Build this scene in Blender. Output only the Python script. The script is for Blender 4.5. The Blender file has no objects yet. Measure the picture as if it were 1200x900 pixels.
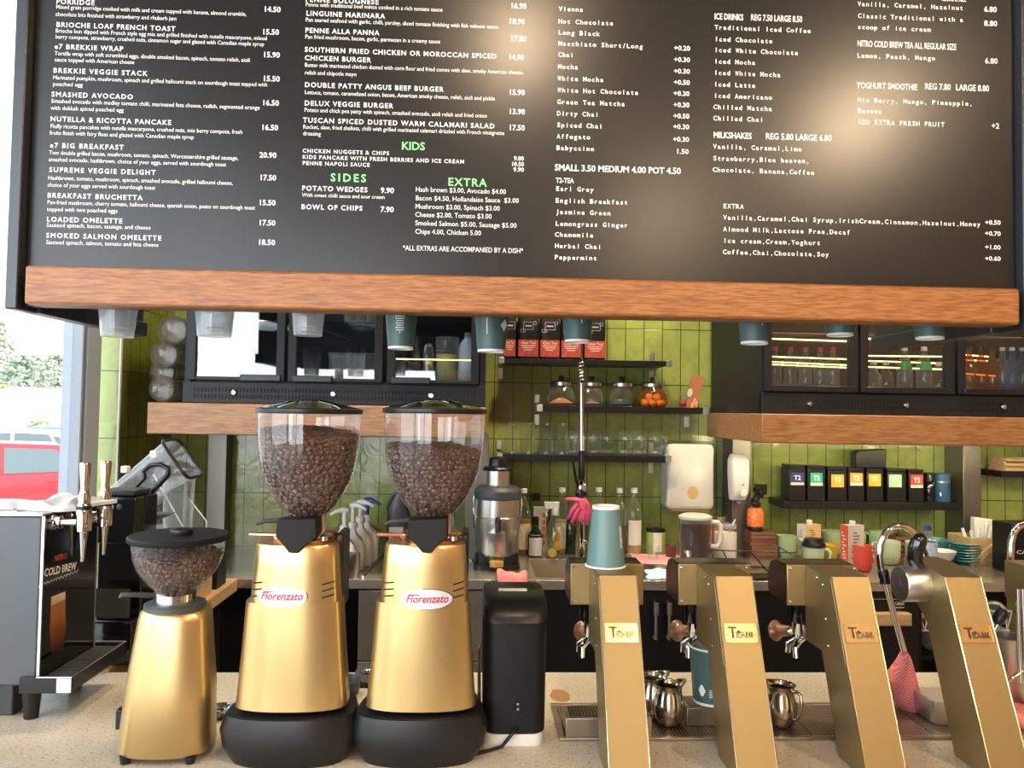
import bpy, bmesh, math, random
from mathutils import Vector, Matrix
from math import sin, cos, pi, radians
sc = bpy.context.scene
random.seed(7)
# ------------------------------------------------------------------ camera
F = 900.0
CAM = Vector((0, 0, 1.52))
_a, _p, _r = radians(2.6), radians(2.0), 0.0155
FW = Vector((sin(_a) * cos(_p), cos(_a) * cos(_p), sin(_p)))
_rt0 = Vector((cos(_a), -sin(_a), 0))
_up0 = _rt0.cross(FW)
RT = _rt0 * cos(_r) + _up0 * sin(_r)
UP = _up0 * cos(_r) - _rt0 * sin(_r)
cd = bpy.data.cameras.new('camera')
cam = bpy.data.objects.new('camera', cd)
sc.collection.objects.link(cam)
cd.sensor_width = 36.0
cd.lens = 27.0
cd.clip_start = 0.05
cd.clip_end = 500
Mx = Matrix((RT, UP, -FW)).transposed().to_4x4()
Mx.translation = CAM
cam.matrix_world = Mx
sc.camera = cam
# ------------------------------------------------------------------ world, lights, exposure
W = bpy.data.worlds.new('world')
sc.world = W
W.use_nodes = True
wn = W.node_tree
bg = wn.nodes['Background']
bg.inputs['Color'].default_value = (0.86, 0.94, 1.0, 1)
bg.inputs['Strength'].default_value = 2.7
sc.view_settings.view_transform = 'Standard'
sc.view_settings.look = 'None'
sc.view_settings.gamma = 1
sc.view_settings.use_curve_mapping = False
sc.view_settings.exposure = 0.03
cy = sc.cycles
cy.use_denoising = True
cy.max_bounces = 8
cy.diffuse_bounces = 4
cy.glossy_bounces = 4
cy.transmission_bounces = 6
cy.transparent_max_bounces = 40
cy.caustics_reflective = False
cy.caustics_refractive = False
cy.sample_clamp_indirect = 4.0


def lamp(name, kind, loc, energy, color=(1, 1, 1), target=None, size=0.2, size_y=None, spot=None, blend=0.6):
    l = bpy.data.lights.new(name, kind)
    l.energy = energy
    l.color = color
    if kind == 'AREA':
        l.shape = 'RECTANGLE'
        l.size = size
        l.size_y = size_y or size
    elif kind in ('SPOT', 'POINT'):
        l.shadow_soft_size = size
        if kind == 'SPOT':
            l.spot_size = radians(spot)
            l.spot_blend = blend
    elif kind == 'SUN':
        l.angle = size
    o = bpy.data.objects.new(name, l)
    sc.collection.objects.link(o)
    o.location = loc
    if target is not None:
        o.rotation_euler = (Vector(target) - Vector(loc)).to_track_quat('-Z', 'Y').to_euler()
    return o


WARM = (1.0, 0.74, 0.47)
# daylight entering through the shopfront glass (left side and rear left)
lamp('window_daylight', 'AREA', (-2.3, -0.2, 1.9), 70, (0.88, 0.95, 1.0), (0.2, 1.8, 1.1), 2.6, 1.9)
lamp('shopfront_daylight', 'AREA', (-2.0, -3.95, 1.6), 165, (0.97, 0.98, 1.0), (0.3, 3.4, 1.25), 3.2, 2.5)
# warm ceiling downlights over the room, the bar and the menu
for lx, ly, en in ((0.14, 0.39, 48), (1.80, -0.28, 110), (1.3, -2.2, 110)):
    lamp('ceiling_downlight', 'POINT', (lx, ly, 2.93), en, WARM, size=0.07)
lamp('sun', 'SUN', (20, -5, 30), 8, (1, 0.96, 0.9), (0, -2, 12), 0.01)
for lx in (-0.55, 0.25, 0.95, 1.75):
    lamp('bar_downlight', 'SPOT', (lx, 2.52, 2.95), 85, (1.0, 0.82, 0.58), (lx, 3.1, 0.9), 0.07, spot=120)
# ------------------------------------------------------------------ pixel -> place


def ray(px, py):
    return FW * F + RT * (px - 600) + UP * (450 - py)


def P(px, py, Y):
    d = ray(px, py)
    return CAM + d * (Y / d.y)


def C(px, py, z=0.9):
    d = ray(px, py)
    return CAM + d * ((z - CAM.z) / d.z)


def PXp(px, py, X):
    d = ray(px, py)
    return CAM + d * (X / d.x)


def mpp(pt):
    return (Vector(pt) - CAM).dot(FW) / F


# ------------------------------------------------------------------ mesh building
class MB:
    def __init__(s, xf=None):
        s.v = []
        s.f = []
        s.xf = xf

    def add(s, vs, fs, xf=None):
        n = len(s.v)
        m = xf if xf is not None else s.xf
        if m is not None:
            vs = [m @ Vector(v) for v in vs]
        s.v += [tuple(v) for v in vs]
        s.f += [tuple(i + n for i in f) for f in fs]
        return s

    def box(s, x0, x1, y0, y1, z0, z1, xf=None):
        vs = [(x, y, z) for x in (x0, x1) for y in (y0, y1) for z in (z0, z1)]
        fs = [(0, 1, 3, 2), (4, 6, 7, 5), (0, 4, 5, 1), (2, 3, 7, 6), (0, 2, 6, 4), (1, 5, 7, 3)]
        return s.add(vs, fs, xf)

    def cbox(s, c, d, xf=None):
        return s.box(c[0] - d[0] / 2, c[0] + d[0] / 2, c[1] - d[1] / 2, c[1] + d[1] / 2, c[2] - d[2] / 2, c[2] + d[2] / 2, xf)

    def loft(s, rings, cap0=True, cap1=True, closed=True, xf=None):
        n = len(rings[0])
        vs = [p for r in rings for p in r]
        fs = []
        for k in range(len(rings) - 1):
            for i in range(n if closed else n - 1):
                j = (i + 1) % n
                fs.append((k * n + i, k * n + j, (k + 1) * n + j, (k + 1) * n + i))
        if cap0:
            fs.append(tuple(range(n))[::-1])
        if cap1:
            fs.append(tuple(range((len(rings) - 1) * n, len(rings) * n)))
        return s.add(vs, fs, xf)

    def lathe(s, cx, cy_, prof, seg=28, sx=1, sy=1, cap0=True, cap1=True, xf=None):
        rings = []
        for r, z in prof:
            r = max(r, 1e-5)
            rings.append([(cx + r * sx * cos(2 * pi * i / seg), cy_ + r * sy * sin(2 * pi * i / seg), z) for i in range(seg)])
        return s.loft(rings, cap0, cap1, xf=xf)

    def tube(s, pts, r, seg=10, cap=True, xf=None):
        pts = [Vector(p) for p in pts]
        n = len(pts)
        rr = r if isinstance(r, (list, tuple)) else [r] * n
        rings = []
        prev = None
        for i, p in enumerate(pts):
            t = (pts[min(i + 1, n - 1)] - pts[max(i - 1, 0)])
            t = t.normalized() if t.length > 1e-9 else Vector((0, 0, 1))
            if prev is None:
                u = t.orthogonal().normalized()
            else:
                u = prev - t * prev.dot(t)
                u = u.normalized() if u.length > 1e-6 else t.orthogonal().normalized()
            prev = u
            w = t.cross(u)
            rings.append([tuple(p + (u * cos(2 * pi * k / seg) + w * sin(2 * pi * k / seg)) * rr[i]) for k in range(seg)])
        return s.loft(rings, cap, cap, xf=xf)

    def prism(s, poly, axis, lo, hi, xf=None):
        n = len(poly)

        def mk(a, b, c):
            return {'x': (c, a, b), 'y': (a, c, b), 'z': (a, b, c)}[axis]
        vs = [mk(a, b, lo) for a, b in poly] + [mk(a, b, hi) for a, b in poly]
        fs = [tuple(range(n))[::-1], tuple(range(n, 2 * n))]
        fs += [(i, (i + 1) % n, n + (i + 1) % n, n + i) for i in range(n)]
        return s.add(vs, fs, xf)

    def ell(s, c, rx, ry, rz, seg=16, rings=9, xf=None):
        rs = []
        for k in range(rings + 1):
            t = -pi / 2 + pi * k / rings
            rr = max(cos(t), 1e-4)
            rs.append([(c[0] + rx * rr * cos(2 * pi * i / seg), c[1] + ry * rr * sin(2 * pi * i / seg), c[2] + rz * sin(t)) for i in range(seg)])
        return s.loft(rs, xf=xf)

    def grid(s, fn, nu, nv, xf=None):
        vs = [fn(i / nu, j / nv) for j in range(nv + 1) for i in range(nu + 1)]
        fs = [(j * (nu + 1) + i, j * (nu + 1) + i + 1, (j + 1) * (nu + 1) + i + 1, (j + 1) * (nu + 1) + i) for j in range(nv) for i in range(nu)]
        return s.add(vs, fs, xf)


def rrect(x0, x1, y0, y1, r, n=4):
    pts = []
    for cx, cy_, a0 in ((x1 - r, y1 - r, 0), (x0 + r, y1 - r, 90), (x0 + r, y0 + r, 180), (x1 - r, y0 + r, 270)):
        for k in range(n + 1):
            t = radians(a0 + 90 * k / n)
            pts.append((cx + r * cos(t), cy_ + r * sin(t)))
    return pts


def frame_xf(o, u, v):
    u = Vector(u).normalized()
    v = Vector(v)
    v = (v - u * v.dot(u)).normalized()
    n = u.cross(v)
    m = Matrix((u, v, n)).transposed().to_4x4()
    m.translation = Vector(o)
    return m


def arc(c, r, a0, a1, n, plane='xz'):
    out = []
    for k in range(n + 1):
        t = radians(a0 + (a1 - a0) * k / n)
        dx, dz = r * cos(t), r * sin(t)
        out.append((c[0] + dx, c[1], c[2] + dz) if plane == 'xz' else ((c[0], c[1] + dx, c[2] + dz) if plane == 'yz' else (c[0] + dx, c[1] + dz, c[2])))
    return out


ORG = {}
COL = sc.collection


def to_mesh(name, mb, org, smooth=35, recalc=True):
    me = bpy.data.meshes.new(name)
    me.from_pydata([(v[0] - org[0], v[1] - org[1], v[2] - org[2]) for v in mb.v], [], mb.f)
    if recalc:
        bm = bmesh.new()
        bm.from_mesh(me)
        bmesh.ops.recalc_face_normals(bm, faces=bm.faces)
        bm.to_mesh(me)
        bm.free()
    me.validate()
    if smooth:
        me.polygons.foreach_set('use_smooth', [True] * len(me.polygons))
        me.set_sharp_from_angle(angle=radians(smooth))
    return me


def obj(name, mb, mat, parent=None, label=None, bevel=0, smooth=35, kind=None, solid=0, subd=0, recalc=True):
    org = ORG[parent.name] if parent is not None else Vector((0, 0, 0))
    o = bpy.data.objects.new(name, to_mesh(name, mb, org, smooth, recalc))
    for m in (mat if isinstance(mat, (list, tuple)) else [mat]):
        o.data.materials.append(m)
    COL.objects.link(o)
    if parent is not None:
        o.parent = parent
        ORG[o.name] = org
    else:
        ORG[o.name] = Vector((0, 0, 0))
    if label:
        o['label'] = label
    if kind:
        o['kind'] = kind
    if solid:
        m = o.modifiers.new('thickness', 'SOLIDIFY')
        m.thickness = solid
        m.offset = 0
    if subd:
        m = o.modifiers.new('subdivision', 'SUBSURF')
        m.levels = m.render_levels = subd
    if bevel:
        m = o.modifiers.new('bevel', 'BEVEL')
        m.width = bevel
        m.segments = 2
        m.limit_method = 'ANGLE'
        m.angle_limit = radians(40)
    return o


def thing(name, label, cat, loc, group=None):
    o = bpy.data.objects.new(name, None)
    COL.objects.link(o)
    o.location = loc
    o.empty_display_size = 0.05
    o['label'] = label
    o['category'] = cat
    if group:
        o['group'] = group
    ORG[o.name] = Vector(loc)
    return o


def solo(name, mb, mat, label, cat, group=None, **k):
    xs = [v[0] for v in mb.v]
    ys = [v[1] for v in mb.v]
    zs = [v[2] for v in mb.v]
    org = Vector(((min(xs) + max(xs)) / 2, (min(ys) + max(ys)) / 2, min(zs)))
    mb.v = [(v[0] - org[0], v[1] - org[1], v[2] - org[2]) for v in mb.v]
    kind = k.pop('kind', None)
    o = obj(name, mb, mat, None, **k)
    o.location = org
    ORG[o.name] = org
    o['label'] = label
    o['category'] = cat
    if group:
        o['group'] = group
    if kind:
        o['kind'] = kind
    return o


def struct(name, mb, mat, parent=None, **k):
    o = obj(name, mb, mat, parent, **k)
    if parent is None:
        o['kind'] = 'structure'
    return o


def dup(root, loc, label=None, rotz=None, skip=()):
    r = root.copy()
    COL.objects.link(r)
    r.location = loc
    ORG[r.name] = Vector(loc)
    if rotz is not None:
        r.rotation_euler = (0, 0, rotz)
    if label:
        r['label'] = label
    for ch in list(root.children):
        if ch.name.split('.')[0] in skip:
            continue
        c = ch.copy()
        COL.objects.link(c)
        c.parent = r
        for g in list(ch.children):
            d = g.copy()
            COL.objects.link(d)
            d.parent = c
    return r


# ------------------------------------------------------------------ materials
def mat(name, color, rough=0.5, metal=0.0, spec=0.5, coat=0.0, emit=None, estr=0, alpha=1.0, trans=0.0, noise=None, bump=None, sheen=0, aniso=0):
    m = bpy.data.materials.new(name)
    m.use_nodes = True
    nt = m.node_tree
    b = nt.nodes['Principled BSDF']
    b.inputs['Base Color'].default_value = (*color, 1)
    b.inputs['Roughness'].default_value = rough
    b.inputs['Metallic'].default_value = metal
    b.inputs['Specular IOR Level'].default_value = spec
    b.inputs['Coat Weight'].default_value = coat
    b.inputs['Coat Roughness'].default_value = 0.08
    b.inputs['Alpha'].default_value = alpha
    b.inputs['Transmission Weight'].default_value = trans
    b.inputs['Anisotropic'].default_value = aniso
    if emit:
        b.inputs['Emission Color'].default_value = (*emit, 1)
        b.inputs['Emission Strength'].default_value = estr
    tc = None
    if noise or bump:
        tc = nt.nodes.new('ShaderNodeTexCoord')
    if noise:   # (scale tuple, color2, amount low/high)
        mp = nt.nodes.new('ShaderNodeMapping')
        mp.inputs['Scale'].default_value = noise[0]
        nt.links.new(tc.outputs['Object'], mp.inputs['Vector'])
        nz = nt.nodes.new('ShaderNodeTexNoise')
        nz.inputs['Scale'].default_value = 1
        nz.inputs['Detail'].default_value = 6
        nt.links.new(mp.outputs['Vector'], nz.inputs['Vector'])
        cr = nt.nodes.new('ShaderNodeValToRGB')
        cr.color_ramp.elements[0].position = noise[2]
        cr.color_ramp.elements[0].color = (*color, 1)
        cr.color_ramp.elements[1].position = noise[3]
        cr.color_ramp.elements[1].color = (*noise[1], 1)
        nt.links.new(nz.outputs['Fac'], cr.inputs['Fac'])
        nt.links.new(cr.outputs['Color'], b.inputs['Base Color'])
    if bump:    # (scale tuple, strength, distance)
        mp = nt.nodes.new('ShaderNodeMapping')
        mp.inputs['Scale'].default_value = bump[0]
        nt.links.new(tc.outputs['Object'], mp.inputs['Vector'])
        nz = nt.nodes.new('ShaderNodeTexNoise')
        nz.inputs['Scale'].default_value = 1
        nz.inputs['Detail'].default_value = 3
        nt.links.new(mp.outputs['Vector'], nz.inputs['Vector'])
        bp = nt.nodes.new('ShaderNodeBump')
        bp.inputs['Strength'].default_value = bump[1]
        bp.inputs['Distance'].default_value = bump[2]
        nt.links.new(nz.outputs['Fac'], bp.inputs['Height'])
        nt.links.new(bp.outputs['Normal'], b.inputs['Normal'])
    return m


def thin_glass(name, tint=(1, 1, 1), refl=1.0, rough=0.02, haze=0.0, haze_col=(0.9, 0.95, 0.95), blend=0.12, rim=0.0):
    """clear thin-walled glass or plastic: see-through, mirror-like at grazing angles, optionally a little milky"""
    m = bpy.data.materials.new(name)
    m.use_nodes = True
    nt = m.node_tree
    nt.nodes.clear()
    out = nt.nodes.new('ShaderNodeOutputMaterial')
    tr = nt.nodes.new('ShaderNodeBsdfTransparent')
    tr.inputs['Color'].default_value = (*tint, 1)
    gl = nt.nodes.new('ShaderNodeBsdfGlossy')
    gl.inputs['Color'].default_value = (refl, refl, refl, 1)
    gl.inputs['Roughness'].default_value = rough
    # Schlick reflectance, the same for both sides of the thin wall
    fr = nt.nodes.new('ShaderNodeLayerWeight')
    fr.inputs['Blend'].default_value = 0.5
    eta = 1 / (1 - blend)
    f0 = ((eta - 1) / (eta + 1)) ** 2
    pw = nt.nodes.new('ShaderNodeMath')
    pw.operation = 'POWER'
    pw.inputs[1].default_value = 5
    nt.links.new(fr.outputs['Facing'], pw.inputs[0])
    fm = nt.nodes.new('ShaderNodeMath')
    fm.operation = 'MULTIPLY_ADD'
    fm.inputs[1].default_value = 1 - f0
    fm.inputs[2].default_value = f0
    nt.links.new(pw.outputs[0], fm.inputs[0])
    base = tr
    if haze or rim:
        df = nt.nodes.new('ShaderNodeBsdfDiffuse')
        df.inputs['Color'].default_value = (*haze_col, 1)
        tl = nt.nodes.new('ShaderNodeBsdfTranslucent')
        tl.inputs['Color'].default_value = (*haze_col, 1)
        ad = nt.nodes.new('ShaderNodeMixShader')
        nt.links.new(df.outputs[0], ad.inputs[1])
        nt.links.new(tl.outputs[0], ad.inputs[2])
        mx = nt.nodes.new('ShaderNodeMixShader')
        if rim:
            mm = nt.nodes.new('ShaderNodeMath')
            mm.operation = 'MULTIPLY_ADD'
            f2 = nt.nodes.new('ShaderNodeLayerWeight')
            f2.inputs['Blend'].default_value = 0.4
            nt.links.new(f2.outputs['Facing'], mm.inputs[0])
            mm.inputs[1].default_value = rim
            mm.inputs[2].default_value = haze
            nt.links.new(mm.outputs[0], mx.inputs[0])
        else:
            mx.inputs[0].default_value = haze
        nt.links.new(tr.outputs[0], mx.inputs[1])
        nt.links.new(ad.outputs[0], mx.inputs[2])
        base = mx
    m2 = nt.nodes.new('ShaderNodeMixShader')
    nt.links.new(fm.outputs[0], m2.inputs[0])
    nt.links.new(base.outputs[0], m2.inputs[1])
    nt.links.new(gl.outputs[0], m2.inputs[2])
    nt.links.new(m2.outputs[0], out.inputs[0])
    return m


def tile_mat(name, ax, x0, z0, tw, th, c1, c2, mortar):
    m = bpy.data.materials.new(name)
    m.use_nodes = True
    nt = m.node_tree
    b = nt.nodes['Principled BSDF']
    g = nt.nodes.new('ShaderNodeNewGeometry')
    sp = nt.nodes.new('ShaderNodeSeparateXYZ')
    nt.links.new(g.outputs['Position'], sp.inputs[0])
    cb = nt.nodes.new('ShaderNodeCombineXYZ')
    nt.links.new(sp.outputs[ax], cb.inputs[0])
    nt.links.new(sp.outputs[2], cb.inputs[1])
    mp = nt.nodes.new('ShaderNodeMapping')
    mp.inputs['Location'].default_value = (-x0 + tw * 200, -z0 + th * 200, 0)
    nt.links.new(cb.outputs[0], mp.inputs['Vector'])
    br = nt.nodes.new('ShaderNodeTexBrick')
    br.offset = 0
    br.inputs['Scale'].default_value = 1
    br.inputs['Brick Width'].default_value = tw
    br.inputs['Row Height'].default_value = th
    br.inputs['Mortar Size'].default_value = 0.0019
    br.inputs['Mortar Smooth'].default_value = 0.1
    br.inputs['Color1'].default_value = (*c1, 1)
    br.inputs['Color2'].default_value = (*c2, 1)
    br.inputs['Mortar'].default_value = (*mortar, 1)
    nt.links.new(mp.outputs[0], br.inputs['Vector'])
    nz = nt.nodes.new('ShaderNodeTexNoise')
    nz.inputs['Scale'].default_value = 14
    nz.inputs['Detail'].default_value = 3
    nz.inputs['Distortion'].default_value = 1.0
    nt.links.new(g.outputs['Position'], nz.inputs['Vector'])
    mx = nt.nodes.new('ShaderNodeMix')
    mx.data_type = 'RGBA'
    mx.blend_type = 'MULTIPLY'
    mx.inputs['Factor'].default_value = 0.35
    nt.links.new(br.outputs['Color'], mx.inputs['A'])
    cr = nt.nodes.new('ShaderNodeValToRGB')
    cr.color_ramp.elements[0].position = 0.35
    cr.color_ramp.elements[0].color = (0.6, 0.65, 0.6, 1)
    cr.color_ramp.elements[1].position = 0.65
    cr.color_ramp.elements[1].color = (1.15, 1.12, 1.0, 1)
    nt.links.new(nz.outputs['Fac'], cr.inputs['Fac'])
    nt.links.new(cr.outputs['Color'], mx.inputs['B'])
    nt.links.new(mx.outputs['Result'], b.inputs['Base Color'])
    b.inputs['Roughness'].default_value = 0.16
    bp = nt.nodes.new('ShaderNodeBump')
    bp.inputs['Strength'].default_value = 0.35
    bp.inputs['Distance'].default_value = 0.006
    ad = nt.nodes.new('ShaderNodeMath')
    ad.operation = 'SUBTRACT'
    nt.links.new(nz.outputs['Fac'], ad.inputs[0])
    nt.links.new(br.outputs['Fac'], ad.inputs[1])
    nt.links.new(ad.outputs[0], bp.inputs['Height'])
    nt.links.new(bp.outputs['Normal'], b.inputs['Normal'])
    return m


def wood(name, c1, c2, axis_scale, rough=0.4, coat=0.0):
    return mat(name, c1, rough, noise=(axis_scale, c2, 0.36, 0.66), coat=coat, bump=(axis_scale, 0.15, 0.002))


def perf_mat(name, base, hole, step, rad, ax=(0, 1), rough=0.35, metal=0.9):
    """sheet with rows of round holes"""
    m = mat(name, base, rough, metal)
    nt = m.node_tree
    b = nt.nodes['Principled BSDF']
    tc = nt.nodes.new('ShaderNodeTexCoord')
    sp = nt.nodes.new('ShaderNodeSeparateXYZ')
    nt.links.new(tc.outputs['Object'], sp.inputs[0])
    cb = nt.nodes.new('ShaderNodeCombineXYZ')
    nt.links.new(sp.outputs[ax[0]], cb.inputs[0])
    nt.links.new(sp.outputs[ax[1]], cb.inputs[1])
    sn = nt.nodes.new('ShaderNodeVectorMath')
    sn.operation = 'MODULO'
    ad = nt.nodes.new('ShaderNodeVectorMath')
    ad.operation = 'ADD'
    ad.inputs[1].default_value = (step * 1000, step * 1000, 0)
    nt.links.new(cb.outputs[0], ad.inputs[0])
    nt.links.new(ad.outputs[0], sn.inputs[0])
    sn.inputs[1].default_value = (step, step, 1)
    sb = nt.nodes.new('ShaderNodeVectorMath')
    sb.operation = 'DISTANCE'
    sb.inputs[1].default_value = (step / 2, step / 2, 0)
    nt.links.new(sn.outputs[0], sb.inputs[0])
    lt = nt.nodes.new('ShaderNodeMath')
    lt.operation = 'LESS_THAN'
    lt.inputs[1].default_value = rad
    nt.links.new(sb.outputs['Value'], lt.inputs[0])
    mx = nt.nodes.new('ShaderNodeMix')
    mx.data_type = 'RGBA'
    mx.inputs['A'].default_value = (*base, 1)
    mx.inputs['B'].default_value = (*hole, 1)
    nt.links.new(lt.outputs[0], mx.inputs['Factor'])
    nt.links.new(mx.outputs['Result'], b.inputs['Base Color'])
    return m


def stone_mat(name, base):
    m = mat(name, base, 0.28)
    nt = m.node_tree
    b = nt.nodes['Principled BSDF']
    tc = nt.nodes.new('ShaderNodeTexCoord')
    v = nt.nodes.new('ShaderNodeTexNoise')
    v.inputs['Scale'].default_value = 170
    v.inputs['Detail'].default_value = 4
    nt.links.new(tc.outputs['Object'], v.inputs['Vector'])
    cr = nt.nodes.new('ShaderNodeValToRGB')
    e = cr.color_ramp.elements
    e[0].position = 0.30
    e[0].color = (0.16, 0.10, 0.06, 1)
    e[1].position = 0.40
    e[1].color = (*base, 1)
    e2 = e.new(0.66)
    e2.color = (min(base[0] * 1.18, 1), min(base[1] * 1.2, 1), min(base[2] * 1.25, 1), 1)
    nt.links.new(v.outputs['Fac'], cr.inputs['Fac'])
    n2 = nt.nodes.new('ShaderNodeTexNoise')
    n2.inputs['Scale'].default_value = 6
    nt.links.new(tc.outputs['Object'], n2.inputs['Vector'])
    mx = nt.nodes.new('ShaderNodeMix')
    mx.data_type = 'RGBA'
    mx.blend_type = 'MULTIPLY'
    mx.inputs['Factor'].default_value = 0.5
    c2 = nt.nodes.new('ShaderNodeValToRGB')
    c2.color_ramp.elements[0].position = 0.35
    c2.color_ramp.elements[0].color = (0.82, 0.78, 0.7, 1)
    c2.color_ramp.elements[1].position = 0.6
    c2.color_ramp.elements[1].color = (1, 1, 1, 1)
    nt.links.new(n2.outputs['Fac'], c2.inputs['Fac'])
    nt.links.new(cr.outputs['Color'], mx.inputs['A'])
    nt.links.new(c2.outputs['Color'], mx.inputs['B'])
    nt.links.new(mx.outputs['Result'], b.inputs['Base Color'])
    return m


YW = 3.5                                  # tiled back wall
TJ = P(579.8, 448, YW)                    # one tile joint crossing
TWID, THGT = 0.0856, 0.2568
G1, G2, GM = (0.285, 0.335, 0.092), (0.255, 0.305, 0.078), (0.035, 0.05, 0.012)
m_tile = tile_mat('green_tile', 0, TJ.x, TJ.z, TWID, THGT, G1, G2, GM)
m_tile_shaded = tile_mat('green_tile_shaded', 1, YW, TJ.z, TWID, THGT, (0.22, 0.25, 0.03), (0.19, 0.22, 0.028), GM)  # same tile darkened; the dimmer daylight on this wall is in the colour
m_beam = wood('orange_timber', (0.375, 0.148, 0.043), (0.195, 0.066, 0.018), (26, 200, 300), 0.42)
m_shelfwood = wood('shelf_timber', (0.39, 0.185, 0.068), (0.22, 0.095, 0.032), (16, 120, 150), 0.4)
m_palewood = wood('pale_timber', (0.55, 0.38, 0.20), (0.42, 0.26, 0.12), (12, 50, 50), 0.45)
m_darkwood = wood('dark_timber', (0.20, 0.085, 0.045), (0.11, 0.045, 0.025), (10, 40, 60), 0.45)
m_handle = wood('handle_timber', (0.36, 0.16, 0.075), (0.26, 0.10, 0.045), (40, 40, 90), 0.3, 0.3)
m_board = mat('menu_black', (0.011, 0.0105, 0.0105), 0.29, spec=0.42)
m_letter = mat('white_letter', (0.86, 0.87, 0.86), 0.6)
m_green_letter = mat('green_letter', (0.25, 0.80, 0.30), 0.6)
m_frame = mat('blue_black_frame', (0.022, 0.026, 0.034), 0.32)
m_black = mat('black_plastic', (0.008, 0.008, 0.009), 0.34, spec=0.4)
m_blackmatt = mat('matt_black', (0.006, 0.006, 0.0065), 0.55, spec=0.25)
m_gloss = mat('gloss_black', (0.006, 0.006, 0.007), 0.06, coat=0.5)
m_fridge = mat('fridge_black', (0.011, 0.012, 0.014), 0.5, spec=0.3)
m_darkgrey = mat('dark_grey', (0.055, 0.057, 0.06), 0.45)
m_grey = mat('grey_plastic', (0.30, 0.31, 0.32), 0.45)
m_steel = mat('brushed_steel', (0.60, 0.58, 0.54), 0.28, 1.0)
m_steel_bench = mat('bench_steel', (0.50, 0.46, 0.38), 0.26, 0.75)
m_chrome = mat('chrome', (0.82, 0.82, 0.82), 0.07, 1.0)
m_gold = mat('gold_body', (0.60, 0.425, 0.185), 0.28, 0.85, coat=0.15)
m_gold2 = mat('satin_gold', (0.60, 0.43, 0.195), 0.34, 0.9, coat=0.1)
m_tower = mat('tower_gold', (0.335, 0.245, 0.115), 0.45, 0.85)
m_badge = mat('badge_gold', (0.75, 0.52, 0.24), 0.25, 0.9)
m_copper = mat('copper', (0.72, 0.38, 0.24), 0.22, 1.0)
m_white = mat('white_plastic', (0.70, 0.70, 0.67), 0.35)
m_cream = mat('cream_plastic', (0.62, 0.595, 0.53), 0.3)
m_paper = mat('paper', (0.82, 0.80, 0.74), 0.7)
m_teal = mat('cup_teal', (0.055, 0.115, 0.108), 0.45)
m_stone = stone_mat('stone_top', (0.52, 0.455, 0.355))
m_pink = mat('pink_cloth', (0.72, 0.17, 0.16), 0.9, noise=((260, 260, 260), (0.80, 0.30, 0.28), 0.4, 0.6))
m_pinklight = mat('light_pink_cloth', (0.80, 0.36, 0.36), 0.9, noise=((200, 200, 200), (0.85, 0.48, 0.46), 0.4, 0.6))
m_bluecloth = mat('blue_cloth', (0.38, 0.66, 0.80), 0.9, noise=((120, 120, 120), (0.6, 0.8, 0.88), 0.45, 0.6))
m_glove = mat('pink_rubber', (0.78, 0.10, 0.22), 0.4)
m_towel = mat('white_towel', (0.70, 0.72, 0.74), 0.9)
m_bean = mat('coffee_bean', (0.060, 0.026, 0.015), 0.30, noise=((160, 160, 160), (0.105, 0.048, 0.026), 0.35, 0.65))
m_glass = thin_glass('clear_glass', (0.97, 0.985, 0.975), 1.0, 0.02, 0.03, (0.9, 0.95, 0.92), 0.34, 0.16)
m_hopper = thin_glass('hopper_plastic', (0.98, 0.975, 0.97), 1.0, 0.03, 0.015, (0.9, 0.9, 0.9), 0.38, 0.10)
m_window = thin_glass('window_glass', (0.97, 0.98, 0.98), 1.0, 0.0, 0.0, blend=0.1)
m_door = thin_glass('fridge_glass', (0.80, 0.83, 0.84), 1.0, 0.015, 0.0, blend=0.43)
m_plastic = thin_glass('cup_plastic', (0.93, 0.95, 0.96), 1.0, 0.06, 0.22, (0.92, 0.95, 0.97), 0.25, 0.35)
m_sleeve = thin_glass('sleeve_plastic', (0.80, 0.76, 0.70), 1.0, 0.12, 0.10, (0.42, 0.38, 0.32), 0.28, 0.25)
m_teal_plate = mat('teal_ceramic', (0.055, 0.22, 0.235), 0.2)
m_sage = mat('sage_ceramic', (0.33, 0.42, 0.235), 0.18)
m_red = mat('red_enamel', (0.66, 0.075, 0.04), 0.3)
m_yellow = mat('yellow_ceramic', (0.72, 0.42, 0.03), 0.25)
m_tray = perf_mat('perforated_steel', (0.36, 0.30, 0.25), (0.012, 0.010, 0.009), 0.0068, 0.0021)
m_trayplain = mat('tray_steel', (0.40, 0.34, 0.28), 0.33, 0.95)
m_jugsteel = mat('jug_steel', (0.55, 0.49, 0.42), 0.16, 1.0)
m_alu = mat('aluminium', (0.66, 0.66, 0.65), 0.34, 1.0)
m_paint_grey = mat('blue_grey_frame', (0.33, 0.38, 0.45), 0.4)
m_post = mat('post_steel', (0.20, 0.185, 0.165), 0.42, 0.9)
m_door2 = thin_glass('fridge_glass_dim', (0.88, 0.90, 0.90), 1.0, 0.015, 0.0, blend=0.36)
m_sink = mat('sink_steel', (0.50, 0.42, 0.31), 0.42, 0.55)
# ------------------------------------------------------------------ lettering (glyphs of the built-in font, laid out here)
CHARS = "ABCDEFGHIJKLMNOPQRSTUVWXYZabcdefghijklmnopqrstuvwxyz0123456789.,+-&*$/!'%"
GL = {}
ADV = {}


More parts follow.
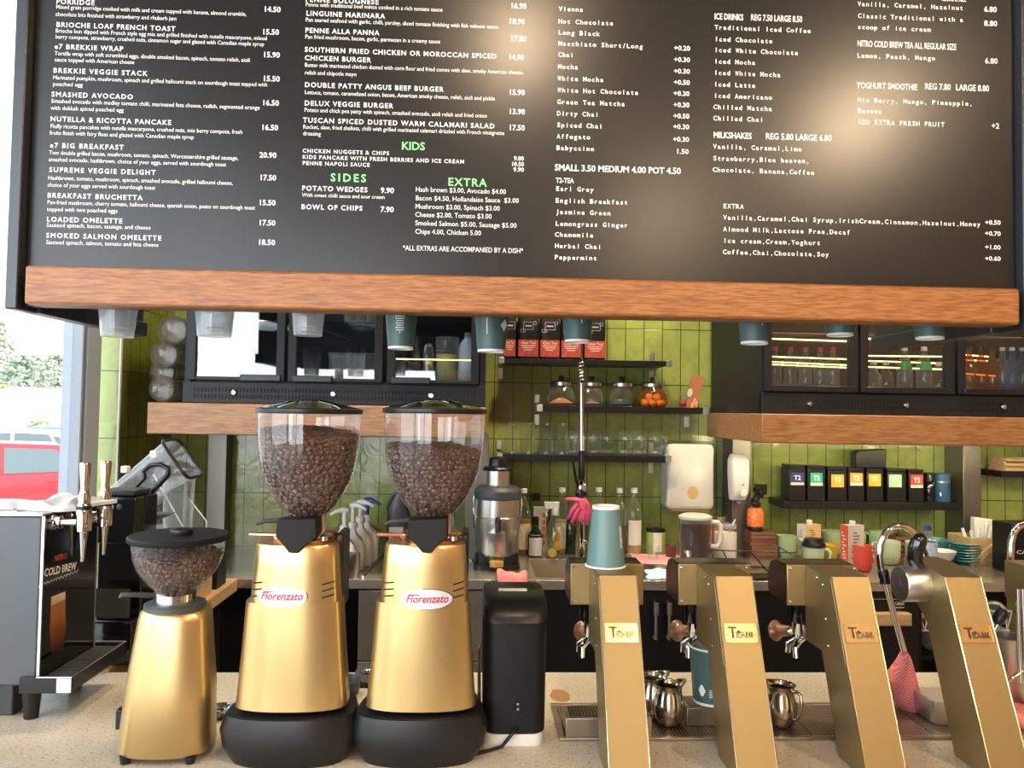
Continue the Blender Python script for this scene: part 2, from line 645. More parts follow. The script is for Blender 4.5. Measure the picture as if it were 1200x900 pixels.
def _glyphs():
    col = bpy.data.collections.new('glyphs')
    sc.collection.children.link(col)
    tmp = []

    def mk(t, off):
        c = bpy.data.curves.new('t', 'FONT')
        c.body = t
        c.size = 1
        c.resolution_u = 2
        c.offset = off
        o = bpy.data.objects.new('t', c)
        col.objects.link(o)
        tmp.append(o)
        return o
    base = mk('HH', 0)
    sp = mk('H H', 0)
    it = []
    for ch in CHARS:
        it.append((ch, mk('H' + ch + 'H', 0), {st: mk(ch, off) for st, off in (('r', 0.003), ('b', 0.022))}))
    bpy.context.view_layer.update()
    dg = bpy.context.evaluated_depsgraph_get()

    def ext(o):
        e = o.evaluated_get(dg)
        me = e.to_mesh()
        vs = [tuple(v.co) for v in me.vertices]
        fs = [tuple(p.vertices) for p in me.polygons]
        e.to_mesh_clear()
        return vs, fs

    def wid(o):
        vs, _ = ext(o)
        return max(v[0] for v in vs) - min(v[0] for v in vs)
    w0 = wid(base)
    ADV[' '] = wid(sp) - w0
    for ch, m3, ms in it:
        ADV[ch] = wid(m3) - w0
        for st, o in ms.items():
            GL[ch, st] = ext(o)
    for o in tmp:
        c = o.data
        bpy.data.objects.remove(o)
        bpy.data.curves.remove(c)
    bpy.data.collections.remove(col)
    return max(v[1] for v in GL['H', 'r'][0])


CAPH = _glyphs()


def text_layout(s, width, cap, st='r', mode='fit', align='l'):
    """flat glyph vertices in (u,v); cap height in metres; fitted to width when given"""
    k = cap / CAPH
    vs, fs = [], []
    if mode == 'mono':
        cell = (width / max(len(s), 1)) if width else 0.62 * k
        x = 0
        for ch in s:
            if (ch, st) in GL:
                g, gf = GL[ch, st]
                gx0, gx1 = min(v[0] for v in g), max(v[0] for v in g)
                kx = min(k * 1.05, cell * 0.86 / max(gx1 - gx0, 1e-3))
                if ch in 'il1I.,':
                    kx = k
                c = (gx0 + gx1) / 2
                n = len(vs)
                vs += [((v[0] - c) * kx + x + cell / 2, v[1] * k) for v in g]
                fs += [tuple(i + n for i in f) for f in gf]
            x += cell
        return vs, fs
    nat = sum(ADV.get(ch, 0.6) for ch in s) * k
    kx, tr = k, 0.0
    if width:
        if mode == 'track' and width > nat and len(s) > 1:
            tr = (width - nat) / (len(s) - 1)
        else:
            kx = k * width / nat
    tot = width or nat
    x = {'l': 0, 'c': -tot / 2, 'r': -tot}[align]
    for ch in s:
        if (ch, st) in GL:
            g, gf = GL[ch, st]
            n = len(vs)
            vs += [(v[0] * kx + x, v[1] * k) for v in g]
            fs += [tuple(i + n for i in f) for f in gf]
        x += ADV.get(ch, 0.6) * kx + tr
    return vs, fs


def put_text(mb, s, xf, width=None, cap=0.01, st='r', mode='fit', align='l'):
    vs, fs = text_layout(s, width, cap, st, mode, align)
    mb.add([xf @ Vector((v[0], v[1], 0)) for v in vs], fs, Matrix.Identity(4))


# ------------------------------------------------------------------ room shell
XL = -1.36                               # tiled side wall / shopfront line on the left
Z0 = 0.9                                 # both worktops
struct('floor', MB().box(-1.5, 3.2, -4.2, 3.62, -0.05, 0.0), mat('floor_tile', (0.20, 0.19, 0.18), 0.5))
struct('ceiling', MB().box(-1.5, 3.2, -4.2, 3.62, 3.0, 3.08), mat('ceiling_dark', (0.16, 0.13, 0.10), 0.8))
struct('wall_back', MB().box(-1.5, 3.2, YW, YW + 0.12, 0, 3.0), m_tile)
yt = PXp(141, 460, XL).y
struct('wall_left', MB().box(XL - 0.075, XL, yt, YW, 0, 3.0), m_tile_shaded)
struct('wall_right', MB().box(3.1, 3.2, -4.2, 3.6, 0, 3.0), mat('wall_brown', (0.30, 0.17, 0.08), 0.6))
m_rear = wood('rear_timber', (0.50, 0.24, 0.09), (0.36, 0.15, 0.055), (2, 2, 30), 0.5)
struct('wall_rear', MB().box(-0.5, 3.2, -4.2, -4.1, 0, 3.0), m_rear)
# end of the tiled wall: glazed tiles turned to the room, with a white corner bead
struct('trim_1', MB().box(XL - 0.075, XL - 0.003, yt - 0.006, yt - 0.0005, 0, 3.0),
       tile_mat('green_tile_lit', 0, XL - 0.078, TJ.z, 0.0856, THGT, (0.30, 0.38, 0.07), (0.27, 0.35, 0.06), GM))  # same tile lightened; daylight on the wall end is put into the colour
struct('trim_2', MB().box(XL - 0.004, XL + 0.003, yt - 0.010, yt + 0.003, 0, 3.0), m_white)
# shopfront window on the left
xw0, xw1 = XL - 0.075, XL
y1 = PXp(117.5, 460, XL).y
y2 = PXp(72, 460, xw0).y
wf = thing('window_1', 'large shopfront window with blue-grey metal frame left of the bar', 'window', (XL - 0.04, y2, 0))
wf['kind'] = 'structure'
yn, ym = y2 + 0.012, y2 + 0.020
obj('mullion', MB().box(xw0, xw1 - 0.008, y2, yn, 0, 3.0), m_paint_grey, wf, bevel=0.002)
obj('mullion', MB().box(xw0, xw1, ym, y1, 0, 3.0), m_paint_grey, wf, bevel=0.002)
f = MB()
f.box(xw0, xw1, -4.1, y2, 0, 0.12)
f.box(xw0, xw1, -4.1, y2, 2.9, 3.0)
f.box(xw0, xw1, -0.1, -0.04, 0.12, 2.9)
f.box(xw0, xw1, -2.2, -2.14, 0.12, 2.9)
obj('window_frame', f, m_paint_grey, wf, bevel=0.002)
obj('pane', MB().box(XL - 0.045, XL - 0.039, -4.1, y2, 0.12, 2.9), m_window, wf)
f = MB().box(xw0 + 0.004, xw1 - 0.016, yn, ym, 0.0, 3.0)
obj('recess_strip', f, m_blackmatt, wf)  # black strip standing in for the dark recess between the posts

# ------------------------------------------------------------------ outside the window
GZ = -0.6
struct('ground', MB().box(-60, -1.5, -30, 60, GZ - 0.1, GZ), mat('asphalt', (0.42, 0.42, 0.42), 0.9))


def car(px, py, dist, rot, paint, label, red=True):
    d = ray(px, py).normalized()
    d2 = Vector((d.x, d.y, 0)).normalized()
    o = Vector((0, 0, GZ)) + d2 * dist
    root = thing('car', label, 'car', o, None)
    body = [(-2.1, .35), (-2.12, .62), (-2.0, .86), (-1.1, .95), (1.55, .98), (2.0, .95), (2.1, .7), (2.08, .35)]
    b = MB()
    rings = []
    for yy, s in ((-.86, .93), (-.84, 1), (.84, 1), (.86, .93)):
        rings.append([(x * (0.99 if s < 1 else 1), yy, .35 + (z - .35) * s) for x, z in body])
    b.loft(rings)
    loc = lambda m: MB().add([(v[0] + o.x, v[1] + o.y, v[2] + o.z) for v in m.v], m.f)
    obj('body', loc(b), paint, root, smooth=30)
    top = [(-1.15, .93), (-.45, 1.40), (0.2, 1.47), (1.05, 1.43), (1.75, .96)]
    g = MB()
    rings = []
    for yy, in_ in ((-.80, 0), (-.66, 1), (.66, 1), (.80, 0)):
        if in_:
            rings.append([(x, yy, z) for x, z in top])
        else:
            rings.append([(x, yy * (1 - 0.0), .95 + (z - .95) * 0.03) for x, z in top])
    g.loft(rings)
    obj('roof', loc(g), paint, root, smooth=30)
    gl = mat('car_glass', (0.12, 0.16, 0.17), 0.08)
    for poly in ([(-.98, .99), (-.46, 1.34), (0.18, 1.40), (0.18, .99)], [(.26, .99), (.26, 1.40), (.98, 1.36), (1.18, 1.0)], [(1.26, 1.02), (1.07, 1.33), (1.2, 1.3), (1.5, 1.02)]):
        w = MB()
        for sgn in (-1, 1):
            vs = []
            for x, z in poly:
                t = (z - .95) / (1.45 - .95)
                yy = .80 - .14 * min(max((t - 0.03), 0), 1) + 0.012
                vs.append((x, sgn * yy, z))
            w.add(vs, [tuple(range(len(vs)))])
        obj('car_window', loc(w), gl, root, smooth=0)
    for x in (-1.3, 1.35):
        for yy in (-.78, .78):
            w = MB().lathe(0, 0, [(.20, -.1), (.31, -.1), (.31, .1), (.20, .1)], 20, xf=Matrix.Translation((x, yy, .31)) @ Matrix.Rotation(pi / 2, 4, 'X'))
            obj('wheel', loc(w), m_blackmatt, root)
    h = MB()
    for sgn in (-1, 1):
        h.box(.85, 1.05, sgn * .86 - .015, sgn * .86 + .015, .84, .87)
    obj('door_handle', loc(h), paint, root)
    root.rotation_euler = (0, 0, rot)
    return root


car(-20, 545, 15.5, radians(33), mat('red_paint', (0.50, 0.030, 0.045), 0.25, coat=0.4), 'red car parked just outside the shopfront window')
car(10, 505, 23.0, radians(20), mat('silver_paint', (0.62, 0.64, 0.66), 0.3), 'pale silver car parked behind the red car')
car(62, 500, 27.0, radians(75), mat('navy_paint', (0.10, 0.14, 0.20), 0.3), 'dark blue car parked behind the pale cars')


def tree(px, dist, h, wdt, label, seed, c):
    rnd = random.Random(seed)
    d = ray(px, 470)
    d2 = Vector((d.x, d.y, 0)).normalized()
    o = Vector((0, 0, GZ)) + d2 * dist
    root = thing('tree', label, 'tree', o, 'trees beyond the car park')
    obj('trunk', MB().tube([o, o + Vector((.1, 0, h * .5)), o + Vector((0, .1, h * .75))], [.18, .14, .08], 7), m_darkwood, root)
    k = MB()
    for i in range(420):
        t = rnd.random()
        zz = h * (.35 + .65 * t)
        rr = wdt * (0.35 + .65 * sin(pi * min(max(t, 0.08), .95))) * math.sqrt(rnd.random())
        an = rnd.random() * 2 * pi
        c0 = o + Vector((rr * cos(an), rr * sin(an), zz))
        s_ = wdt * (.05 + .07 * rnd.random())
        k.ell(c0, s_, s_, s_ * .7, 6, 4)
    obj('crown', k, mat('washed_leaf', c, 0.8), root, smooth=60)  # leaf colours paled; the bright outdoor haze is put into them


tree(5, 62, 3.3, 1.1, 'round yellow-green tree at the left edge of the window', 1, (0.50, 0.52, 0.16))
tree(30, 85, 6.6, 2.6, 'grey-green tree in the middle of the window view', 2, (0.34, 0.42, 0.30))
tree(66, 74, 6.2, 1.9, 'grey-green tree beside the window post', 3, (0.42, 0.46, 0.34))
tree(-8, 96, 10.5, 2.4, 'tallest tree cut by the left edge of the view', 4, (0.42, 0.40, 0.30))
tree(48, 34, 1.5, .6, 'low green shrub in front of the pale building', 5, (0.42, 0.50, 0.26))
d = ray(40, 470)
d2 = Vector((d.x, d.y, 0)).normalized()
o = Vector((0, 0, GZ)) + d2 * 50
root = thing('building', 'low pitched-roof building, overexposed to white, beyond the car park', 'building', o)
b = MB().box(o.x - 3, o.x + 3, o.y - 2, o.y + 2, GZ, GZ + 1.9)
obj('wall', b, mat('washed_render', (0.8, 0.79, 0.77), 0.8), root)  # wall and roof paled; the overexposed daylight is put into the colours
obj('roof', MB().prism([(o.x - 3.2, GZ + 1.9), (o.x, GZ + 3.0), (o.x + 3.2, GZ + 1.9)], 'y', o.y - 2.2, o.y + 2.2), mat('washed_roof', (0.75, 0.74, 0.72), 0.8), root)

# ------------------------------------------------------------------ menu box over the counter
YB = 1.655                               # printed face of the menu
xa, xb = P(6, 330, 1.63).x, P(1204, 345, 1.63).x
zb = P(20, 362, 1.63).z
zt = 3.0
mbx = thing('menu_board', 'long black hanging cafe menu board with white and green lettering', 'menu board', ((xa + xb) / 2, 1.9, zb))
pl, pr = P(32, 300, YB).x, P(1189, 330, YB).x
obj('panel', MB().box(pl, pr, YB, YB + 0.03, zb + 0.01, zt), m_board, mbx)
obj('side_frame', MB().box(xa, pl - 0.003, 1.63, 1.70, zb, zt), m_frame, mbx, bevel=0.003)
obj('side_frame', MB().box(pr + 0.003, xb, 1.63, 1.70, zb, zt), m_frame, mbx, bevel=0.003)
for x0, x1 in ((xa - 0.002, xa + 0.035), (xb - 0.035, xb + 0.002)):
    f = MB()
    f.box(x0, x1, 1.70, 2.24, zb, zb + 0.04)
    f.box(x0 + 0.012, x1 - 0.012, 1.70, 2.24, zb + 0.04, zt)
    obj('side_rail', f, m_frame, mbx, bevel=0.003)
# inner shelf the cup dispensers hang in
ru = zb + 0.105
obj('cup_rack', MB().box(xa + 0.036, xb - 0.036, 1.69, 1.93, ru, ru + 0.012), m_blackmatt, mbx)
bx0, bx1 = P(28, 335, 1.60).x, P(1196, 360, 1.60).x
bz1, bz0 = P(600, 324, 1.60).z, P(600, 368, 1.60).z
beam = solo('timber_beam', MB().box(bx0, bx1, 1.60, 1.653, bz0, bz1), m_beam, 'orange-brown timber beam along the bottom of the menu board', 'beam', bevel=0.006)


def sheet(name, lines, m, label=None):
    b = MB()
    for x0, y0, x1, cap, st, mode, s in lines:
        a = P(x0, y0, YB)
        w = P(x1, y0 + (x1 - x0) * .03, YB).x - a.x
        put_text(b, s, frame_xf((a.x, YB - 0.0006, a.z), (1, 0, 0), (0, 0, 1)), w, cap * mpp(a), st, mode)
    o = obj(name, b, m, mbx, label, smooth=0, recalc=False)
    return o


def H(x0, y, x1, s, cap=5.6):
    return (x0, y, x1, cap, 'b', 'track', s)


def D(x0, y, x1, s, cap=4.7):
    return (x0, y, x1, cap, 'r', 'fit', s)


def N(x0, y, x1, s, cap=6.2):
    return (x0, y, x1, cap, 'b', 'fit', s)


def T(x0, y, x1, s, cap=5.2):
    return (x0, y, x1, cap, 'b', 'mono', s)


sheet('breakfast_lettering', [
    H(66, 4.5, 111, 'PORRIDGE'), D(65.6, 10.3, 289, 'Mixed grain porridge cooked with milk and cream topped with banana, almond crumble,'),
    D(65, 18.8, 207, 'chocolate bits finished with strawberry and rhubarb jam'),
    H(66, 31.5, 205.6, 'BRIOCHE LOAF FRENCH TOAST'), D(65, 38.2, 313, 'Brioche bun dipped with French style egg mix and grilled finished with nutella mascarpone, mixed'),
    D(65, 45.2, 309.7, 'berry compote, strawberry, crushed nuts, cinnamon sugar and glazed with Canadian maple syrup'),
    H(64, 57.2, 144.4, 'e7 BREKKIE WRAP'), D(64, 64.7, 293, 'Tortilla wrap with soft scrambled eggs, double smoked bacon, spinach, tomato relish, aioli'),
    D(64, 72, 157.5, 'sauce topped with American cheese'),
    H(62.4, 85.2, 172.7, 'BREKKIE VEGGIE STACK'), D(62, 93, 313.5, 'Marinated pumpkin, mushroom, spinach and grilled halloumi stack on sourdough toast topped with'),
    D(62, 100.6, 97, 'poached egg'),
    H(60.4, 113.2, 156, 'SMASHED AVOCADO'), D(60, 120.5, 304.5, 'Smashed avocado with medley tomato chilli, marinated feta cheese, radish, segmented orange'),
    D(59.5, 128.6, 145, 'with dukkah spiced poached egg'),
    H(59, 142, 200.7, 'NUTELLA & RICOTTA PANCAKE'), D(59, 150, 284.4, 'Fluffy ricotta pancakes with nutella mascarpone, crushed nuts, mix berry compote, fresh'),
    D(58.3, 157.8, 227.5, 'fruits finish with fairy floss and glazed with Canadian maple syrup'),
    H(58.6, 173, 145, 'e7 BIG BREAKFAST'), D(57.5, 181, 279.4, 'Two double grilled bacon, mushroom, tomato, spinach, Worcestershire grilled sausage,'),
    D(57, 189, 265, 'smashed avocado, hashbrown, choice of your eggs, served with sourdough toast'),
    H(57.7, 201.5, 182.3, 'SUPREME VEGGIE DELIGHT'), D(56.3, 210.6, 273, 'Hashbrown, tomato, mushroom, spinach, smashed avocado, grilled halloumi cheese,'),
    D(55.7, 218.8, 182.3, 'choice of your eggs served with sourdough toast'),
    H(55.4, 231.6, 167, 'BREAKFAST BRUCHETTA'), D(55.4, 239.2, 299, 'Pan-fried mushroom, cherry tomato, halloumi cheese, spanish onion, pesto on sourdough toast'),
    D(55, 247.3, 138, 'topped with two poached eggs'),
    H(54.8, 259.6, 143.5, 'LOADED OMELETTE'), D(54.5, 265.9, 176.7, 'Sauteed spinach, bacon, sausage, and cheese'),
    H(54, 278.5, 189.2, 'SMOKED SALMON OMELETTE'), D(54, 286, 186, 'Sauteed spinach, salmon, tomato and feta cheese')], m_letter)
sheet('breakfast_prices', [
    N(308.8, 13.7, 329, '14.50'), N(307, 40.2, 327, '15.50'), N(308, 67, 328, '15.90'), N(307.7, 95, 328, '15.50'), N(307, 123.4, 327, '16.50'),
    N(306, 152.2, 326, '16.50'), N(304, 184.6, 324, '20.90'), N(304, 211, 323.7, '17.50'), N(303, 240.3, 323, '15.50'), N(302.8, 263.9, 322.8, '17.50'), N(302, 286.8, 322.5, '18.50')], m_letter)
sheet('mains_lettering', [
    H(358, 2, 443.7, 'PENNE BOLOGNESE'), D(358, 7.5, 518.6, 'Penne with traditional beef mince cooked in a rich tomato sauce'),
    H(358.7, 18.3, 451, 'LINGUINE MARINARA'), D(358, 25.3, 584, 'Pan seared seafood with garlic, chilli, parsley, diced tomato finishing with fish veloute sauce'),
    H(357.6, 38.2, 444.4, 'PENNE ALLA PANNA'), D(357.4, 45.2, 516, 'Pan fried mushroom, bacon, garlic, parmesan in a creamy sauce'),
    H(357, 60.7, 582, 'SOUTHERN FRIED CHICKEN OR MOROCCAN SPICED'), H(357, 70.5, 434.6, 'CHICKEN BURGER'),
    D(357, 78.3, 613.4, 'Butter milk marinated chicken dusted with corn flour and fried comes with slaw, smoky American cheese,'),
    D(357, 87.3, 418, 'relish and chipotle mayo'),
    H(357, 102, 519.6, 'DOUBLE PATTY ANGUS BEEF BURGER'), D(357, 110.3, 580, 'Lettuce, tomato, caramelized onion, bacon, American smoky cheese, relish, aioli and pickle'),
    H(356.6, 123.5, 460.5, 'DELUX VEGGIE BURGER'), D(356.6, 131, 570.8, 'Potato and chick pea patty with spinach, smashed avocado, aioli relish and fried onion'),
    H(355, 143.4, 579.6, 'TUSCAN SPICED DUSTED WARM CALAMARI SALAD'), D(355, 150.8, 591, 'Rocket, slaw, fried shallots, chilli with grilled marinated calamari drizzled with French vinaigrette'),
    D(355, 158.6, 376, 'dressing'),
    H(354.5, 178.8, 456, 'CHICKEN NUGGETS & CHIPS', 4.4), H(354.5, 186, 544, 'KIDS PANCAKE WITH FRESH BERRIES AND ICE CREAM', 4.4), H(354.5, 193.2, 433.3, 'PENNE NAPOLI SAUCE', 4.4),
    N(602, 187.8, 614, '9.00', 4.8), N(599, 194.5, 614, '10.50', 4.8), N(601.5, 201, 614, '9.90', 4.8)], m_letter)
sheet('sides_lettering', [
    H(353.8, 223.2, 430.7, 'POTATO WEDGES'), N(446, 226, 461.7, '9.90'), D(353.8, 230.5, 451, 'With sweet chilli sauce and sour cream', 4.4),
    H(353, 245, 424.8, 'BOWL OF CHIPS'), N(445.7, 248.3, 461.5, '7.90'),
    D(486.8, 224.5, 593, 'Hash brown $3.00, Avocado $4.00', 5.6), D(486.8, 234.6, 608, 'Bacon $4.50, Hollandaise Sauce  $3.00', 5.6),
    D(486.3, 244.4, 585.8, 'Mushroom $3.00, Spinach $3.00', 5.6), D(486.3, 254, 576.2, 'Cheese $2.00, Tomato $3.00', 5.6),
    D(486.3, 264, 605.6, 'Smoked Salmon $5.00, Sausage $5.00', 5.6), D(486.3, 273.9, 563.8, 'Chips 4.00, Chicken 5.00', 5.6),
    D(472, 293.3, 612.9, '*ALL EXTRAS ARE ACCOMPANIED BY A DISH*', 5.8)], m_letter)
sheet('mains_prices', [
    N(598, 9.8, 617, '16.90'), N(596, 27.9, 615, '18.90'), N(597.6, 48, 616.7, '17.50'), N(595.8, 70, 614, '14.90'), N(596, 111, 615, '15.90'), N(596, 133.6, 615.2, '13.90'), N(596, 152.4, 615, '17.50')], m_letter)
for hd in (N(470.3, 175.2, 498, 'KIDS', 9), H(387.3, 212.3, 429, 'SIDES', 9), H(524.8, 217.5, 570.2, 'EXTRA', 9)):
    sheet('section_heading', [hd], m_green_letter, 'bright green section heading')
sheet('hot_drink_lettering', [
    T(654.5, 12.8, 683.7, 'Vienna'), T(654, 27.5, 719, 'Hot Chocolate'), T(654, 40.6, 703.3, 'Long Black'), T(654, 53.4, 753.7, 'Macchiato Short/Long'), T(653.8, 66.5, 672.5, 'Chai'),
    T(653.6, 80.5, 677.8, 'Mocha'), T(652.9, 94.3, 707.7, 'White Mocha'), T(652.9, 108, 748.3, 'White Hot Chocolate'), T(652.6, 121.8, 732.7, 'Green Tea Matcha'), T(652.4, 135.3, 701.9, 'Dirty Chai'),
    T(652.2, 148.9, 706.5, 'Spiced Chai'), T(652, 162.2, 692, 'Affogato'), T(651.7, 175.7, 696.5, 'Babyccino')], m_letter)
sheet('hot_drink_prices', [
    N(789.6, 58.8, 808.7, '+0.20', 5.4), N(789.5, 72.3, 808.5, '+0.30', 5.4), N(789.3, 85.9, 808.4, '+0.30', 5.4), N(789.2, 99, 808.3, '+0.50', 5.4), N(789, 112, 808, '+0.30', 5.4), N(788.9, 125.3, 808, '+0.30', 5.4),
    N(788.8, 138.4, 807.8, '+0.50', 5.4), N(788.6, 151, 807.6, '+0.30', 5.4), N(788.4, 165.7, 807.4, '+0.30', 5.4), N(792, 180, 807, '1.50', 5.4)], m_letter)
sheet('tea_lettering', [
    N(649.8, 199.7, 797.8, 'SMALL 3.50 MEDIUM 4.00 POT 4.50', 7.2), N(651.4, 214, 672.3, 'T2-TEA', 5.6),
    T(651, 223.6, 696, 'Earl Grey'), T(650.5, 237.4, 736, 'English Breakfast'), T(650.5, 250.7, 716, 'Jasmine Green'), T(650.5, 264.5, 736, 'Lemongrass Ginger'), T(650, 277.3, 695.6, 'Chamomile'),
    T(650, 290.6, 705, 'Herbal Chai'), T(649.5, 303.9, 699.8, 'Peppermint')], m_letter)
sheet('cold_drink_lettering', [
    N(837, 22.6, 871, 'ICE DRINKS', 7), N(879.7, 23.8, 940, 'REG 7.50 LARGE 8.50', 7),
    T(837, 34.5, 950.5, 'Traditional Iced Coffee'), T(837, 48.3, 905.5, 'Iced Chocolate'), T(836.8, 61, 935.5, 'Iced White Chocolate'), T(836.6, 74.4, 885.5, 'Iced Mocha'), T(836.4, 87.7, 915, 'Iced White Mocha'),
    T(836.2, 101.3, 885.5, 'Iced Latte'), T(836, 114.6, 905, 'Iced Americano'), T(835.6, 127.9, 905, 'Chilled Matcha'), T(835.4, 141, 894.8, 'Chilled Chai')], m_letter)
sheet('milkshake_lettering', [
    N(835.8, 161.5, 880.8, 'MILKSHAKES', 7), N(897, 163, 974.4, 'REG 5.80 LARGE 6.80', 7),
    T(835.2, 174.2, 939.7, 'Vanilla, Caramel,Lime'), T(835.2, 188, 948.8, 'Strawberry,Blue heaven,'), T(834.8, 201.3, 954.5, 'Chocolate, Banana,Coffee')], m_letter)
sheet('extras_lettering', [
    T(847, 244, 871.8, 'EXTRA'), T(847, 257.3, 1149.2, 'Vanilla,Caramel,Chai Syrup,IrishCream,Cinnamon,Hazelnut,Honey'), T(847, 271, 996.7, 'Almond Milk,Lactose Free,Decaf'),
    T(847, 284.4, 961.6, 'Ice cream,Cream,Yoghurt'), T(846.6, 297.7, 971.6, 'Coffee,Chai,Chocolate,Soy')], m_letter)
sheet('extras_prices', [
    N(1154, 263, 1172.5, '+0.50', 5), N(1154, 275.9, 1172.5, '+0.70', 5), N(1154, 292, 1172.5, '+1.00', 5), N(1154, 305.3, 1172.5, '+0.60', 5)], m_letter)
sheet('smoothie_lettering', [
    N(1103, 1, 1132, 'REGULAR SIZE', 6), T(1004.5, 7, 1128.8, 'Vanilla, Caramel, Hazelnut'), T(1005, 21, 1129, 'Classic Traditional with a'), T(1004.5, 34, 1091, 'scoop of ice cream')], m_letter)
sheet('cold_tea_lettering', [
    N(1004.5, 54.3, 1120.5, 'NITRO COLD BREW TEA ALL REGULAR SIZE', 7), T(1004, 67.5, 1096, 'Lemon, Peach, Mango')], m_letter)
sheet('yoghurt_lettering', [
    N(1004, 103.3, 1075, 'YOGHURT SMOOTHIE', 7), N(1083.5, 104.6, 1114, 'REG 7.80', 7), N(1119.8, 105.8, 1159, 'LARGE 8.80', 7),
    T(1004.5, 119.5, 1140, 'Mix Berry, Mango, Pineapple,'), T(1004.8, 132.5, 1033.5, 'Banana'), T(1004.8, 145.3, 1107, 'ADD EXTRA FRESH FRUIT')], m_letter)
sheet('smoothie_prices', [
    N(1153, 13.8, 1168, '6.80'), N(1153, 30.3, 1168.5, '8.80'), N(1154, 74.3, 1169, '6.80'), N(1161.5, 150.5, 1171, '+2')], m_letter)
# ------------------------------------------------------------------ counters
cxl = P(50, 790, 1.845).x
ft = thing('front_counter', 'cream speckled stone worktop across the front of the bar', 'counter', (0.1, 1.4, 0))
YF0, YF1 = 0.98, 1.845
xr = 1.75
obj('worktop', MB().box(XL + 0.02, xr, YF0, YF1, Z0 - 0.04, Z0), m_stone, ft, bevel=0.003)
obj('front_panel', MB().box(XL + 0.02, xr, YF0 + 0.04, YF0 + 0.08, 0, Z0 - 0.04), m_darkwood, ft)
st_ = MB()
rs_ = random.Random(8)
cst = C(656, 815)
rg_ = [(cst.x + (.020 + .007 * rs_.random()) * cos(2 * pi * i / 18), cst.y + (.030 + .012 * rs_.random()) * sin(2 * pi * i / 18)) for i in range(18)]
st_.prism(rg_, 'z', Z0 + .0001, Z0 + .0006)
obj('coffee_spill', st_, mat('spill_brown', (.36, .21, .09), .2), ft, 'dried brown coffee spill by the drip tray', smooth=0)
obj('back_panel', MB().box(XL + 0.02, xr, YF1 - 0.1, YF1 - 0.08, 0, Z0 - 0.04), m_blackmatt, ft)
XR = (P(277, 672, 2.90).x + P(150, 776, 1.9).x) / 2
YR1 = C(640, 680).y - 0.004
rt_ = thing('side_counter', 'pale timber side worktop running back from the cold brew machine', 'counter', ((XL + XR) / 2, 2.3, 0))
obj('worktop', MB().box(XL + 0.02, XR, YF1 + 0.002, YR1, Z0 - 0.042, Z0), m_palewood, rt_, bevel=0.003)
obj('cabinet', MB().box(XL + 0.02, XR - 0.05, YF1 + 0.01, YR1 - 0.02, 0, Z0 - 0.042), m_blackmatt, rt_)  # black block standing in for the dark void under the worktop
# back bench in steel, with a sink
YB0 = C(640, 680).y
YB1 = YW - 0.004
bench = thing('back_bench', 'stainless steel back bench with black fronts and a sink', 'bench', (0.6, 3.1, 0))
sx0, sx1 = C(622, 660).x, C(770, 664).x
sy0, sy1 = YB0 + 0.045, C(640, 655).y
bxr = 2.4
t = MB()
t.box(XL + 0.02, sx0, YB0, YB1, Z0 - 0.035, Z0)
t.box(sx1, bxr, YB0, YB1, Z0 - 0.035, Z0)
t.box(sx0, sx1, YB0, sy0, Z0 - 0.035, Z0)
t.box(sx0, sx1, sy1, YB1, Z0 - 0.035, Z0)
obj('worktop', t, m_steel_bench, bench, bevel=0.002)
s = MB()
s.box(sx0, sx1, sy1 - 0.001, sy1 + 0.004, Z0 - 0.24, Z0 - 0.001)
s.box(sx0, sx1, sy0 - 0.004, sy0 + 0.001, Z0 - 0.24, Z0 - 0.036)
s.box(sx0 - 0.004, sx0 + 0.001, sy0, sy1, Z0 - 0.24, Z0 - 0.036)
s.box(sx1 - 0.001, sx1 + 0.004, sy0, sy1, Z0 - 0.24, Z0 - 0.036)
s.box(sx0, sx1, sy0, sy1, Z0 - 0.245, Z0 - 0.24)
obj('sink', s, m_sink, bench)
xq = C(412, 690).x
xoven0, xoven1 = P(1014, 740, YB0 + 0.03).x, P(1076, 740, YB0 + 0.03).x
xopen1 = P(1205, 740, YB0 + 0.03).x
fb = MB()
fb.box(P(566, 740, YB0 + .03).x, xoven0 - 0.003, YB0 + 0.03, YB0 + 0.05, 0.08, Z0 - 0.036)
fb.box(xopen1, bxr, YB0 + 0.03, YB0 + 0.05, 0.08, Z0 - 0.036)
fb.box(XL + 0.02, xq, YB0 + 0.25, YB0 + 0.27, 0.08, Z0 - 0.036)  # black board standing in for the dark void left of the drawers
fb.box(xoven1 + 0.002, bxr, YB0 + 0.55, YB0 + 0.57, 0.0, Z0 - 0.036)
fb.box(xoven1 + 0.002, xoven1 + 0.02, YB0 + 0.04, YB0 + 0.55, 0.0, Z0 - 0.036)
fb.box(xoven1 + 0.02, xopen1, YB0 + 0.04, YB0 + 0.55, 0.05, 0.07)
fb.box(xoven1 + 0.02, xopen1, YB0 + 0.04, YB0 + 0.55, 0.60, 0.612)
obj('cabinet_front', fb, m_blackmatt, bench)
sd = MB()
xm = P(489, 740, YB0 + .03).x
sd.box(xq, xm - 0.002, YB0 + 0.02, YB0 + 0.04, 0.60, Z0 - 0.045)
sd.box(xm + 0.002, P(565, 740, YB0 + .03).x, YB0 + 0.02, YB0 + 0.04, 0.60, Z0 - 0.045)
sd.box(xq, xm - 0.002, YB0 + 0.02, YB0 + 0.04, 0.08, 0.596)
sd.box(xm + 0.002, P(565, 740, YB0 + .03).x, YB0 + 0.02, YB0 + 0.04, 0.08, 0.596)
obj('steel_drawer', sd, m_steel_bench, bench, 'brushed steel drawer fronts', bevel=0.002)
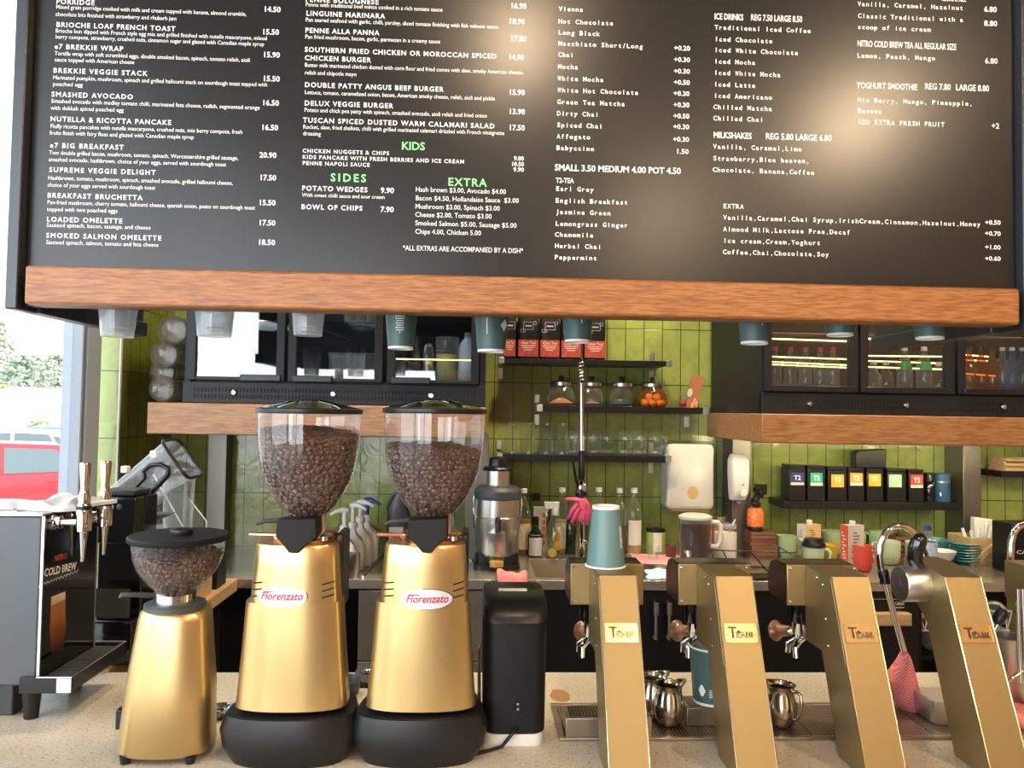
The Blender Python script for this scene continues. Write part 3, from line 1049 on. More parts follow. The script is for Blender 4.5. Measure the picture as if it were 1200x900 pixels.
for px in (768.5, 784):
    a = P(px, 706, YB0 + 0.005)
    b = P(px, 749, YB0 + 0.005)
    h = MB().tube([(a.x, YB0 + 0.03, a.z - .004), (a.x, YB0, a.z - .004), (a.x, YB0, b.z), (a.x, YB0 + 0.03, b.z)], 0.006, 8)
    h.box(a.x - 0.009, a.x + 0.009, YB0 - 0.004, YB0 + 0.004, a.z - 0.045, a.z)
    obj('door_handle', h, m_alu, bench, 'short bar handle')
# raised rim round the drainer
a, b = C(452, 646), C(414, 690)
c = MB()
c.tube([(xq + .012, YB0 + .03, Z0 + .004), (C(452, 646).x, C(452, 646).y, Z0 + .004), (C(520, 647).x, C(452, 646).y, Z0 + .004)], 0.005, 8)
obj('drainer_rim', c, m_steel, bench)

ov = thing('under_bench_oven', 'black under-bench appliance with a pale timber handle bar', 'appliance', ((xoven0 + xoven1) / 2, YB0 + 0.3, 0.0))
obj('body', MB().box(xoven0, xoven1, YB0 + 0.025, YB0 + 0.53, 0.0, Z0 - 0.04), m_black, ov, bevel=0.003)
a, b = P(1022, 719, YB0 - 0.01), P(1069, 734, YB0 - 0.01)
obj('handle', MB().box(a.x, b.x, YB0 - 0.012, YB0 + 0.026, b.z, a.z), m_palewood, ov, 'pale timber handle bar', bevel=0.004)
t = MB()
a = P(1049, 709, YB0 + .0245)
put_text(t, 'Culinaire', frame_xf((a.x, YB0 + .0243, a.z), (1, 0, 0), (0, 0, 1)), P(1064, 709, YB0).x - a.x, 4 * mpp(a), 'b')
a = P(1047, 712, YB0 + .0245)
t.box(a.x, P(1064, 712, YB0).x, YB0 + .0238, YB0 + .0246, a.z - .001, a.z + .001)
a = P(1052, 718, YB0 + .0245)
put_text(t, 'Chop', frame_xf((a.x, YB0 + .0243, a.z), (1, 0, 0), (0, 0, 1)), P(1063, 709, YB0).x - a.x, 3 * mpp(a), 'r')
obj('lettering', t, m_letter, ov, smooth=0, recalc=False)
a, b = P(1020, 706, YB0 + .024), P(1070, 700, YB0 + .024)
obj('trim_strip', MB().box(a.x, b.x, YB0 + .020, YB0 + .026, a.z + .012, a.z + .014), m_alu, ov)

# ------------------------------------------------------------------ fridge shelves and fridges
YS = 2.82


def shelf_beam(name, px0, px1, yt_, yb_, label):
    a, b = P(px0, (yt_ + yb_) / 2, YS), P(px1, (yt_ + yb_) / 2, YS)
    z1, z0 = P((px0 + px1) / 2, yt_, YS).z, P((px0 + px1) / 2, yb_, YS).z
    solo(name, MB().box(a.x, b.x, YS, YW - 0.002, z0, z1), m_shelfwood, label, 'shelf', bevel=0.004)
    return a.x, b.x, z0, z1


zc = P(372, 474.5, YS).z
lsx0, lsx1, lsz0, lsz1 = shelf_beam('fridge_shelf', 172, 569, 474.5, 511, 'thick timber shelf carrying the left bar fridge')
rsx0, rsx1, rsz0, rsz1 = shelf_beam('fridge_shelf', 893, 1330, 488, 522, 'thick timber shelf carrying the right bar fridge')


def fridge(px0, doors, px1, zf, gl_y, label, m_gl):
    """doors: (frame x0, x1) pixel spans on the front plane"""
    Y0 = YS + 0.012
    X = lambda px: P(px, 455, Y0).x
    x0, x1 = X(px0), X(px1)
    zvent = zf + 0.078
    ztop = zf + 0.62
    r = thing('bar_fridge', label, 'fridge', ((x0 + x1) / 2, 3.1, zf))
    b = MB()
    b.box(x0, x0 + 0.025, Y0 + 0.012, 3.46, zf, ztop)
    b.box(x1 - 0.025, x1, Y0 + 0.012, 3.46, zf, ztop)
    b.box(x0 + 0.025, x1 - 0.025, 3.43, 3.46, zf, ztop)
    b.box(x0 + 0.025, x1 - 0.025, Y0 + 0.03, 3.43, zf, zvent + 0.012)
    b.box(x0 + 0.025, x1 - 0.025, Y0 + 0.03, 3.43, ztop - 0.03, ztop)
    obj('cabinet', b, m_fridge, r, bevel=0.003)
    v = MB().box(x0, x1, Y0, Y0 + 0.028, zf + 0.001, zvent)
    vp = obj('vent_panel', v, m_fridge, r, bevel=0.002)
    sl = MB()
    k = x0 + 0.04
    while k < x1 - 0.04:
        for zz in (zf + 0.018, zf + 0.042):
            sl.box(k, k + 0.006, Y0 - 0.0012, Y0 + 0.002, zz, zz + 0.015)
        k += 0.0125
    obj('vent_slot', sl, mat('slot_black', (0.002, 0.002, 0.002), 0.8), vp, smooth=0)
    for d0, d1 in doors:
        a, b_ = X(d0), X(d1)
        ll = MB().lathe(0, 0, [(0.0, -.001), (.010, -.001), (.010, .006), (.006, .009), (0.0, .009)], 16, xf=Matrix.Translation(((a + b_) / 2 - 0.005, Y0, zf + 0.040)) @ Matrix.Rotation(pi / 2, 4, 'X'))
        obj('door_lock', ll, m_chrome, r, 'round chrome lock')
    zl = zvent + 0.006
    gz = P((px0 + px1) / 2, gl_y, Y0).z
    for d0, d1 in doors:
        a, b_ = X(d0), X(d1)
        fr = MB()
        w = 0.030
        fr.box(a, a + w, Y0 - 0.006, Y0 + 0.028, zl, ztop)
        fr.box(b_ - w, b_, Y0 - 0.006, Y0 + 0.028, zl, ztop)
        fr.box(a + w, b_ - w, Y0 - 0.006, Y0 + 0.028, zl, gz)
        fr.box(a + w, b_ - w, Y0 - 0.006, Y0 + 0.028, ztop - 0.05, ztop)
        dr = obj('door', fr, m_fridge, r, bevel=0.002)
        obj('glass_pane', MB().box(a + w - 0.002, b_ - w + 0.002, Y0 + 0.004, Y0 + 0.008, gz - .002, ztop - 0.048), m_gl, dr)
        mid = a + (b_ - a) * (0.55 if d0 == doors[0][0] else 0.05)
        obj('door_pull', MB().box(mid, mid + (b_ - a) * .42, Y0 - 0.016, Y0 - 0.005, zl - 0.002, zl + 0.022), m_black, dr, bevel=0.003)
    sh = MB()
    for k in range(22):
        yy = Y0 + 0.05 + k * 0.018
        sh.box(x0 + 0.03, x1 - 0.03, yy, yy + 0.003, zvent + 0.23, zvent + 0.233)
    obj('wire_shelf', sh, m_chrome, r, smooth=0)
    return r, zvent + 0.013, Y0


STREAK = mat('door_streak', (1, 0.8, 0.35), 0.5, emit=(1.0, 0.72, 0.25), estr=5)  # glowing streaks in place of yellow reflections on the door glass
flr, flz, FY = fridge(214, [(219, 333), (337, 448), (453, 561)], 569, lsz1 + 0.0005, 443.5, 'three-door black bar fridge on the left timber shelf', m_door)
frr, frz, FY = fridge(893, [(895, 1005), (1008, 1118), (1122, 1232)], 1240, rsz1 + 0.0005, 454, 'three-door black bar fridge on the right timber shelf', m_door2)


def strip(r, pts, rad=0.003):
    b = MB()
    for p0, p1 in pts:
        b.tube([p0, p1], rad, 6)
    return obj('reflection_streak', b, STREAK, r, 'warm glowing streak painting a reflection on the glass')


strip(flr, [(P(463, 420.5, FY + .03), P(560, 422.5, FY + .03))], 0.0022)
strip(frr, [(P(904, 418, 3.10), P(994, 421, 3.10)), (P(904, 424, 3.15), P(994, 428, 3.15)), (P(904, 427, 3.06), P(994, 431, 3.06)), (P(904, 397, 2.9), P(994, 400, 2.9)),
            (P(1018, 417, 3.10), P(1108, 418, 3.10)), (P(1018, 423, 3.15), P(1108, 426, 3.15)), (P(1018, 430, 3.06), P(1108, 433, 3.06)), (P(1018, 397, 2.9), P(1108, 399, 2.9)),
            (P(1132, 416, 3.10), P(1158, 418, 3.10)), (P(1132, 422, 3.15), P(1158, 423, 3.15)), (P(1132, 438, 3.15), P(1210, 444, 3.15))], 0.0028)
# cool tube lights added out of sight in the fridge tops to brighten the contents
m_fill_tube = mat('fill_glow', (1, 1, 1), 0.5, emit=(0.85, 0.93, 1.0), estr=14)
for r, xx0, xx1, zf in ((flr, 214, 569, flz), (frr, 893, 1240, frz)):
    a, b = P(xx0 + 12, 400, FY).x, P(xx1 - 12, 400, FY).x
    obj('fill_tube', MB().tube([(a + .03, FY + .06, zf + 0.49), (b - .03, FY + .06, zf + 0.49)], 0.008, 8), m_fill_tube, r, 'unseen white tube added to brighten the fridge')

# warm strip light fixed under the right timber shelf
xs_, xe_ = P(890, 520, 3.1).x, P(1240, 520, 3.1).x
sl_ = thing('strip_light', 'warm strip light under the right timber shelf', 'light', ((xs_ + xe_) / 2, 3.0, rsz0 - .012))
obj('channel', MB().box(xs_, xe_, 2.99, 3.01, rsz0 - .008, rsz0 - .0005), m_alu, sl_)
l_ = lamp('strip_lamp', 'AREA', ((xs_ + xe_) / 2, 3.0, rsz0 - .010), 9, (1, .85, .5), ((xs_ + xe_) / 2, 3.5, rsz0 - .55), xe_ - xs_, .02)
# ------------------------------------------------------------------ steel posts, left wall edges
st = MB().box(P(243, 580, 3.43).x, P(265, 580, 3.43).x, 3.42, YW, Z0, lsz0)
struct('column_1', st, m_post, bevel=0.002)
st = MB().box(P(545, 580, 3.20).x, P(572, 580, 3.20).x, 3.20, YW, Z0 + 0.0005, lsz0)
struct('column_2', st, m_post, bevel=0.002)
a = P(858, 580, 3.36).x
struct('column_3', MB().box(a, P(880, 580, 3.36).x, 3.36, YW, Z0 + .0005, rsz0), m_post, bevel=0.002)
struct('column_4', MB().box(P(1129, 580, 3.36).x, P(1150, 580, 3.36).x, 3.36, YW, Z0 + .0005, rsz0), m_post, bevel=0.002)

# ------------------------------------------------------------------ wall shelves with small steel clips
YSF = 3.32


def wall_shelf(px0, px1, yt_, yb_, label, clips):
    a, b = P(px0, yt_, YSF), P(px1, yt_, YSF)
    xm_ = (px0 + px1) / 2
    z1, z0 = P(xm_, yt_, YSF).z, P(xm_, yb_, YSF).z
    r = thing('wall_shelf', label, 'shelf', ((a.x + b.x) / 2, 3.41, z0))
    obj('board', MB().box(a.x, b.x, YSF, YW - 0.0005, z0, z1), m_black, r, bevel=0.001)
    for side in clips:
        x = a.x if side < 0 else b.x
        c = MB()
        c.box(x - 0.026 if side < 0 else x, x if side < 0 else x + 0.026, YSF, YSF + 0.06, z0 + 0.001, z1 + 0.004)
        c.box(x - 0.022 if side < 0 else x - 0.035, x if side < 0 else x - 0.013, YW - 0.006, YW - .0005, z0 - 0.06, z0 - 0.012)
        if side > 0 and clips == (-1, 1):
            pass
        c.box(x - 0.022 if side < 0 else x - 0.035, x if side < 0 else x - 0.013, YW - 0.006, YW - .0005, z1 + 0.012, z1 + 0.05)
        obj('clip', c, m_alu, r, 'small square steel clip', bevel=0.001)
    return z1, a.x, b.x


s1, _, _ = wall_shelf(591, 781, 421.5, 427.5, 'top black wall shelf, holding the coffee bags', (-1, 1))
s2, _, _ = wall_shelf(636, 824, 476.5, 484, 'middle black wall shelf, holding the lidded jars', (-1, 1))
s3, _, _ = wall_shelf(589, 780, 533.5, 541, 'bottom black wall shelf, holding the drinking glasses', (-1, 1))
s4, _, _ = wall_shelf(919, 1122, 588.5, 597, 'black wall shelf lined with black tea tins', ())
s5, _, _ = wall_shelf(1174, 1290, 553, 560, 'short black wall shelf at the right edge, under a slatted crate', ())


# ------------------------------------------------------------------ turned things placed by their outline
def axis_x(px, py, Y):
    return P(px, py, Y).x


def turn(mb, px, Y, prof, seg=24, py0=None, zb_=None, scale=1.0, sy=1.0, cap0=True, cap1=True):
    """prof: (pixel row, half width in pixels) from the bottom up; zb_: true height of the lowest row"""
    yb_ = prof[0][0] if py0 is None else py0
    q = P(px, yb_, Y)
    k = mpp(q)
    zz = (zb_ if zb_ is not None else q.z)
    pr_ = [(w * k * scale, zz + (yb_ - y) * k * 1.0) for y, w in prof]
    mb.lathe(q.x, Y, pr_, seg, 1, sy, cap0, cap1)
    return q.x, k


def onbench(px, yb_, z=Z0):
    return C(px, yb_, z)
# ------------------------------------------------------------------ coffee grinders
def sring(xc, yc, a, bf, bb, z, n=2.4, seg=48):
    out = []
    for i in range(seg):
        t = 2 * pi * i / seg
        c, s = cos(t), sin(t)
        x = a * math.copysign(abs(c) ** (2 / n), c)
        b = bb if s > 0 else bf
        y = b * math.copysign(abs(s) ** (2 / n), s)
        out.append((xc + x, yc + y, z))
    return out


def yfront(x, a, bf, n=2.4):
    u = min(abs(x / a), 0.999)
    return -bf * (1 - u ** n) ** (1 / n)


def interp(tab, z):
    if z <= tab[0][0]:
        return tab[0][1:]
    for p, q in zip(tab, tab[1:]):
        if z <= q[0]:
            t = (z - p[0]) / (q[0] - p[0])
            return tuple(a + (b - a) * t for a, b in zip(p[1:], q[1:]))
    return tab[-1][1:]


def bean_mesh():
    vs, fs = [], []
    m = MB()
    m.ell((0, 0, 0), 0.0060, 0.0044, 0.0032, 10, 6)
    out = []
    for x, y, z in m.v:
        if z > 0 and abs(y) < 0.0009:
            z *= 0.25
        out.append((x, y, z))
    return out, m.f


BV, BF = bean_mesh()


def beans(name, xc, yc, inner, zfill, label, n, seed, tilt=0.012, big=1.0):
    """inner: (z, r) wall of the hopper; beans lie against the wall and over the top of the heap"""
    rnd = random.Random(seed)
    b = MB()

    def put(p, nrm):
        q = Vector(nrm).normalized()
        rot = q.to_track_quat('Z', 'Y').to_matrix().to_4x4()
        sp_ = Matrix.Rotation(rnd.random() * 2 * pi, 4, 'Z') @ Matrix.Rotation(rnd.uniform(-.35, .35), 4, 'X')
        if rnd.random() < .35:
            sp_ = sp_ @ Matrix.Rotation(pi, 4, 'X')
        s_ = big * rnd.uniform(.88, 1.12)
        b.add(BV, BF, Matrix.Translation(p) @ rot @ sp_ @ Matrix.Scale(s_, 4))
    z0 = inner[0][0]
    tot = 0
    # evenly spread rows up the wall
    z = z0 + 0.004
    st_ = 0.0086 * big
    while z < zfill + tilt:
        r, = interp(inner, z)
        r2, = interp(inner, z + .004)
        r -= 0.0038
        k = max(int(2 * pi * r / (0.0112 * big)), 4)
        off = rnd.random()
        for i in range(k):
            an = 2 * pi * (i + off + rnd.uniform(-.3, .3)) / k
            if z > zfill + tilt * cos(an - 2.2):
                continue
            if sin(an) > 0.55 and z < zfill - 0.03:
                continue
            put((xc + r * cos(an), yc + r * sin(an), z + rnd.uniform(-.002, .002)), (cos(an), sin(an), -(r2 - r - .0038) / .004))
        slope = math.hypot(.004, r2 - r - .0038) / .004
        z += st_ / min(slope, 2.2)
    rt, = interp(inner, zfill)
    k = int(rt * rt * pi / (0.0088 * big) ** 2)
    for i in range(k):
        r = rt * math.sqrt((i + .5) / k) * .97
        an = i * 2.39996
        put((xc + r * cos(an), yc + r * sin(an), zfill + tilt * cos(an - 2.2) * r / rt + (1 - r / rt) * .010 + rnd.uniform(-.002, .002)), (rnd.uniform(-.4, .4), rnd.uniform(-.4, .4), 1))
    # dark heart of the heap, just inside the outer layer
    prof = [(max(interp(inner, z0 + (zfill - z0) * i / 10)[0] - 0.0075, 0.004), z0 + 0.002 + (zfill - 0.012 - z0) * i / 10) for i in range(11)]
    b.lathe(xc, yc, prof, 20)
    return solo(name, b, m_bean, label, 'coffee beans', kind='stuff', smooth=60)


def big_grinder(px_base, px_hop, label, lab_b, fill_y, seed):
    Yc = 1.40
    k = mpp(P(px_base, 860, Yc))
    xc = P(px_base, 860, Yc).x
    hz = 481 + 0.0155 * (px_base - 600)
    Z = lambda y: 1.52 - (y - hz) * k
    r = thing('coffee_grinder', label, 'coffee grinder', (xc, Yc + .05, Z0))
    dx = 0.002
    base = [(Z0 + 0.0005, .098, .046, .13), (Z0 + .012, .106, .049, .14), (Z0 + .028, .116, .052, .15), (Z0 + .055, .1215, .053, .155), (Z0 + .082, .1125, .049, .148), (Z0 + .0845, .108, .046, .144)]
    obj('base', MB().loft([sring(xc, Yc, a, f_, b_, z) for z, a, f_, b_ in base]), m_black, r, 'black rounded base', smooth=40)
    sm = MB().box(xc - .0008, xc + .0008, Yc - .0545, Yc - .047, Z0 + .03, Z0 + .08)
    g = [(Z(824), .0975, .042, .135), (Z(760), .0895, .040, .128), (Z(703), .0835, .038, .122)]
    obj('lower_body', MB().loft([sring(xc + dx, Yc, a, f_, b_, z) for z, a, f_, b_ in g]), m_gold, r, 'gold lower housing', smooth=40)
    u = [(Z(725), .0800, .0387, .116), (Z(703), .0783, .038, .115), (Z(660), .0745, .037, .110), (Z(640), .0722, .036, .106), (Z(636.5), .070, .034, .104)]
    obj('upper_body', MB().loft([sring(xc + dx * 2.2, Yc, a, f_, b_, z) for z, a, f_, b_ in u]), m_gold, r, 'gold upper housing', smooth=40)
    tabu = [(z, a, f_) for z, a, f_, b_ in u]
    tabl = [(z, a, f_) for z, a, f_, b_ in g]

    def surf(x, z, e=.0006):
        a1, f1 = interp(tabu, z)
        a2, f2 = interp(tabl, z)
        y1 = yfront(x - dx * 2.2, a1, f1)
        y2 = yfront(x - dx, a2, f2) if z < Z(703) else 0
        return Yc + min(y1, y2) - e
    # oval badge wrapped on the body
    lb, zc_, ha, hb = (lab_b[0] - px_base) * k * .97, Z(lab_b[1]), 31 * k * .97, 12.2 * k * .97
    for nm, e, sc_, mm in (('badge_rim', .0008, 1.0, m_chrome), ('badge', .0012, .955, mat('badge_silver', (.62, .64, .68), .35, .3))):
        o_ = MB()
        rings = []
        for j in range(7):
            rr = sc_ * j / 6
            rings.append([(xc + lb + ha * max(rr, 1e-3) * cos(2 * pi * i / 40), 0, zc_ + hb * max(rr, 1e-3) * sin(2 * pi * i / 40)) for i in range(40)])
        rings = [[(p[0], surf(p[0] - xc, p[2], e), p[2]) for p in rg] for rg in rings]
        o_.loft(rings, False, False)
        bd = obj(nm, o_, mm, r, 'silver oval badge' if nm == 'badge' else None, smooth=60)
    vs, fs = text_layout('Fiorenzato', ha * 1.62, 8.6 * k, 'b', 'fit', 'c')
    o_ = MB()
    pts = []
    for u_, v_ in vs:
        x = lb + u_ + v_ * .28 - .001
        z = zc_ + v_ - 3.6 * k
        pts.append((xc + x, surf(x, z, .0017), z))
    o_.add(pts, fs)
    x0 = lb - ha * .80
    bar = [(x0 + ha * .07, zc_ + 5.6 * k), (x0 + ha * .5, zc_ + 5.6 * k), (x0 + ha * .5, zc_ + 4.5 * k), (x0 + ha * .07, zc_ + 4.3 * k)]
    o_.add([(xc + x, surf(x, z, .0017), z) for x, z in bar], [(0, 1, 2, 3)])
    obj('badge_lettering', o_, mat('badge_red', (.42, .03, .05), .5), bd, smooth=0, recalc=False)
    o_ = MB()
    for sg in (-1, 1):
        x = lb + sg * ha * .88
        o_.ell((xc + x, surf(x, zc_, .001), zc_), .0022, .0015, .0022, 10, 6)
    obj('badge_screw', o_, m_chrome, bd)
    # cooling slots
    o_ = MB()
    for sg in (-1, 1):
        for zz in (680, 687.5, 695):
            z = Z(zz)
            xs = [sg * (.052 + .019 * i / 6) for i in range(7)]
            rs = [[(xc + x + dx * 2, surf(x + dx * 2, z, .0009), z + sg * (i - 3) * .0006 - .0012), (xc + x + dx * 2, surf(x + dx * 2, z, .0009), z + sg * (i - 3) * .0006 + .0012)] for i, x in enumerate(xs)]
            n = len(o_.v)
            vs2 = [p for q in rs for p in q]
            o_.add(vs2, [(2 * i, 2 * i + 1, 2 * i + 3, 2 * i + 2) for i in range(6)])
    obj('cooling_slot', o_, mat('slot_dark', (.004, .004, .004), .8), r, smooth=0)
    # head: copper collar, hopper neck, feed block, levers
    xh = xc + (px_hop - px_base) * k * 0.90
    Yh = 1.435
    zt_ = Z(636.5)
    obj('collar', MB().lathe(xh, Yh, [(.058, zt_ - .001), (.060, zt_ + .006), (.056, zt_ + .010), (.056, zt_ + .013), (.050, zt_ + .016)], 36), m_copper, r, 'copper adjusting collar')
    lv = MB()
    lv.tube([(xh - .05, Yh - .01, zt_ + .009), (xh - .10, Yh - .014, zt_ + .011)], .0042, 10)
    obj('adjusting_rod', lv, m_copper, r, 'short copper rod')
    pts = [(xh - .035, Yh, zt_ + .035), (xh - .075, Yh - .01, zt_ + .034), (xh - .088, Yh - .016, zt_ + .029)]
    lv = MB().tube(pts, [.005, .004, .003], 8)
    obj('shutter_tab', lv, m_darkgrey, r)
    lv = MB()
    lv.tube([(xh + .030, Yh - .01, zt_ + .012), (xh + .030, Yh - .01, zt_ + .05)], .005, 10)
    lv.lathe(xh + .040, Yh - .045, [(.007, zt_ + .006), (.007, zt_ + .013), (.004, zt_ + .014)], 12)
    obj('bolt', lv, m_steel, r)
    ks = mpp((xh, Yh - .05, zt_))
    bx = xh - .006
    poly = [(bx - .034, zt_ + .044), (bx + .034, zt_ + .047), (bx + .036, zt_ + .012), (bx + .018, zt_ + .001), (bx + .008, zt_ - .011), (bx - .007, zt_ - .010), (bx - .018, zt_ + .002), (bx - .036, zt_ + .014)]
    blk = MB()
    blk.loft([[(x, Yh - .083 + .022 * (abs(x - bx) / .035) ** 2, z) for x, z in poly], [(x, Yh - .02, z) for x, z in poly]])
    blk.box(bx - .03, bx + .03, Yh - .02, Yh + .03, zt_ + .014, zt_ + .043)
    obj('feed_block', blk, m_blackmatt, r, 'black angular block', bevel=.002, smooth=20)
    kh = mpp((xh, Yh, 1.45))
    ZH = lambda y: 1.52 - (y - (481 + 0.0155 * (px_hop - 600))) * kh
    hp = [(607, 19), (600, 24), (590, 33), (578, 41), (562, 49.5), (545, 54.5), (525, 57.5), (505, 58.5), (483, 59)]
    prof = [(w * kh, ZH(y)) for y, w in hp]
    neck = [(.024, ZH(615)), (.031, ZH(612)), (.031, ZH(609)), (.0295, ZH(607))]
    obj('hopper_neck', MB().lathe(xh, Yh, neck, 28), thin_glass('neck_plastic', (.8, .8, .8), 1, .05, .15, (.7, .7, .7), .3), r)
    obj('hopper', MB().lathe(xh, Yh, prof, 48, cap0=False, cap1=False), m_hopper, r, 'clear bean hopper', smooth=60)
    lid = [(60.5, 484), (61, 482.5), (61, 479), (57, 477.5), (40, 473.5), (25, 469.5), (14, 468), (0, 467.8)]
    lp = [(w * kh, ZH(y)) for w, y in lid]
    obj('lid_rim', MB().lathe(xh, Yh, [(.0, lp[0][1] + .0006)] + lp[:4] + [(0.05, lp[3][1])], 48, cap0=False, cap1=False), m_black, r, smooth=40)
    obj('lid', MB().lathe(xh, Yh, lp[3:], 48, cap0=False), thin_glass('lid_plastic', (.30, .30, .22), 1, .04, .25, (.05, .05, .04), .3), r, 'smoked domed lid', smooth=60)
    obj('side_chute', MB().box(xc + .068, xc + .082, Yc + .02, Yc + .10, Z(720), Z(628)), m_black, r, bevel=.004)
    inner = [(z, max(w - .0025, .003)) for w, z in prof]
    beans('coffee_beans', xh, Yh, inner, ZH(fill_y), ('roasted coffee beans filling the left large hopper almost to its lid' if seed == 1 else 'roasted coffee beans filling the right large hopper two thirds full'), 0, seed, big=1.0)
    return r


big_grinder(340, 350, 'large gold grinder standing left of its twin, clear hopper nearly full', (332, 694), 508, 1)
big_grinder(491.5, 502.5, 'large gold grinder standing right of its twin, hopper two thirds full', (499.5, 697), 527, 2)


def small_grinder():
    Yc = 1.41
    pb = 193.5
    k = mpp(P(pb, 870, Yc))
    xc = P(pb, 870, Yc).x
    hz = 481 + .0155 * (pb - 600)
    Z = lambda y: 1.52 - (y - hz) * k
    r = thing('coffee_grinder', 'small plain gold grinder with a low hopper under a flat black lid', 'coffee grinder', (xc, Yc + .03, Z0))
    cxo = lambda y: xc + (200 - pb) * k * (884 - y) / 170
    g = [(Z0 + .012, .0765, .045, .10), (Z0 + .016, .080, .048, .105), (Z(800), .0735, .046, .095), (Z(725), .0605, .040, .080), (Z(716), .0575, .038, .078), (Z(713), .052, .034, .072)]
    ys = [886, 882, 800, 725, 716, 713]
    obj('body', MB().loft([sring(cxo(y), Yc, a, f_, b_, z, 2.3) for (z, a, f_, b_), y in zip(g, ys)]), m_gold2, r, 'satin gold tapered housing', smooth=40)
    for sx_, sy_ in ((-1, -1), (1, -1), (-1, 1), (1, 1)):
        obj('foot', MB().lathe(xc + .055 * sx_, Yc + (.03 if sy_ < 0 else .075) * sy_, [(.008, Z0 + .0003), (.010, Z0 + .014)], 14), m_black, r)
    obj('switch', MB().box(xc - .088, xc - .076, Yc + .0, Yc + .02, Z(855), Z(832)), m_black, r, 'small black switch', bevel=.002)
    xh = cxo(700)
    obj('collar', MB().lathe(xh, Yc, [(.046, Z(714)), (.052, Z(712)), (.052, Z(707)), (.045, Z(705))], 36), m_darkgrey, r, 'dark ring collar')
    obj('neck', MB().lathe(xh, Yc, [(.034, Z(706)), (.034, Z(695)), (.032, Z(694))], 32), m_chrome, r, 'chrome neck ring')
    obj('shutter_tab', MB().tube([(xh - .03, Yc, Z(699)), (xh - .062, Yc - .02, Z(694.5)), (xh - .082, Yc - .028, Z(693.5)), (xh - .085, Yc - .028, Z(697))], [.005, .0045, .004, .003], 8), m_darkgrey, r)
    hp = [(696, 20), (688, 24), (676, 36), (664, 45), (650, 50.5), (636, 53)]
    zl = Z(631)
    prof = [(w * k * .985, Z(y + 4)) for y, w in hp[:-1]] + [(53 * k * .985, zl - .004)]
    obj('hopper', MB().lathe(xh + .003, Yc, prof, 44, cap0=False, cap1=False), m_hopper, r, 'clear bowl hopper', smooth=60)
    xl_ = xh + .003
    obj('lid', MB().lathe(xl_, Yc, [(0, zl - .004), (.0835, zl - .004), (.0855, zl - .001), (.0855, zl + .004), (.083, zl + .0065), (0, zl + .0068)], 48, cap0=False, cap1=False), m_blackmatt, r, 'flat black lid', smooth=40)
    obj('lid_knob', MB().lathe(xl_ + .004, Yc, [(.019, zl + .006), (.0205, zl + .012), (.0195, zl + .016), (.012, zl + .018), (0, zl + .0182)], 28, cap1=False), m_black, r, smooth=40)
    inner = [(z, max(w - .0025, .003)) for w, z in prof]
    beans('coffee_beans', xl_, Yc, inner, Z(650), 'roasted coffee beans in the bowl hopper of the small grinder', 0, 3, .006, .95)


small_grinder()


# ------------------------------------------------------------------ leaning gold towers
ZB = Z0 + .0005
TW = .0690
FA = (1.285, ZB)
FB = (1.42, 1.2195)


def fpt(s, off=0.0):
    d_ = Vector((FB[0] - FA[0], FB[1] - FA[1]))
    n_ = Vector((-d_.y, d_.x)).normalized()
    return (FA[0] + d_.x * s + n_.x * off, FA[1] + d_.y * s + n_.y * off)


def badge(r, xc, s):
    y0, z0 = fpt(s)
    d_ = (0, FB[0] - FA[0], FB[1] - FA[1])
    xf = frame_xf((xc, y0, z0), (1, 0, 0), d_)
    xf = frame_xf(Vector((xc, y0, z0)) + xf.to_3x3() @ Vector((0, 0, .0002)), (1, 0, 0), d_)
    p = MB(xf)
    w, h = .0295, .0165
    p.box(-w, w, -h, h, 0, .0012)
    bd = obj('badge', p, m_badge, r, 'raised rectangular badge')
    p = MB(xf)
    for x0, x1, y0_, y1_ in ((-w, w, h - .002, h), (-w, w, -h, -h + .002), (-w, -w + .002, -h, h), (w - .002, w, -h, h)):
        p.box(x0, x1, y0_, y1_, .0012, .0028)
    for sx_ in (-1, 1):
        p.lathe(sx_ * (w - .0042), -.001, [(.0022, .0012), (.0022, .0026), (.001, .003)], 10)
    obj('badge_rim', p, m_badge, bd, smooth=0)
    p = MB(xf)
    x2 = xf @ Matrix.Translation((-.0225, -.008, .0018))
    put_text(p, 'T', x2, .0155, .0185, 'b')
    x2 = xf @ Matrix.Translation((-.0095, -.0085, .0018))
    put_text(p, 'ECH-BAR', x2, .032, .0108, 'b')
    p.box(-.006, -.0015, -.001, .0045, .0012, .0019)
    obj('badge_lettering', p, mat('badge_ink', (.03, .022, .016), .4), bd, smooth=0, recalc=False)


def screw(p, x, y, z, ax, r=.0034):
    R = Matrix.Rotation(pi / 2, 4, 'X') if ax == 'y' else Matrix.Rotation(-pi / 2, 4, 'Y')
    p.lathe(0, 0, [(r, 0), (r, .0010), (r * .6, .0022), (0, .0024)], 12, xf=Matrix.Translation((x, y, z)) @ R)


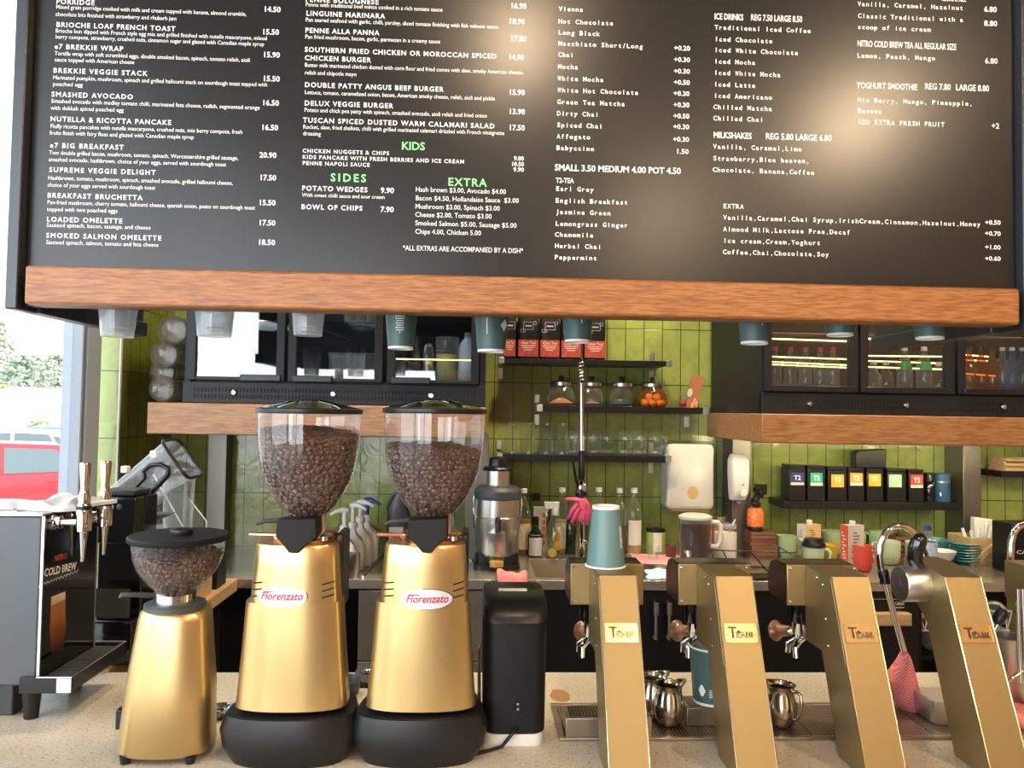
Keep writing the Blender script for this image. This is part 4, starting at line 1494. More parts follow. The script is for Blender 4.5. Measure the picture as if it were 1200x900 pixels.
def tower(px, label, kind='brew'):
    xc = P(px, 670, 1.42).x
    r = thing('tap_tower', label, 'coffee tower', (xc, 1.34, Z0), 'leaning gold towers along the counter')
    h = TW / 2
    dy = .108
    col = MB()
    if kind == 'brew':
        poly = [FA, FB, (1.53, 1.2195), (1.53, 1.130), (1.478, 1.105), (FA[0] + dy, ZB)]
    else:
        poly = [FA, FB, (1.50, 1.232), (1.56, 1.232), (1.56, 1.16), (1.515, 1.150), (1.478, 1.120), (1.465, 1.085), (FA[0] + dy, ZB)]
    col.prism(poly, 'x', xc - h, xc + h)
    obj('column', col, m_tower, r, bevel=.0015)
    # thin lines of brighter gold down both edges of the face
    ed = MB()
    for sx_ in (-1, 1):
        a, b = fpt(0, .0004), fpt(1, .0004)
        ed.tube([(xc + sx_ * h, a[0], a[1]), (xc + sx_ * h, b[0], b[1])], .0011, 6)
    obj('edge', ed, mat('edge_gold', (.95, .80, .50), .2, 1.0), r, 'thin brighter gold edge')
    badge(r, xc, .705)
    if kind == 'brew':
        sp_ = [(fpt(.545, -.004)), (fpt(.99, -.004)), (1.5315, 1.2185), (1.5315, 1.070), (1.50, 1.070)]
        for sx_, nm in ((-1, 'side_plate'), (1, 'side_plate')):
            q = MB().prism(sp_, 'x', xc + sx_ * (h + .0010) - .0009, xc + sx_ * (h + .0010) + .0009)
            pl_ = obj(nm, q, m_tower, r, bevel=.001)
            q = MB()
            for yy, zz in ((1.452, 1.197), (1.478, 1.205), (1.44, 1.135), (1.43, 1.088)):
                if sx_ < 0:
                    screw(q, xc - h - .0019, yy, zz, 'x', .003)
                else:
                    q.lathe(0, 0, [(.003, 0), (.003, .001), (0, .002)], 12, xf=Matrix.Translation((xc + h + .0019, yy, zz)) @ Matrix.Rotation(pi / 2, 4, 'Y'))
            obj('plate_screw', q, m_chrome, pl_)
        hw = .0735
        q = MB().box(xc - hw, xc + hw, 1.5325, 1.5365, 1.1365, 1.2185)
        hp_ = obj('head_plate', q, m_tower, r, bevel=.003)
        q = MB()
        for sx_ in (-1, 1):
            for zz in (1.1445, 1.2115):
                screw(q, xc + sx_ * (hw - .007), 1.5325, zz, 'y')
        obj('plate_screw', q, m_chrome, hp_)
        q = MB()
        q.prism([(1.537, 1.137), (1.537, 1.217), (1.60, 1.2185), (1.625, 1.210), (1.640, 1.185), (1.640, 1.150), (1.628, 1.137)], 'x', xc - hw + .001, xc + hw - .001)
        obj('head', q, mat('head_bronze', (.045, .034, .024), .24, .8), r, 'dark mirror-finished brewing head', bevel=.003)
        q = MB().lathe(xc, 1.588, [(.047, 1.137), (.047, 1.105), (.045, 1.092), (.034, 1.090)], 32)
        obj('group_head', q, m_gloss, r, 'gloss black brew group')
    return r, xc, h


tws = [tower(724, 'leaning gold tower with an upturned paper cup on top', 'brew'), tower(859.5, 'leaning gold tower above the filled green paper cup', 'brew'),
       tower(996, 'leaning gold tower third from the left, spout over the bare tray', 'brew'), tower(1128, 'leaning gold steam tower with the black lever and round steel knob', 'steam')]

# portafilters locked under the brew heads
pf_lab = ['portafilter under the tower with the upturned cup, only its knob showing', 'portafilter pouring into the green paper cup', 'portafilter with a bare chrome double spout above the empty tray']
pks = [(685, 740), (795.5, 739), (911, 739)]
for (r_, xc, h), lab, (kx, ky) in zip(tws[:3], pf_lab, pks):
    Yk = 1.665
    kp = P(kx - 2, ky, Yk)
    bz = 1.066
    r = thing('portafilter', lab, 'portafilter', (xc, 1.588, 1.02), 'wood-handled portafilters')
    obj('basket', MB().lathe(xc, 1.588, [(.012, bz - .010), (.034, bz - .006), (.037, bz), (.038, bz + .0245)], 28), m_chrome, r)
    d_ = (kp - Vector((xc, 1.588, bz + .004)))
    d_.normalize()
    s0 = Vector((xc, 1.588, bz + .004)) + d_ * .020
    L = (kp - s0).length
    obj('arm', MB().tube([s0, s0 + d_ * L * .42, s0 + d_ * L * .45], [.0075, .0065, .008], 12), m_chrome, r)
    obj('handle', MB().tube([s0 + d_ * L * t for t in (.45, .48, .62, .80, .88, .94, 1.0, 1.06, 1.09, 1.10)], [.0085, .0105, .0115, .0125, .014, .0195, .0225, .0195, .012, .002], 18), m_handle, r, 'turned timber handle', smooth=60)
    sp_ = MB()
    for sg in (-1, 1):
        bx_ = xc - .036
        sp_.tube([(xc - .02, 1.585, bz - .008), (bx_, 1.575 + .005 * sg, bz - .012), (bx_ - .004 - .006, 1.575 + .016 * sg, bz - .022), (bx_ - .010, 1.575 + .020 * sg, bz - .040)], [.008, .0075, .0065, .0055], 10)
    obj('spout', sp_, m_chrome, r, 'chrome double spout')

# fifth tower, cut by the frame
xh5 = P(1177, 680, 1.56).x
r = thing('tap_tower', 'square gold tower head cut off by the right edge of the picture', 'coffee tower', (xh5 + .07, 1.45, Z0), 'leaning gold towers along the counter')
xc5 = xh5 + .075
z1, z0 = P(1178, 656, 1.56).z, P(1178, 700, 1.56).z - .018
obj('head', MB().prism([(1.40, z0 - .012), (1.40, z1 - .008), (1.405, z1), (1.56, z1), (1.56, z0 + .02)], 'x', xh5, xh5 + .15), m_tower, r, bevel=.0015)
obj('column', MB().prism([(1.30, ZB), (1.405, z0 - .01), (1.50, z0 + .002), (1.41, ZB)], 'x', xc5 + .005, xc5 + .07), m_tower, r, bevel=.0015)

# steam tower knob and lever
r_, xc, h = tws[3]
kc = P(1068, 684, 1.49)
kl, kr_ = P(1054, 684, 1.49).x, xc - h
R = Matrix.Rotation(-pi / 2, 4, 'Y')
R = Matrix.Translation((0, 0, 0)) @ R
rk = 20.5 * mpp(kc)
ln = kr_ - kl
kz = P(1055, 684, 1.49).z
q = MB().lathe(0, 0, [(rk * .98, .0), (rk, .004), (rk, ln - .002), (rk * .97, ln)], 40, xf=Matrix.Translation((kr_, 1.49, kz)) @ R)
obj('knob', q, m_alu, r_, 'round brushed steel knob')
q = MB().lathe(0, 0, [(.006, 0), (.006, .0015), (.003, .0018), (.003, .0005)], 14, xf=Matrix.Translation((kl, 1.49, kz)) @ R)
obj('knob_screw', q, m_darkgrey, r_)
lv = [P(1075, 664, 1.49), P(1072, 655, 1.49), P(1073, 643, 1.485), P(1077, 634, 1.48), P(1080, 628, 1.48), P(1081, 625, 1.48)]
k = mpp(lv[0])
q = MB().tube(lv, [7.5 * k, 8.5 * k, 9 * k, 8.8 * k, 6.5 * k, 2 * k], 18)
obj('lever', q, m_gloss, r_, 'gloss black lever', smooth=60)

# steam wand arching out behind the lever
Ywd = 1.60
pts = [P(x, y, Ywd) for x, y in ((1080, 640), (1075, 630), (1067, 621), (1057, 616), (1047, 617), (1038, 624), (1032, 637), (1030.5, 652), (1033, 668), (1036, 676))]
pts2 = [P(x, y, Ywd) for x, y in ((1036, 676), (1042, 700), (1050, 730), (1060, 765), (1064, 785))]
w = thing('steam_wand', 'chrome steam wand arching from the steam tower down into a pink cloth', 'steam wand', (pts2[-1].x, Ywd, pts2[-1].z))
k = mpp(pts[0])
pts = [P(1085, 660, 1.56)] + [P(1084, 650, 1.58)] + pts
obj('arch', MB().tube(pts, 4.1 * k, 14), m_chrome, w, smooth=60)
obj('pipe', MB().tube(pts2, 3.6 * k, 14), m_chrome, w, smooth=60)
obj('grip', MB().tube([P(1034.5, 668, Ywd), P(1035, 671, Ywd), P(1037, 680, Ywd), P(1037.5, 683, Ywd)], [5 * k, 6.4 * k, 5.6 * k, 7 * k], 16), m_black, w, 'black rubber grip')

# pink cloth wrapped round the wand
ol = [(1063, 760), (1066, 768), (1072, 790), (1079, 813), (1086, 822), (1083, 830), (1078, 842), (1070, 844), (1060, 836), (1049, 822), (1041, 808), (1038, 797), (1046, 788), (1055, 773)]
c = MB()
rs = []
for yy, s_ in ((1.572, .55), (1.578, .86), (1.592, 1.0), (1.606, .97), (1.62, .7)):
    cxp = 1063 + 2
    rg = []
    for x, y in ol:
        q = P(cxp + (x - cxp) * s_, 800 + (y - 800) * (s_ if y > 790 else min(1, s_ + .1)), 1.59)
        rg.append((q.x, yy + .004 * sin(x * .35) + (y - 760) * .00010, q.z))
    rs.append(rg)
c.loft(rs)
m_chevron = mat('chevron_cloth', (.66, .13, .12), .9)
nt = m_chevron.node_tree
tc = nt.nodes.new('ShaderNodeTexCoord')
sp_ = nt.nodes.new('ShaderNodeSeparateXYZ')
nt.links.new(tc.outputs['Object'], sp_.inputs[0])


def mth(op, a, b=None):
    n = nt.nodes.new('ShaderNodeMath')
    n.operation = op
    for i, v in enumerate((a, b)):
        if v is None:
            continue
        if isinstance(v, (int, float)):
            n.inputs[i].default_value = v
        else:
            nt.links.new(v, n.inputs[i])
    return n.outputs[0]


pp = mth('PINGPONG', sp_.outputs[0], .009)
zz = mth('ADD', sp_.outputs[2], pp)
st_ = mth('PINGPONG', zz, .0032)
cr = nt.nodes.new('ShaderNodeValToRGB')
cr.color_ramp.elements[0].color = (.58, .10, .10, 1)
cr.color_ramp.elements[1].color = (.84, .30, .28, 1)
nt.links.new(mth('MULTIPLY', st_, 312), cr.inputs['Fac'])
nt.links.new(cr.outputs['Color'], nt.nodes['Principled BSDF'].inputs['Base Color'])
solo('cleaning_cloth', c, m_chevron, 'pink chevron-patterned cloth wrapped round the steam wand tip', 'cloth', smooth=50, subd=1)

# ------------------------------------------------------------------ drip tray and blocks
ty0, ty1 = C(880, 868).y, C(950, 826).y
tx0 = C(655, 868).x
tx1 = 1.15
tr = thing('drip_tray', 'long perforated steel drip tray set in the counter', 'drip tray', ((tx0 + tx1) / 2, (ty0 + ty1) / 2, Z0))
t = MB()
zt_ = Z0 + .0055
t.box(tx0, tx1, ty0, ty0 + .012, Z0, zt_)
t.box(tx0, tx1, ty1 - .012, ty1, Z0, zt_)
t.box(tx0, tx0 + .012, ty0 + .012, ty1 - .012, Z0, zt_)
t.box(tx1 - .012, tx1, ty0 + .012, ty1 - .012, Z0, zt_)
obj('rim', t, m_trayplain, tr, bevel=.001)
n = 4
xs = [tx0 + .012 + (tx1 - tx0 - .024) * i / n for i in range(n + 1)]
for i in range(n):
    obj('grille', MB().box(xs[i] + .001, xs[i + 1] - .001, ty0 + .012, ty1 - .012, Z0, Z0 + .004), m_tray, tr, smooth=0)
m_blockp = perf_mat('perforated_block', (.30, .26, .22), (.012, .010, .009), .0062, .0021)


def drip_block(pa, pb, pyb, pyt, lab, pyback):
    a, b = C(pa, pyb, Z0 + .0045), C(pb, pyb, Z0 + .0045)
    z1 = P((pa + pb) / 2, pyt, a.y).z
    yb_ = C((pa + pb) / 2, pyback, z1).y
    r = thing('cup_stand', lab, 'cup stand', ((a.x + b.x) / 2, (a.y + yb_) / 2, Z0 + .0045))
    t = MB().box(a.x, b.x, a.y, yb_, Z0 + .0047, z1 - .0015)
    obj('body', t, m_trayplain, r, bevel=.001)
    obj('grille', MB().box(a.x + .008, b.x - .002, a.y + .010, yb_ - .008, z1 - .0015, z1), m_blockp, r, smooth=0)
    return z1


zs1 = drip_block(663, 764, 864, 841, 'raised steel cup stand under the tower with the upturned cup', 825.5)
zs2 = drip_block(805, 862, 851, 829, 'raised steel cup stand carrying the filled green paper cup', 814)


# milk jugs
def milk_jug(px, Y, yb_, lab, sp_dir, hd_dir, s=1.0, zbase=None):
    zb_ = Z0 + .0045 if zbase is None else zbase
    q = C(px, yb_, zb_)
    k = mpp((q.x, q.y, zb_)) * s
    r = thing('milk_jug', lab, 'milk jug', (q.x, q.y, zb_), 'steel milk jugs on the counter')
    pr_ = [(0, .0003), (11, .0003), (14, 2), (17, 8), (18.5, 17), (18, 26), (15.5, 35), (14.5, 40), (15.5, 44), (17.0, 47)]
    n = 36
    rings = []
    for i, (w, hh) in enumerate(pr_):
        rg = []
        for j in range(n):
            t = 2 * pi * j / n
            ww = w
            zz = hh
            if hh > 38:
                f_ = max(0, cos(t - sp_dir)) ** 10
                ww = w + f_ * (hh - 38) * .7
                zz = hh + f_ * (hh - 38) * .28
            rg.append((q.x + max(ww, .01) * k * cos(t), q.y + max(ww, .01) * k * sin(t), zb_ + zz * k))
        rings.append(rg)
    inner = [[(q.x + (p[0] - q.x) * .94, q.y + (p[1] - q.y) * .94, max(p[2] - .0004, zb_ + .002)) for p in rg] for rg in rings[::-1]]
    obj('body', MB().loft(rings + inner, False, False), m_jugsteel, r, smooth=60)
    hx, hy = cos(hd_dir), sin(hd_dir)
    pts = [(q.x + hx * w * k, q.y + hy * w * k, zb_ + hh * k) for w, hh in ((15, 42), (21, 43), (25, 40), (26, 30), (24, 18), (20, 12), (18, 11))]
    obj('handle', MB().tube(pts, 2.0 * k, 8), m_jugsteel, r, smooth=60)
    return r


milk_jug(783.5, 1.6, 848, 'steel milk jug in front of another between the two left towers', 0.3, 2.0, 1.0)
milk_jug(765, 1.7, 838, 'steel milk jug partly hidden behind the nearer jug', 0.4, 2.6, .98)
milk_jug(915, 1.6, 849, 'steel milk jug standing alone on the tray between two towers', 2.6, -.9, 1.0)
# blurred metal tray behind the steam tower
a, b = P(1078, 852, 1.53), P(1125, 852, 1.53)
jt = C(1078, 850, Z0 + .0045)
z0_ = Z0 + .0047
t = MB()
xA, xB = C(1093, 850, z0_).x, C(1128, 857, z0_).x
yA = C(1078, 851, z0_).y
zA = P(1078, 822, yA).z
rr = []
for g_, zz in ((0.006, z0_), (0.0, z0_ + .012), (-.003, zA)):
    rr.append([(x, y, zz) for x, y in rrect(xA + g_, xB + .04 - g_, yA + g_, yA + .075 - g_, .012)])
ri = [[(x, y, zz) for x, y in rrect(xA + g_, xB + .04 - g_, yA + g_, yA + .075 - g_, .012)] for g_, zz in ((.0, zA), (.012, z0_ + .004))]
t.loft(rr + ri, True, True)
solo('steel_tub', t, m_alu, 'shallow pale steel tub beside the pink wrapped wand', 'tub', smooth=40)

# ------------------------------------------------------------------ paper cups
m_cupin = mat('cup_white', (.82, .81, .77), .55)


def paper_cup(q, rb, rt, h, lab, grp, up=True, tilt=None, marks=None, name='paper_cup', s_dir=-1.57, m=None):
    r = thing(name, lab, 'paper cup', q, grp)
    f = (lambda z: z) if up else (lambda z: h - z)
    pr_ = [(rb - .0015, f(.0)), (rb, f(.0005)), (rb, f(.006))]
    obj('base_band', MB().lathe(q[0], q[1], [(w, q[2] + z) for w, z in pr_] + [(rb - .002, q[2] + f(.004)), (0, q[2] + f(.004))], 40, cap0=False, cap1=False), m_cupin, r, 'white rolled foot')
    t_ = (.006) / h
    pr_ = [(rb + (rt - rb) * t_, f(.006)), (rt - .0003, f(h - .002))]
    obj('wall', MB().lathe(q[0], q[1], [(w, q[2] + z) for w, z in pr_], 40, cap0=False, cap1=False), m or m_teal, r, 'dark green printed wall', smooth=60)
    pr_ = [(rb - .001, f(.006)), (rt - .0012, f(h - .002))]
    obj('inside', MB().lathe(q[0], q[1], [(0, q[2] + f(.007))] + [(w, q[2] + z) for w, z in pr_], 40, cap0=False, cap1=False), m_cupin, r, 'white inside', smooth=60)
    rm = MB()
    pts = [(q[0] + (rt + .0006) * cos(2 * pi * i / 40), q[1] + (rt + .0006) * sin(2 * pi * i / 40), q[2] + f(h - .0022)) for i in range(41)]
    rm.tube(pts, .0022, 8, cap=False)
    obj('rim', rm, m_cupin, r, 'white rolled rim', smooth=60)
    if marks:
        b = MB()
        for an, z, dan, hh in marks:
            zz = f(z) if up else f(z)
            tt = z / h
            rad = rb + (rt - rb) * tt + .0006
            vs = []
            nn = 5
            for i in range(nn + 1):
                a_ = an + dan * i / nn
                r1 = rb + (rt - rb) * ((z) / h) + .0006
                r2 = rb + (rt - rb) * ((z + hh) / h) + .0006
                vs += [(q[0] + r1 * cos(a_), q[1] + r1 * sin(a_), q[2] + f(z)), (q[0] + r2 * cos(a_), q[1] + r2 * sin(a_), q[2] + f(z + hh))]
            b.add(vs, [(2 * i, 2 * i + 2, 2 * i + 3, 2 * i + 1) for i in range(nn)])
        obj('printed_marks', b, m_letter, r, 'small white print', smooth=0, recalc=False)
    return r


rnd = random.Random(5)


def lines(a0, z0, n, step, w, hh, vary=.35, cent=False):
    out = []
    for i in range(n):
        ww = w * (1 - vary * rnd.random())
        x0 = a0 - (ww / 2 if cent else 0)
        # each printed line broken into words
        p = 0
        while p < ww:
            l = min(ww - p, w * rnd.uniform(.16, .34))
            out.append((x0 + p, z0 - i * step, l * .86, hh))
            p += l
    return out


# upturned cup on the first tower
r_, xc, h = tws[0]
q = P(709, 658, 1.50)
zc_ = 1.2197
k = mpp((q.x, 1.50, zc_))
mk = [(-.80, .038 + .0030 * i, .34 * (.45 + .55 * rnd.random()), .0017) for i in range(14)]
paper_cup((P(709.5, 658, 1.50).x, 1.50, zc_), 16.3 * k, 22.6 * k, 71 * k, 'upturned green paper cup standing on top of the leftmost tower', None, up=False, marks=mk, m=mat('cup_teal_light', (.115, .21, .21), .42))
# filled cup under the second tower
q = C(833, 822, zs2)
k = mpp(q)
mk = [(pi + 1.18 + .06 * i * 0, .033 - i * .0034, .30 * (1 - .3 * (i % 2)), .0014) for i in range(5)]
for i in range(10):
    mk.append((pi + .60 + .03 * abs(i - 4.5), .020 + i * .0022, .40 - .06 * abs(i - 4.5), .0022))
paper_cup((q.x, q.y, zs2 + .0004), 20.5 * k, 25.5 * k, 66 * k, 'green paper cup standing under the second tower spout', None, marks=mk)
q2 = q
co = MB().lathe(q.x, q.y, [(0, zs2 + .02), (21 * k, zs2 + .02), (23.2 * k, zs2 + 40 * k), (0, zs2 + 40 * k)], 30, cap0=False, cap1=False)

# cups hanging in the dispensers behind the beam
YC = 1.80
hang = [(469.5, 409.5, 14.7, 'teal', 'dark green paper cup hanging in front of the third left fridge door', 'list'),
        (575.5, 413, 16.0, 'teal', 'dark green paper cup hanging left of the coffee bags', 'logo'),
        (676.5, 401.5, 14.8, 'teal', 'dark green paper cup hanging in front of the coffee bags', 'bar'),
        (884, 403.5, 15.5, 'teal', 'dark green paper cup hanging left of the right fridge doors', 'bar'),
        (984.5, 394, 14.8, 'teal', 'dark green paper cup hanging before the first right fridge door', 'dash'),
        (1089.5, 398, 15.3, 'teal', 'dark green paper cup hanging before the second right fridge door', 'dash')]
for px, yb_, hw, kind, lab, mkk in hang:
    q = P(px, yb_, YC)
    k = mpp(q)
    h_ = ru - q.z - .003
    mk = None
    f0 = -pi / 2
    if mkk == 'list':
        mk = []
        for i in range(8):
            w_ = .62 * (1 - .3 * rnd.random()) if i else .12
            p_ = -w_ / 2
            while p_ < w_ / 2:
                l_ = rnd.uniform(.08, .2)
                mk.append((f0 + .02 + p_, .046 + i * .0052 - .01, min(l_, w_ / 2 - p_) * .85, .0022))
                p_ += l_
    elif mkk == 'logo':
        mk = [(f0 + .55 + .06 * abs(i - 5), .046 + i * .0028, .62 - .12 * abs(i - 5), .0028) for i in range(11)] + [(f0 - .32, .040 + .003 * i, .05, .003) for i in range(14)]
    elif mkk == 'bar':
        mk = [(f0 + .12, .042 + .003 * i, .06, .003) for i in range(12)]
    else:
        mk = [(f0 - .05, .036, .38, .0022), (f0 + .18, .031, .12, .0022)]
    tp = (hw + 6.2 * (h_ / k) / 62) * k
    paper_cup((q.x, YC, q.z), hw * k, tp, h_, lab, 'green cups hanging in the dispenser', marks=mk)
for px, yb_, hb, ht, lab in ((137.5, 395, 17.5, 21, 'clear plastic cup hanging at the far left of the dispenser'), (251, 394.5, 19, 22, 'clear plastic cup hanging before the first left fridge door'), (361, 393.5, 16.2, 19, 'clear plastic cup hanging before the second left fridge door')):
    q = P(px, yb_, YC)
    k = mpp(q)
    h_ = ru - q.z - .003
    r = thing('plastic_cup', lab, 'plastic cup', (q.x, YC, q.z), 'clear cups hanging in the dispenser')
    tp = (hb + (ht - hb) * (h_ / k) / 32) * k
    for j in range(3):
        dz = j * .009
        s_ = (tp - hb * k) / h_
        w = MB()
        w.lathe(q.x, YC, [(0, q.z + dz + .003), (hb * k - .003, q.z + dz + .003), (hb * k, q.z + dz), (hb * k + s_ * (h_ - dz) * .5, q.z + dz + (h_ - dz) * .5), (tp, q.z + h_)], 32, cap0=False, cap1=False)
        if j == 0:
            obj('wall', w, m_plastic, r, smooth=50)
        else:
            obj('stacked_cup', w, m_plastic, r, smooth=50)
    rm = MB().tube([(q.x + (tp + .001) * cos(2 * pi * i / 32), YC + (tp + .001) * sin(2 * pi * i / 32), q.z + h_ - .001) for i in range(33)], .0018, 6, cap=False)
    obj('rim', rm, m_plastic, r)

# ------------------------------------------------------------------ black dispenser beside the grinders
fr = C(603, 876, Z0)
Yd = fr.y
k = mpp((fr.x, Yd + .03, 1.0))
xl, xr_ = P(565, 780, Yd + .03).x, P(640.5, 780, Yd + .03).x
r = thing('milk_dispenser', 'tall black countertop machine on a white base between grinder and towers', 'machine', ((xl + xr_) / 2, Yd + .09, Z0))
xm_ = (xl + xr_) / 2
hw = (xr_ - xl) / 2
zt0 = P(603, 730, Yd + .01).z
zt1 = P(603, 690, Yd + .10).z


def drr(w, y0, y1, z, rad=.022):
    return [(x, y, z) for x, y in rrect(xm_ - w, xm_ + w, y0, y1, rad, 6)]


def bow(ring, d=.010):
    return [(x, y - (d * (1 - ((x - xm_) / hw) ** 2) if y < Yd + .06 else 0), z) for x, y, z in ring]


obj('base', MB().loft([bow(drr(hw - .002, Yd + .010, Yd + .17, z)) for z in (Z0 + .0005, Z0 + .022)]), m_white, r, 'white base', smooth=40)
obj('body', MB().loft([bow(drr(hw * w, Yd + .012 + o_, Yd + .17, z)) for w, z, o_ in ((.96, Z0 + .0225, .0), (.97, Z0 + .09, 0), (.985, Z0 + .2, .002), (1, zt0, .004))]), m_blackmatt, r, 'matt black housing', smooth=40)
lid = [bow(drr(hw * 1.01, Yd + .010, Yd + .172, zt0 + .001), .014)]
for i in range(1, 7):
    t = i / 6
    lid.append(bow(drr(hw * (1.01 - .06 * t * t), Yd + .010 + .075 * (1 - cos(t * pi / 2)), Yd + .172 - .01 * t, zt0 + (zt1 - zt0) * sin(t * pi / 2)), .014 * (1 - t)))
obj('lid', MB().loft(lid), m_black, r, 'gloss black curved lid', smooth=50)
a, b = P(584, 694, Yd + .10), P(617, 692, Yd + .10)
obj('label_strip', MB().box(a.x, b.x, Yd + .083, Yd + .10, zt1 - .004, zt1 + .0012), m_paper, r, 'white strip on the lid')
q = MB()
for yy in (826, 832):
    a = P(607, yy, Yd - .002)
    q.ell((a.x, Yd + .0015, a.z), .0022, .002, .0022, 10, 6)
obj('indicator', q, m_alu, r)
a = P(607, 829, Yd)
obj('socket_plate', MB().box(a.x - .0045, a.x + .0045, Yd + .0012, Yd + .006, a.z - .009, a.z + .009), m_gloss, r)
cb = [P(606, 854, Yd), P(600, 860, Yd - .012)] + [C(x, y, Z0 + .004) for x, y in ((588, 875), (570, 880), (555, 884))]
obj('power_cable', MB().tube([(cb[0].x, Yd + .008, cb[0].z)] + cb[1:], .0034, 8), m_black, r, smooth=60)
pts = [P(x, y, Yd + .05) for x, y in ((562, 870), (561.5, 800), (561, 762), (563, 756))]
obj('chrome_strip', MB().tube(pts, .0032, 8), m_alu, r, 'curved metal side strip')

# tamping mat, saucers and bits on the counter behind the grinders
a, b, c, d = C(411, 806), C(440, 806), C(440, 783), C(420, 783)
m = MB().prism([(a.x, a.y), (P(470, 806, a.y).x, a.y), (P(470, 783, d.y).x, d.y), (d.x, d.y)], 'z', Z0 + .0004, Z0 + .012)
r = solo('tamping_mat', m, mat('dark_rubber', (.035, .032, .028), .6), 'dark rubber tamping mat between the two large grinders', 'mat', bevel=.003)
mm = MB().lathe(C(432, 794).x, C(432, 794).y, [(.014, Z0 + .0125), (.016, Z0 + .0145), (.013, Z0 + .015), (.010, Z0 + .013)], 24)
solo('tamper_ring', mm, m_chrome, 'small chrome ring on the dark tamping mat', 'ring')
q = C(256, 838)
mm = MB().lathe(q.x, q.y, [(.018, Z0 + .0005), (.028, Z0 + .003), (.036, Z0 + .012), (.0345, Z0 + .012), (.026, Z0 + .005), (0, Z0 + .004)], 32, cap1=False)
solo('steel_saucer', mm, m_chrome, 'shiny steel saucer half hidden between the small and large grinder', 'saucer', smooth=50)
q = C(400, 812)
mm = MB().lathe(q.x + .008, q.y, [(.02, Z0 + .0005), (.03, Z0 + .003), (.036, Z0 + .03), (.034, Z0 + .03), (.026, Z0 + .005), (0, Z0 + .004)], 28, cap1=False)
solo('grounds_bowl', mm, m_darkgrey, 'dark round bowl tucked between the large grinders', 'bowl', smooth=50)
# ------------------------------------------------------------------ cold brew machine on the left
YN, YFAR = 1.56, 1.775
XP = P(45, 790, YN).x
zt_ = P(45, 605, YN).z
zb_ = P(45, 786, YN).z
r = thing('cold_brew_machine', 'grey and black cold brew tap machine on short black legs at the left', 'drink machine', (XP - .2, 1.67, Z0))
XL0 = XP - .42
obj('housing', MB().box(XL0, XP - .004, YN, YFAR, zb_ - .03, zt_), mat('slate_grey_metal', (.075, .083, .094), .40, .2), r, bevel=.004)
obj('top_plate', MB().box(XL0 - .002, XP - .002, YN - .002, YFAR + .002, zt_, zt_ + .004), m_alu, r, 'top made pale for the overexposed daylight on it', bevel=.001)  # paler than the housing; glare on the top put into the colour
obj('front_panel', MB().box(XP - .004, XP + .0012, YN + .002, YFAR - .001, zb_ - .028, zt_ - .001), m_gloss, r, 'gloss black printed front', bevel=.001)
e = MB()
e.box(XP - .003, XP + .002, YN - .0015, YN + .0025, zb_ - .028, zt_)
e.box(XP - .003, XP + .002, YFAR - .002, YFAR + .002, zb_ - .028, zt_)
obj('panel_edge', e, m_alu, r, 'thin bright metal edges')


def pan(px, py):
    q = PXp(px, py, XP + .0014)
    return q


o_ = pan(50.5, 0)
b = MB()


def ptext(mb, s, px0, py0, px1, py1, cap, st='b'):
    a, c = pan(px0, py0), pan(px1, py1)
    u = Vector((0, c.y - a.y, c.z - a.z))
    put_text(mb, s, frame_xf((XP + .0016, a.y, a.z), u, (0, 0, 1)), u.length, cap * mpp(a), st)


ptext(b, 'COLD BREW', 51.5, 676, 89, 667, 9)
obj('panel_lettering', b, m_letter, r, smooth=0, recalc=False)
b = MB()
ptext(b, 'NITRO', 64, 658, 78, 654.5, 6.5)
obj('red_lettering', b, mat('nitro_red', (.55, .10, .08), .5), r, 'small dull red word', smooth=0, recalc=False)
b = MB()
pts = []
for i in range(60):
    t = i / 59
    q = pan(45 + 47 * t, 686.5 - 18 * t + 1.6 * sin(t * 75) * (1 if t > .06 else 2))
    pts.append((XP + .0017, q.y, q.z))
b.tube(pts, .00042, 5)
obj('script_line', b, m_letter, r, 'thin white handwriting line')
# printed picture of a glass of cold brew
gl = [(60, 766), (73.5, 761), (77, 735), (76.5, 693), (60, 699.5), (58, 740)]
m_print = mat('printed_amber', (.30, .10, .03), .35)
nt = m_print.node_tree
tc = nt.nodes.new('ShaderNodeTexCoord')
sp_ = nt.nodes.new('ShaderNodeSeparateXYZ')
nt.links.new(tc.outputs['Generated'], sp_.inputs[0])
cr = nt.nodes.new('ShaderNodeValToRGB')
el = cr.color_ramp.elements
el[0].position, el[0].color = .04, (.05, .015, .01, 1)
el[1].position, el[1].color = .62, (.42, .15, .04, 1)
el.new(.40).color = (.25, .06, .02, 1)
el.new(.84).color = (.40, .17, .06, 1)
el.new(.87).color = (.70, .55, .38, 1)
nt.links.new(sp_.outputs[2], cr.inputs['Fac'])
nt.links.new(cr.outputs['Color'], nt.nodes['Principled BSDF'].inputs['Base Color'])
b = MB()
q = [pan(*p) for p in gl]
b.add([(XP + .0016, p.y, p.z) for p in q], [tuple(range(len(q)))])
obj('printed_glass', b, m_print, r, 'printed picture of an amber drink in a tall glass', smooth=0)
xt1 = XP + .068
zt2 = zb_ - .012
t = MB()
t.box(XP - .03, xt1, YN - .012, YN - .004, zt2 - .028, zt2 + .002)
t.box(XP + .002, xt1, YFAR + .004, YFAR + .012, zt2 - .028, zt2 + .002)
t.box(xt1 - .008, xt1, YN - .004, YFAR + .004, zt2 - .028, zt2 + .002)
t.box(XP + .002, xt1 - .008, YN - .004, YFAR + .004, zt2 - .028, zt2 - .008)
tr_ = obj('drip_tray', t, m_black, r, bevel=.001)
t = MB()
for k in range(16):
    yy = YN + .002 + k * (YFAR - YN) / 16
    t.box(XP + .004, xt1 - .009, yy, yy + .007, zt2 - .008, zt2 - .004)
obj('tray_slats', t, m_darkgrey, tr_)
t = MB()
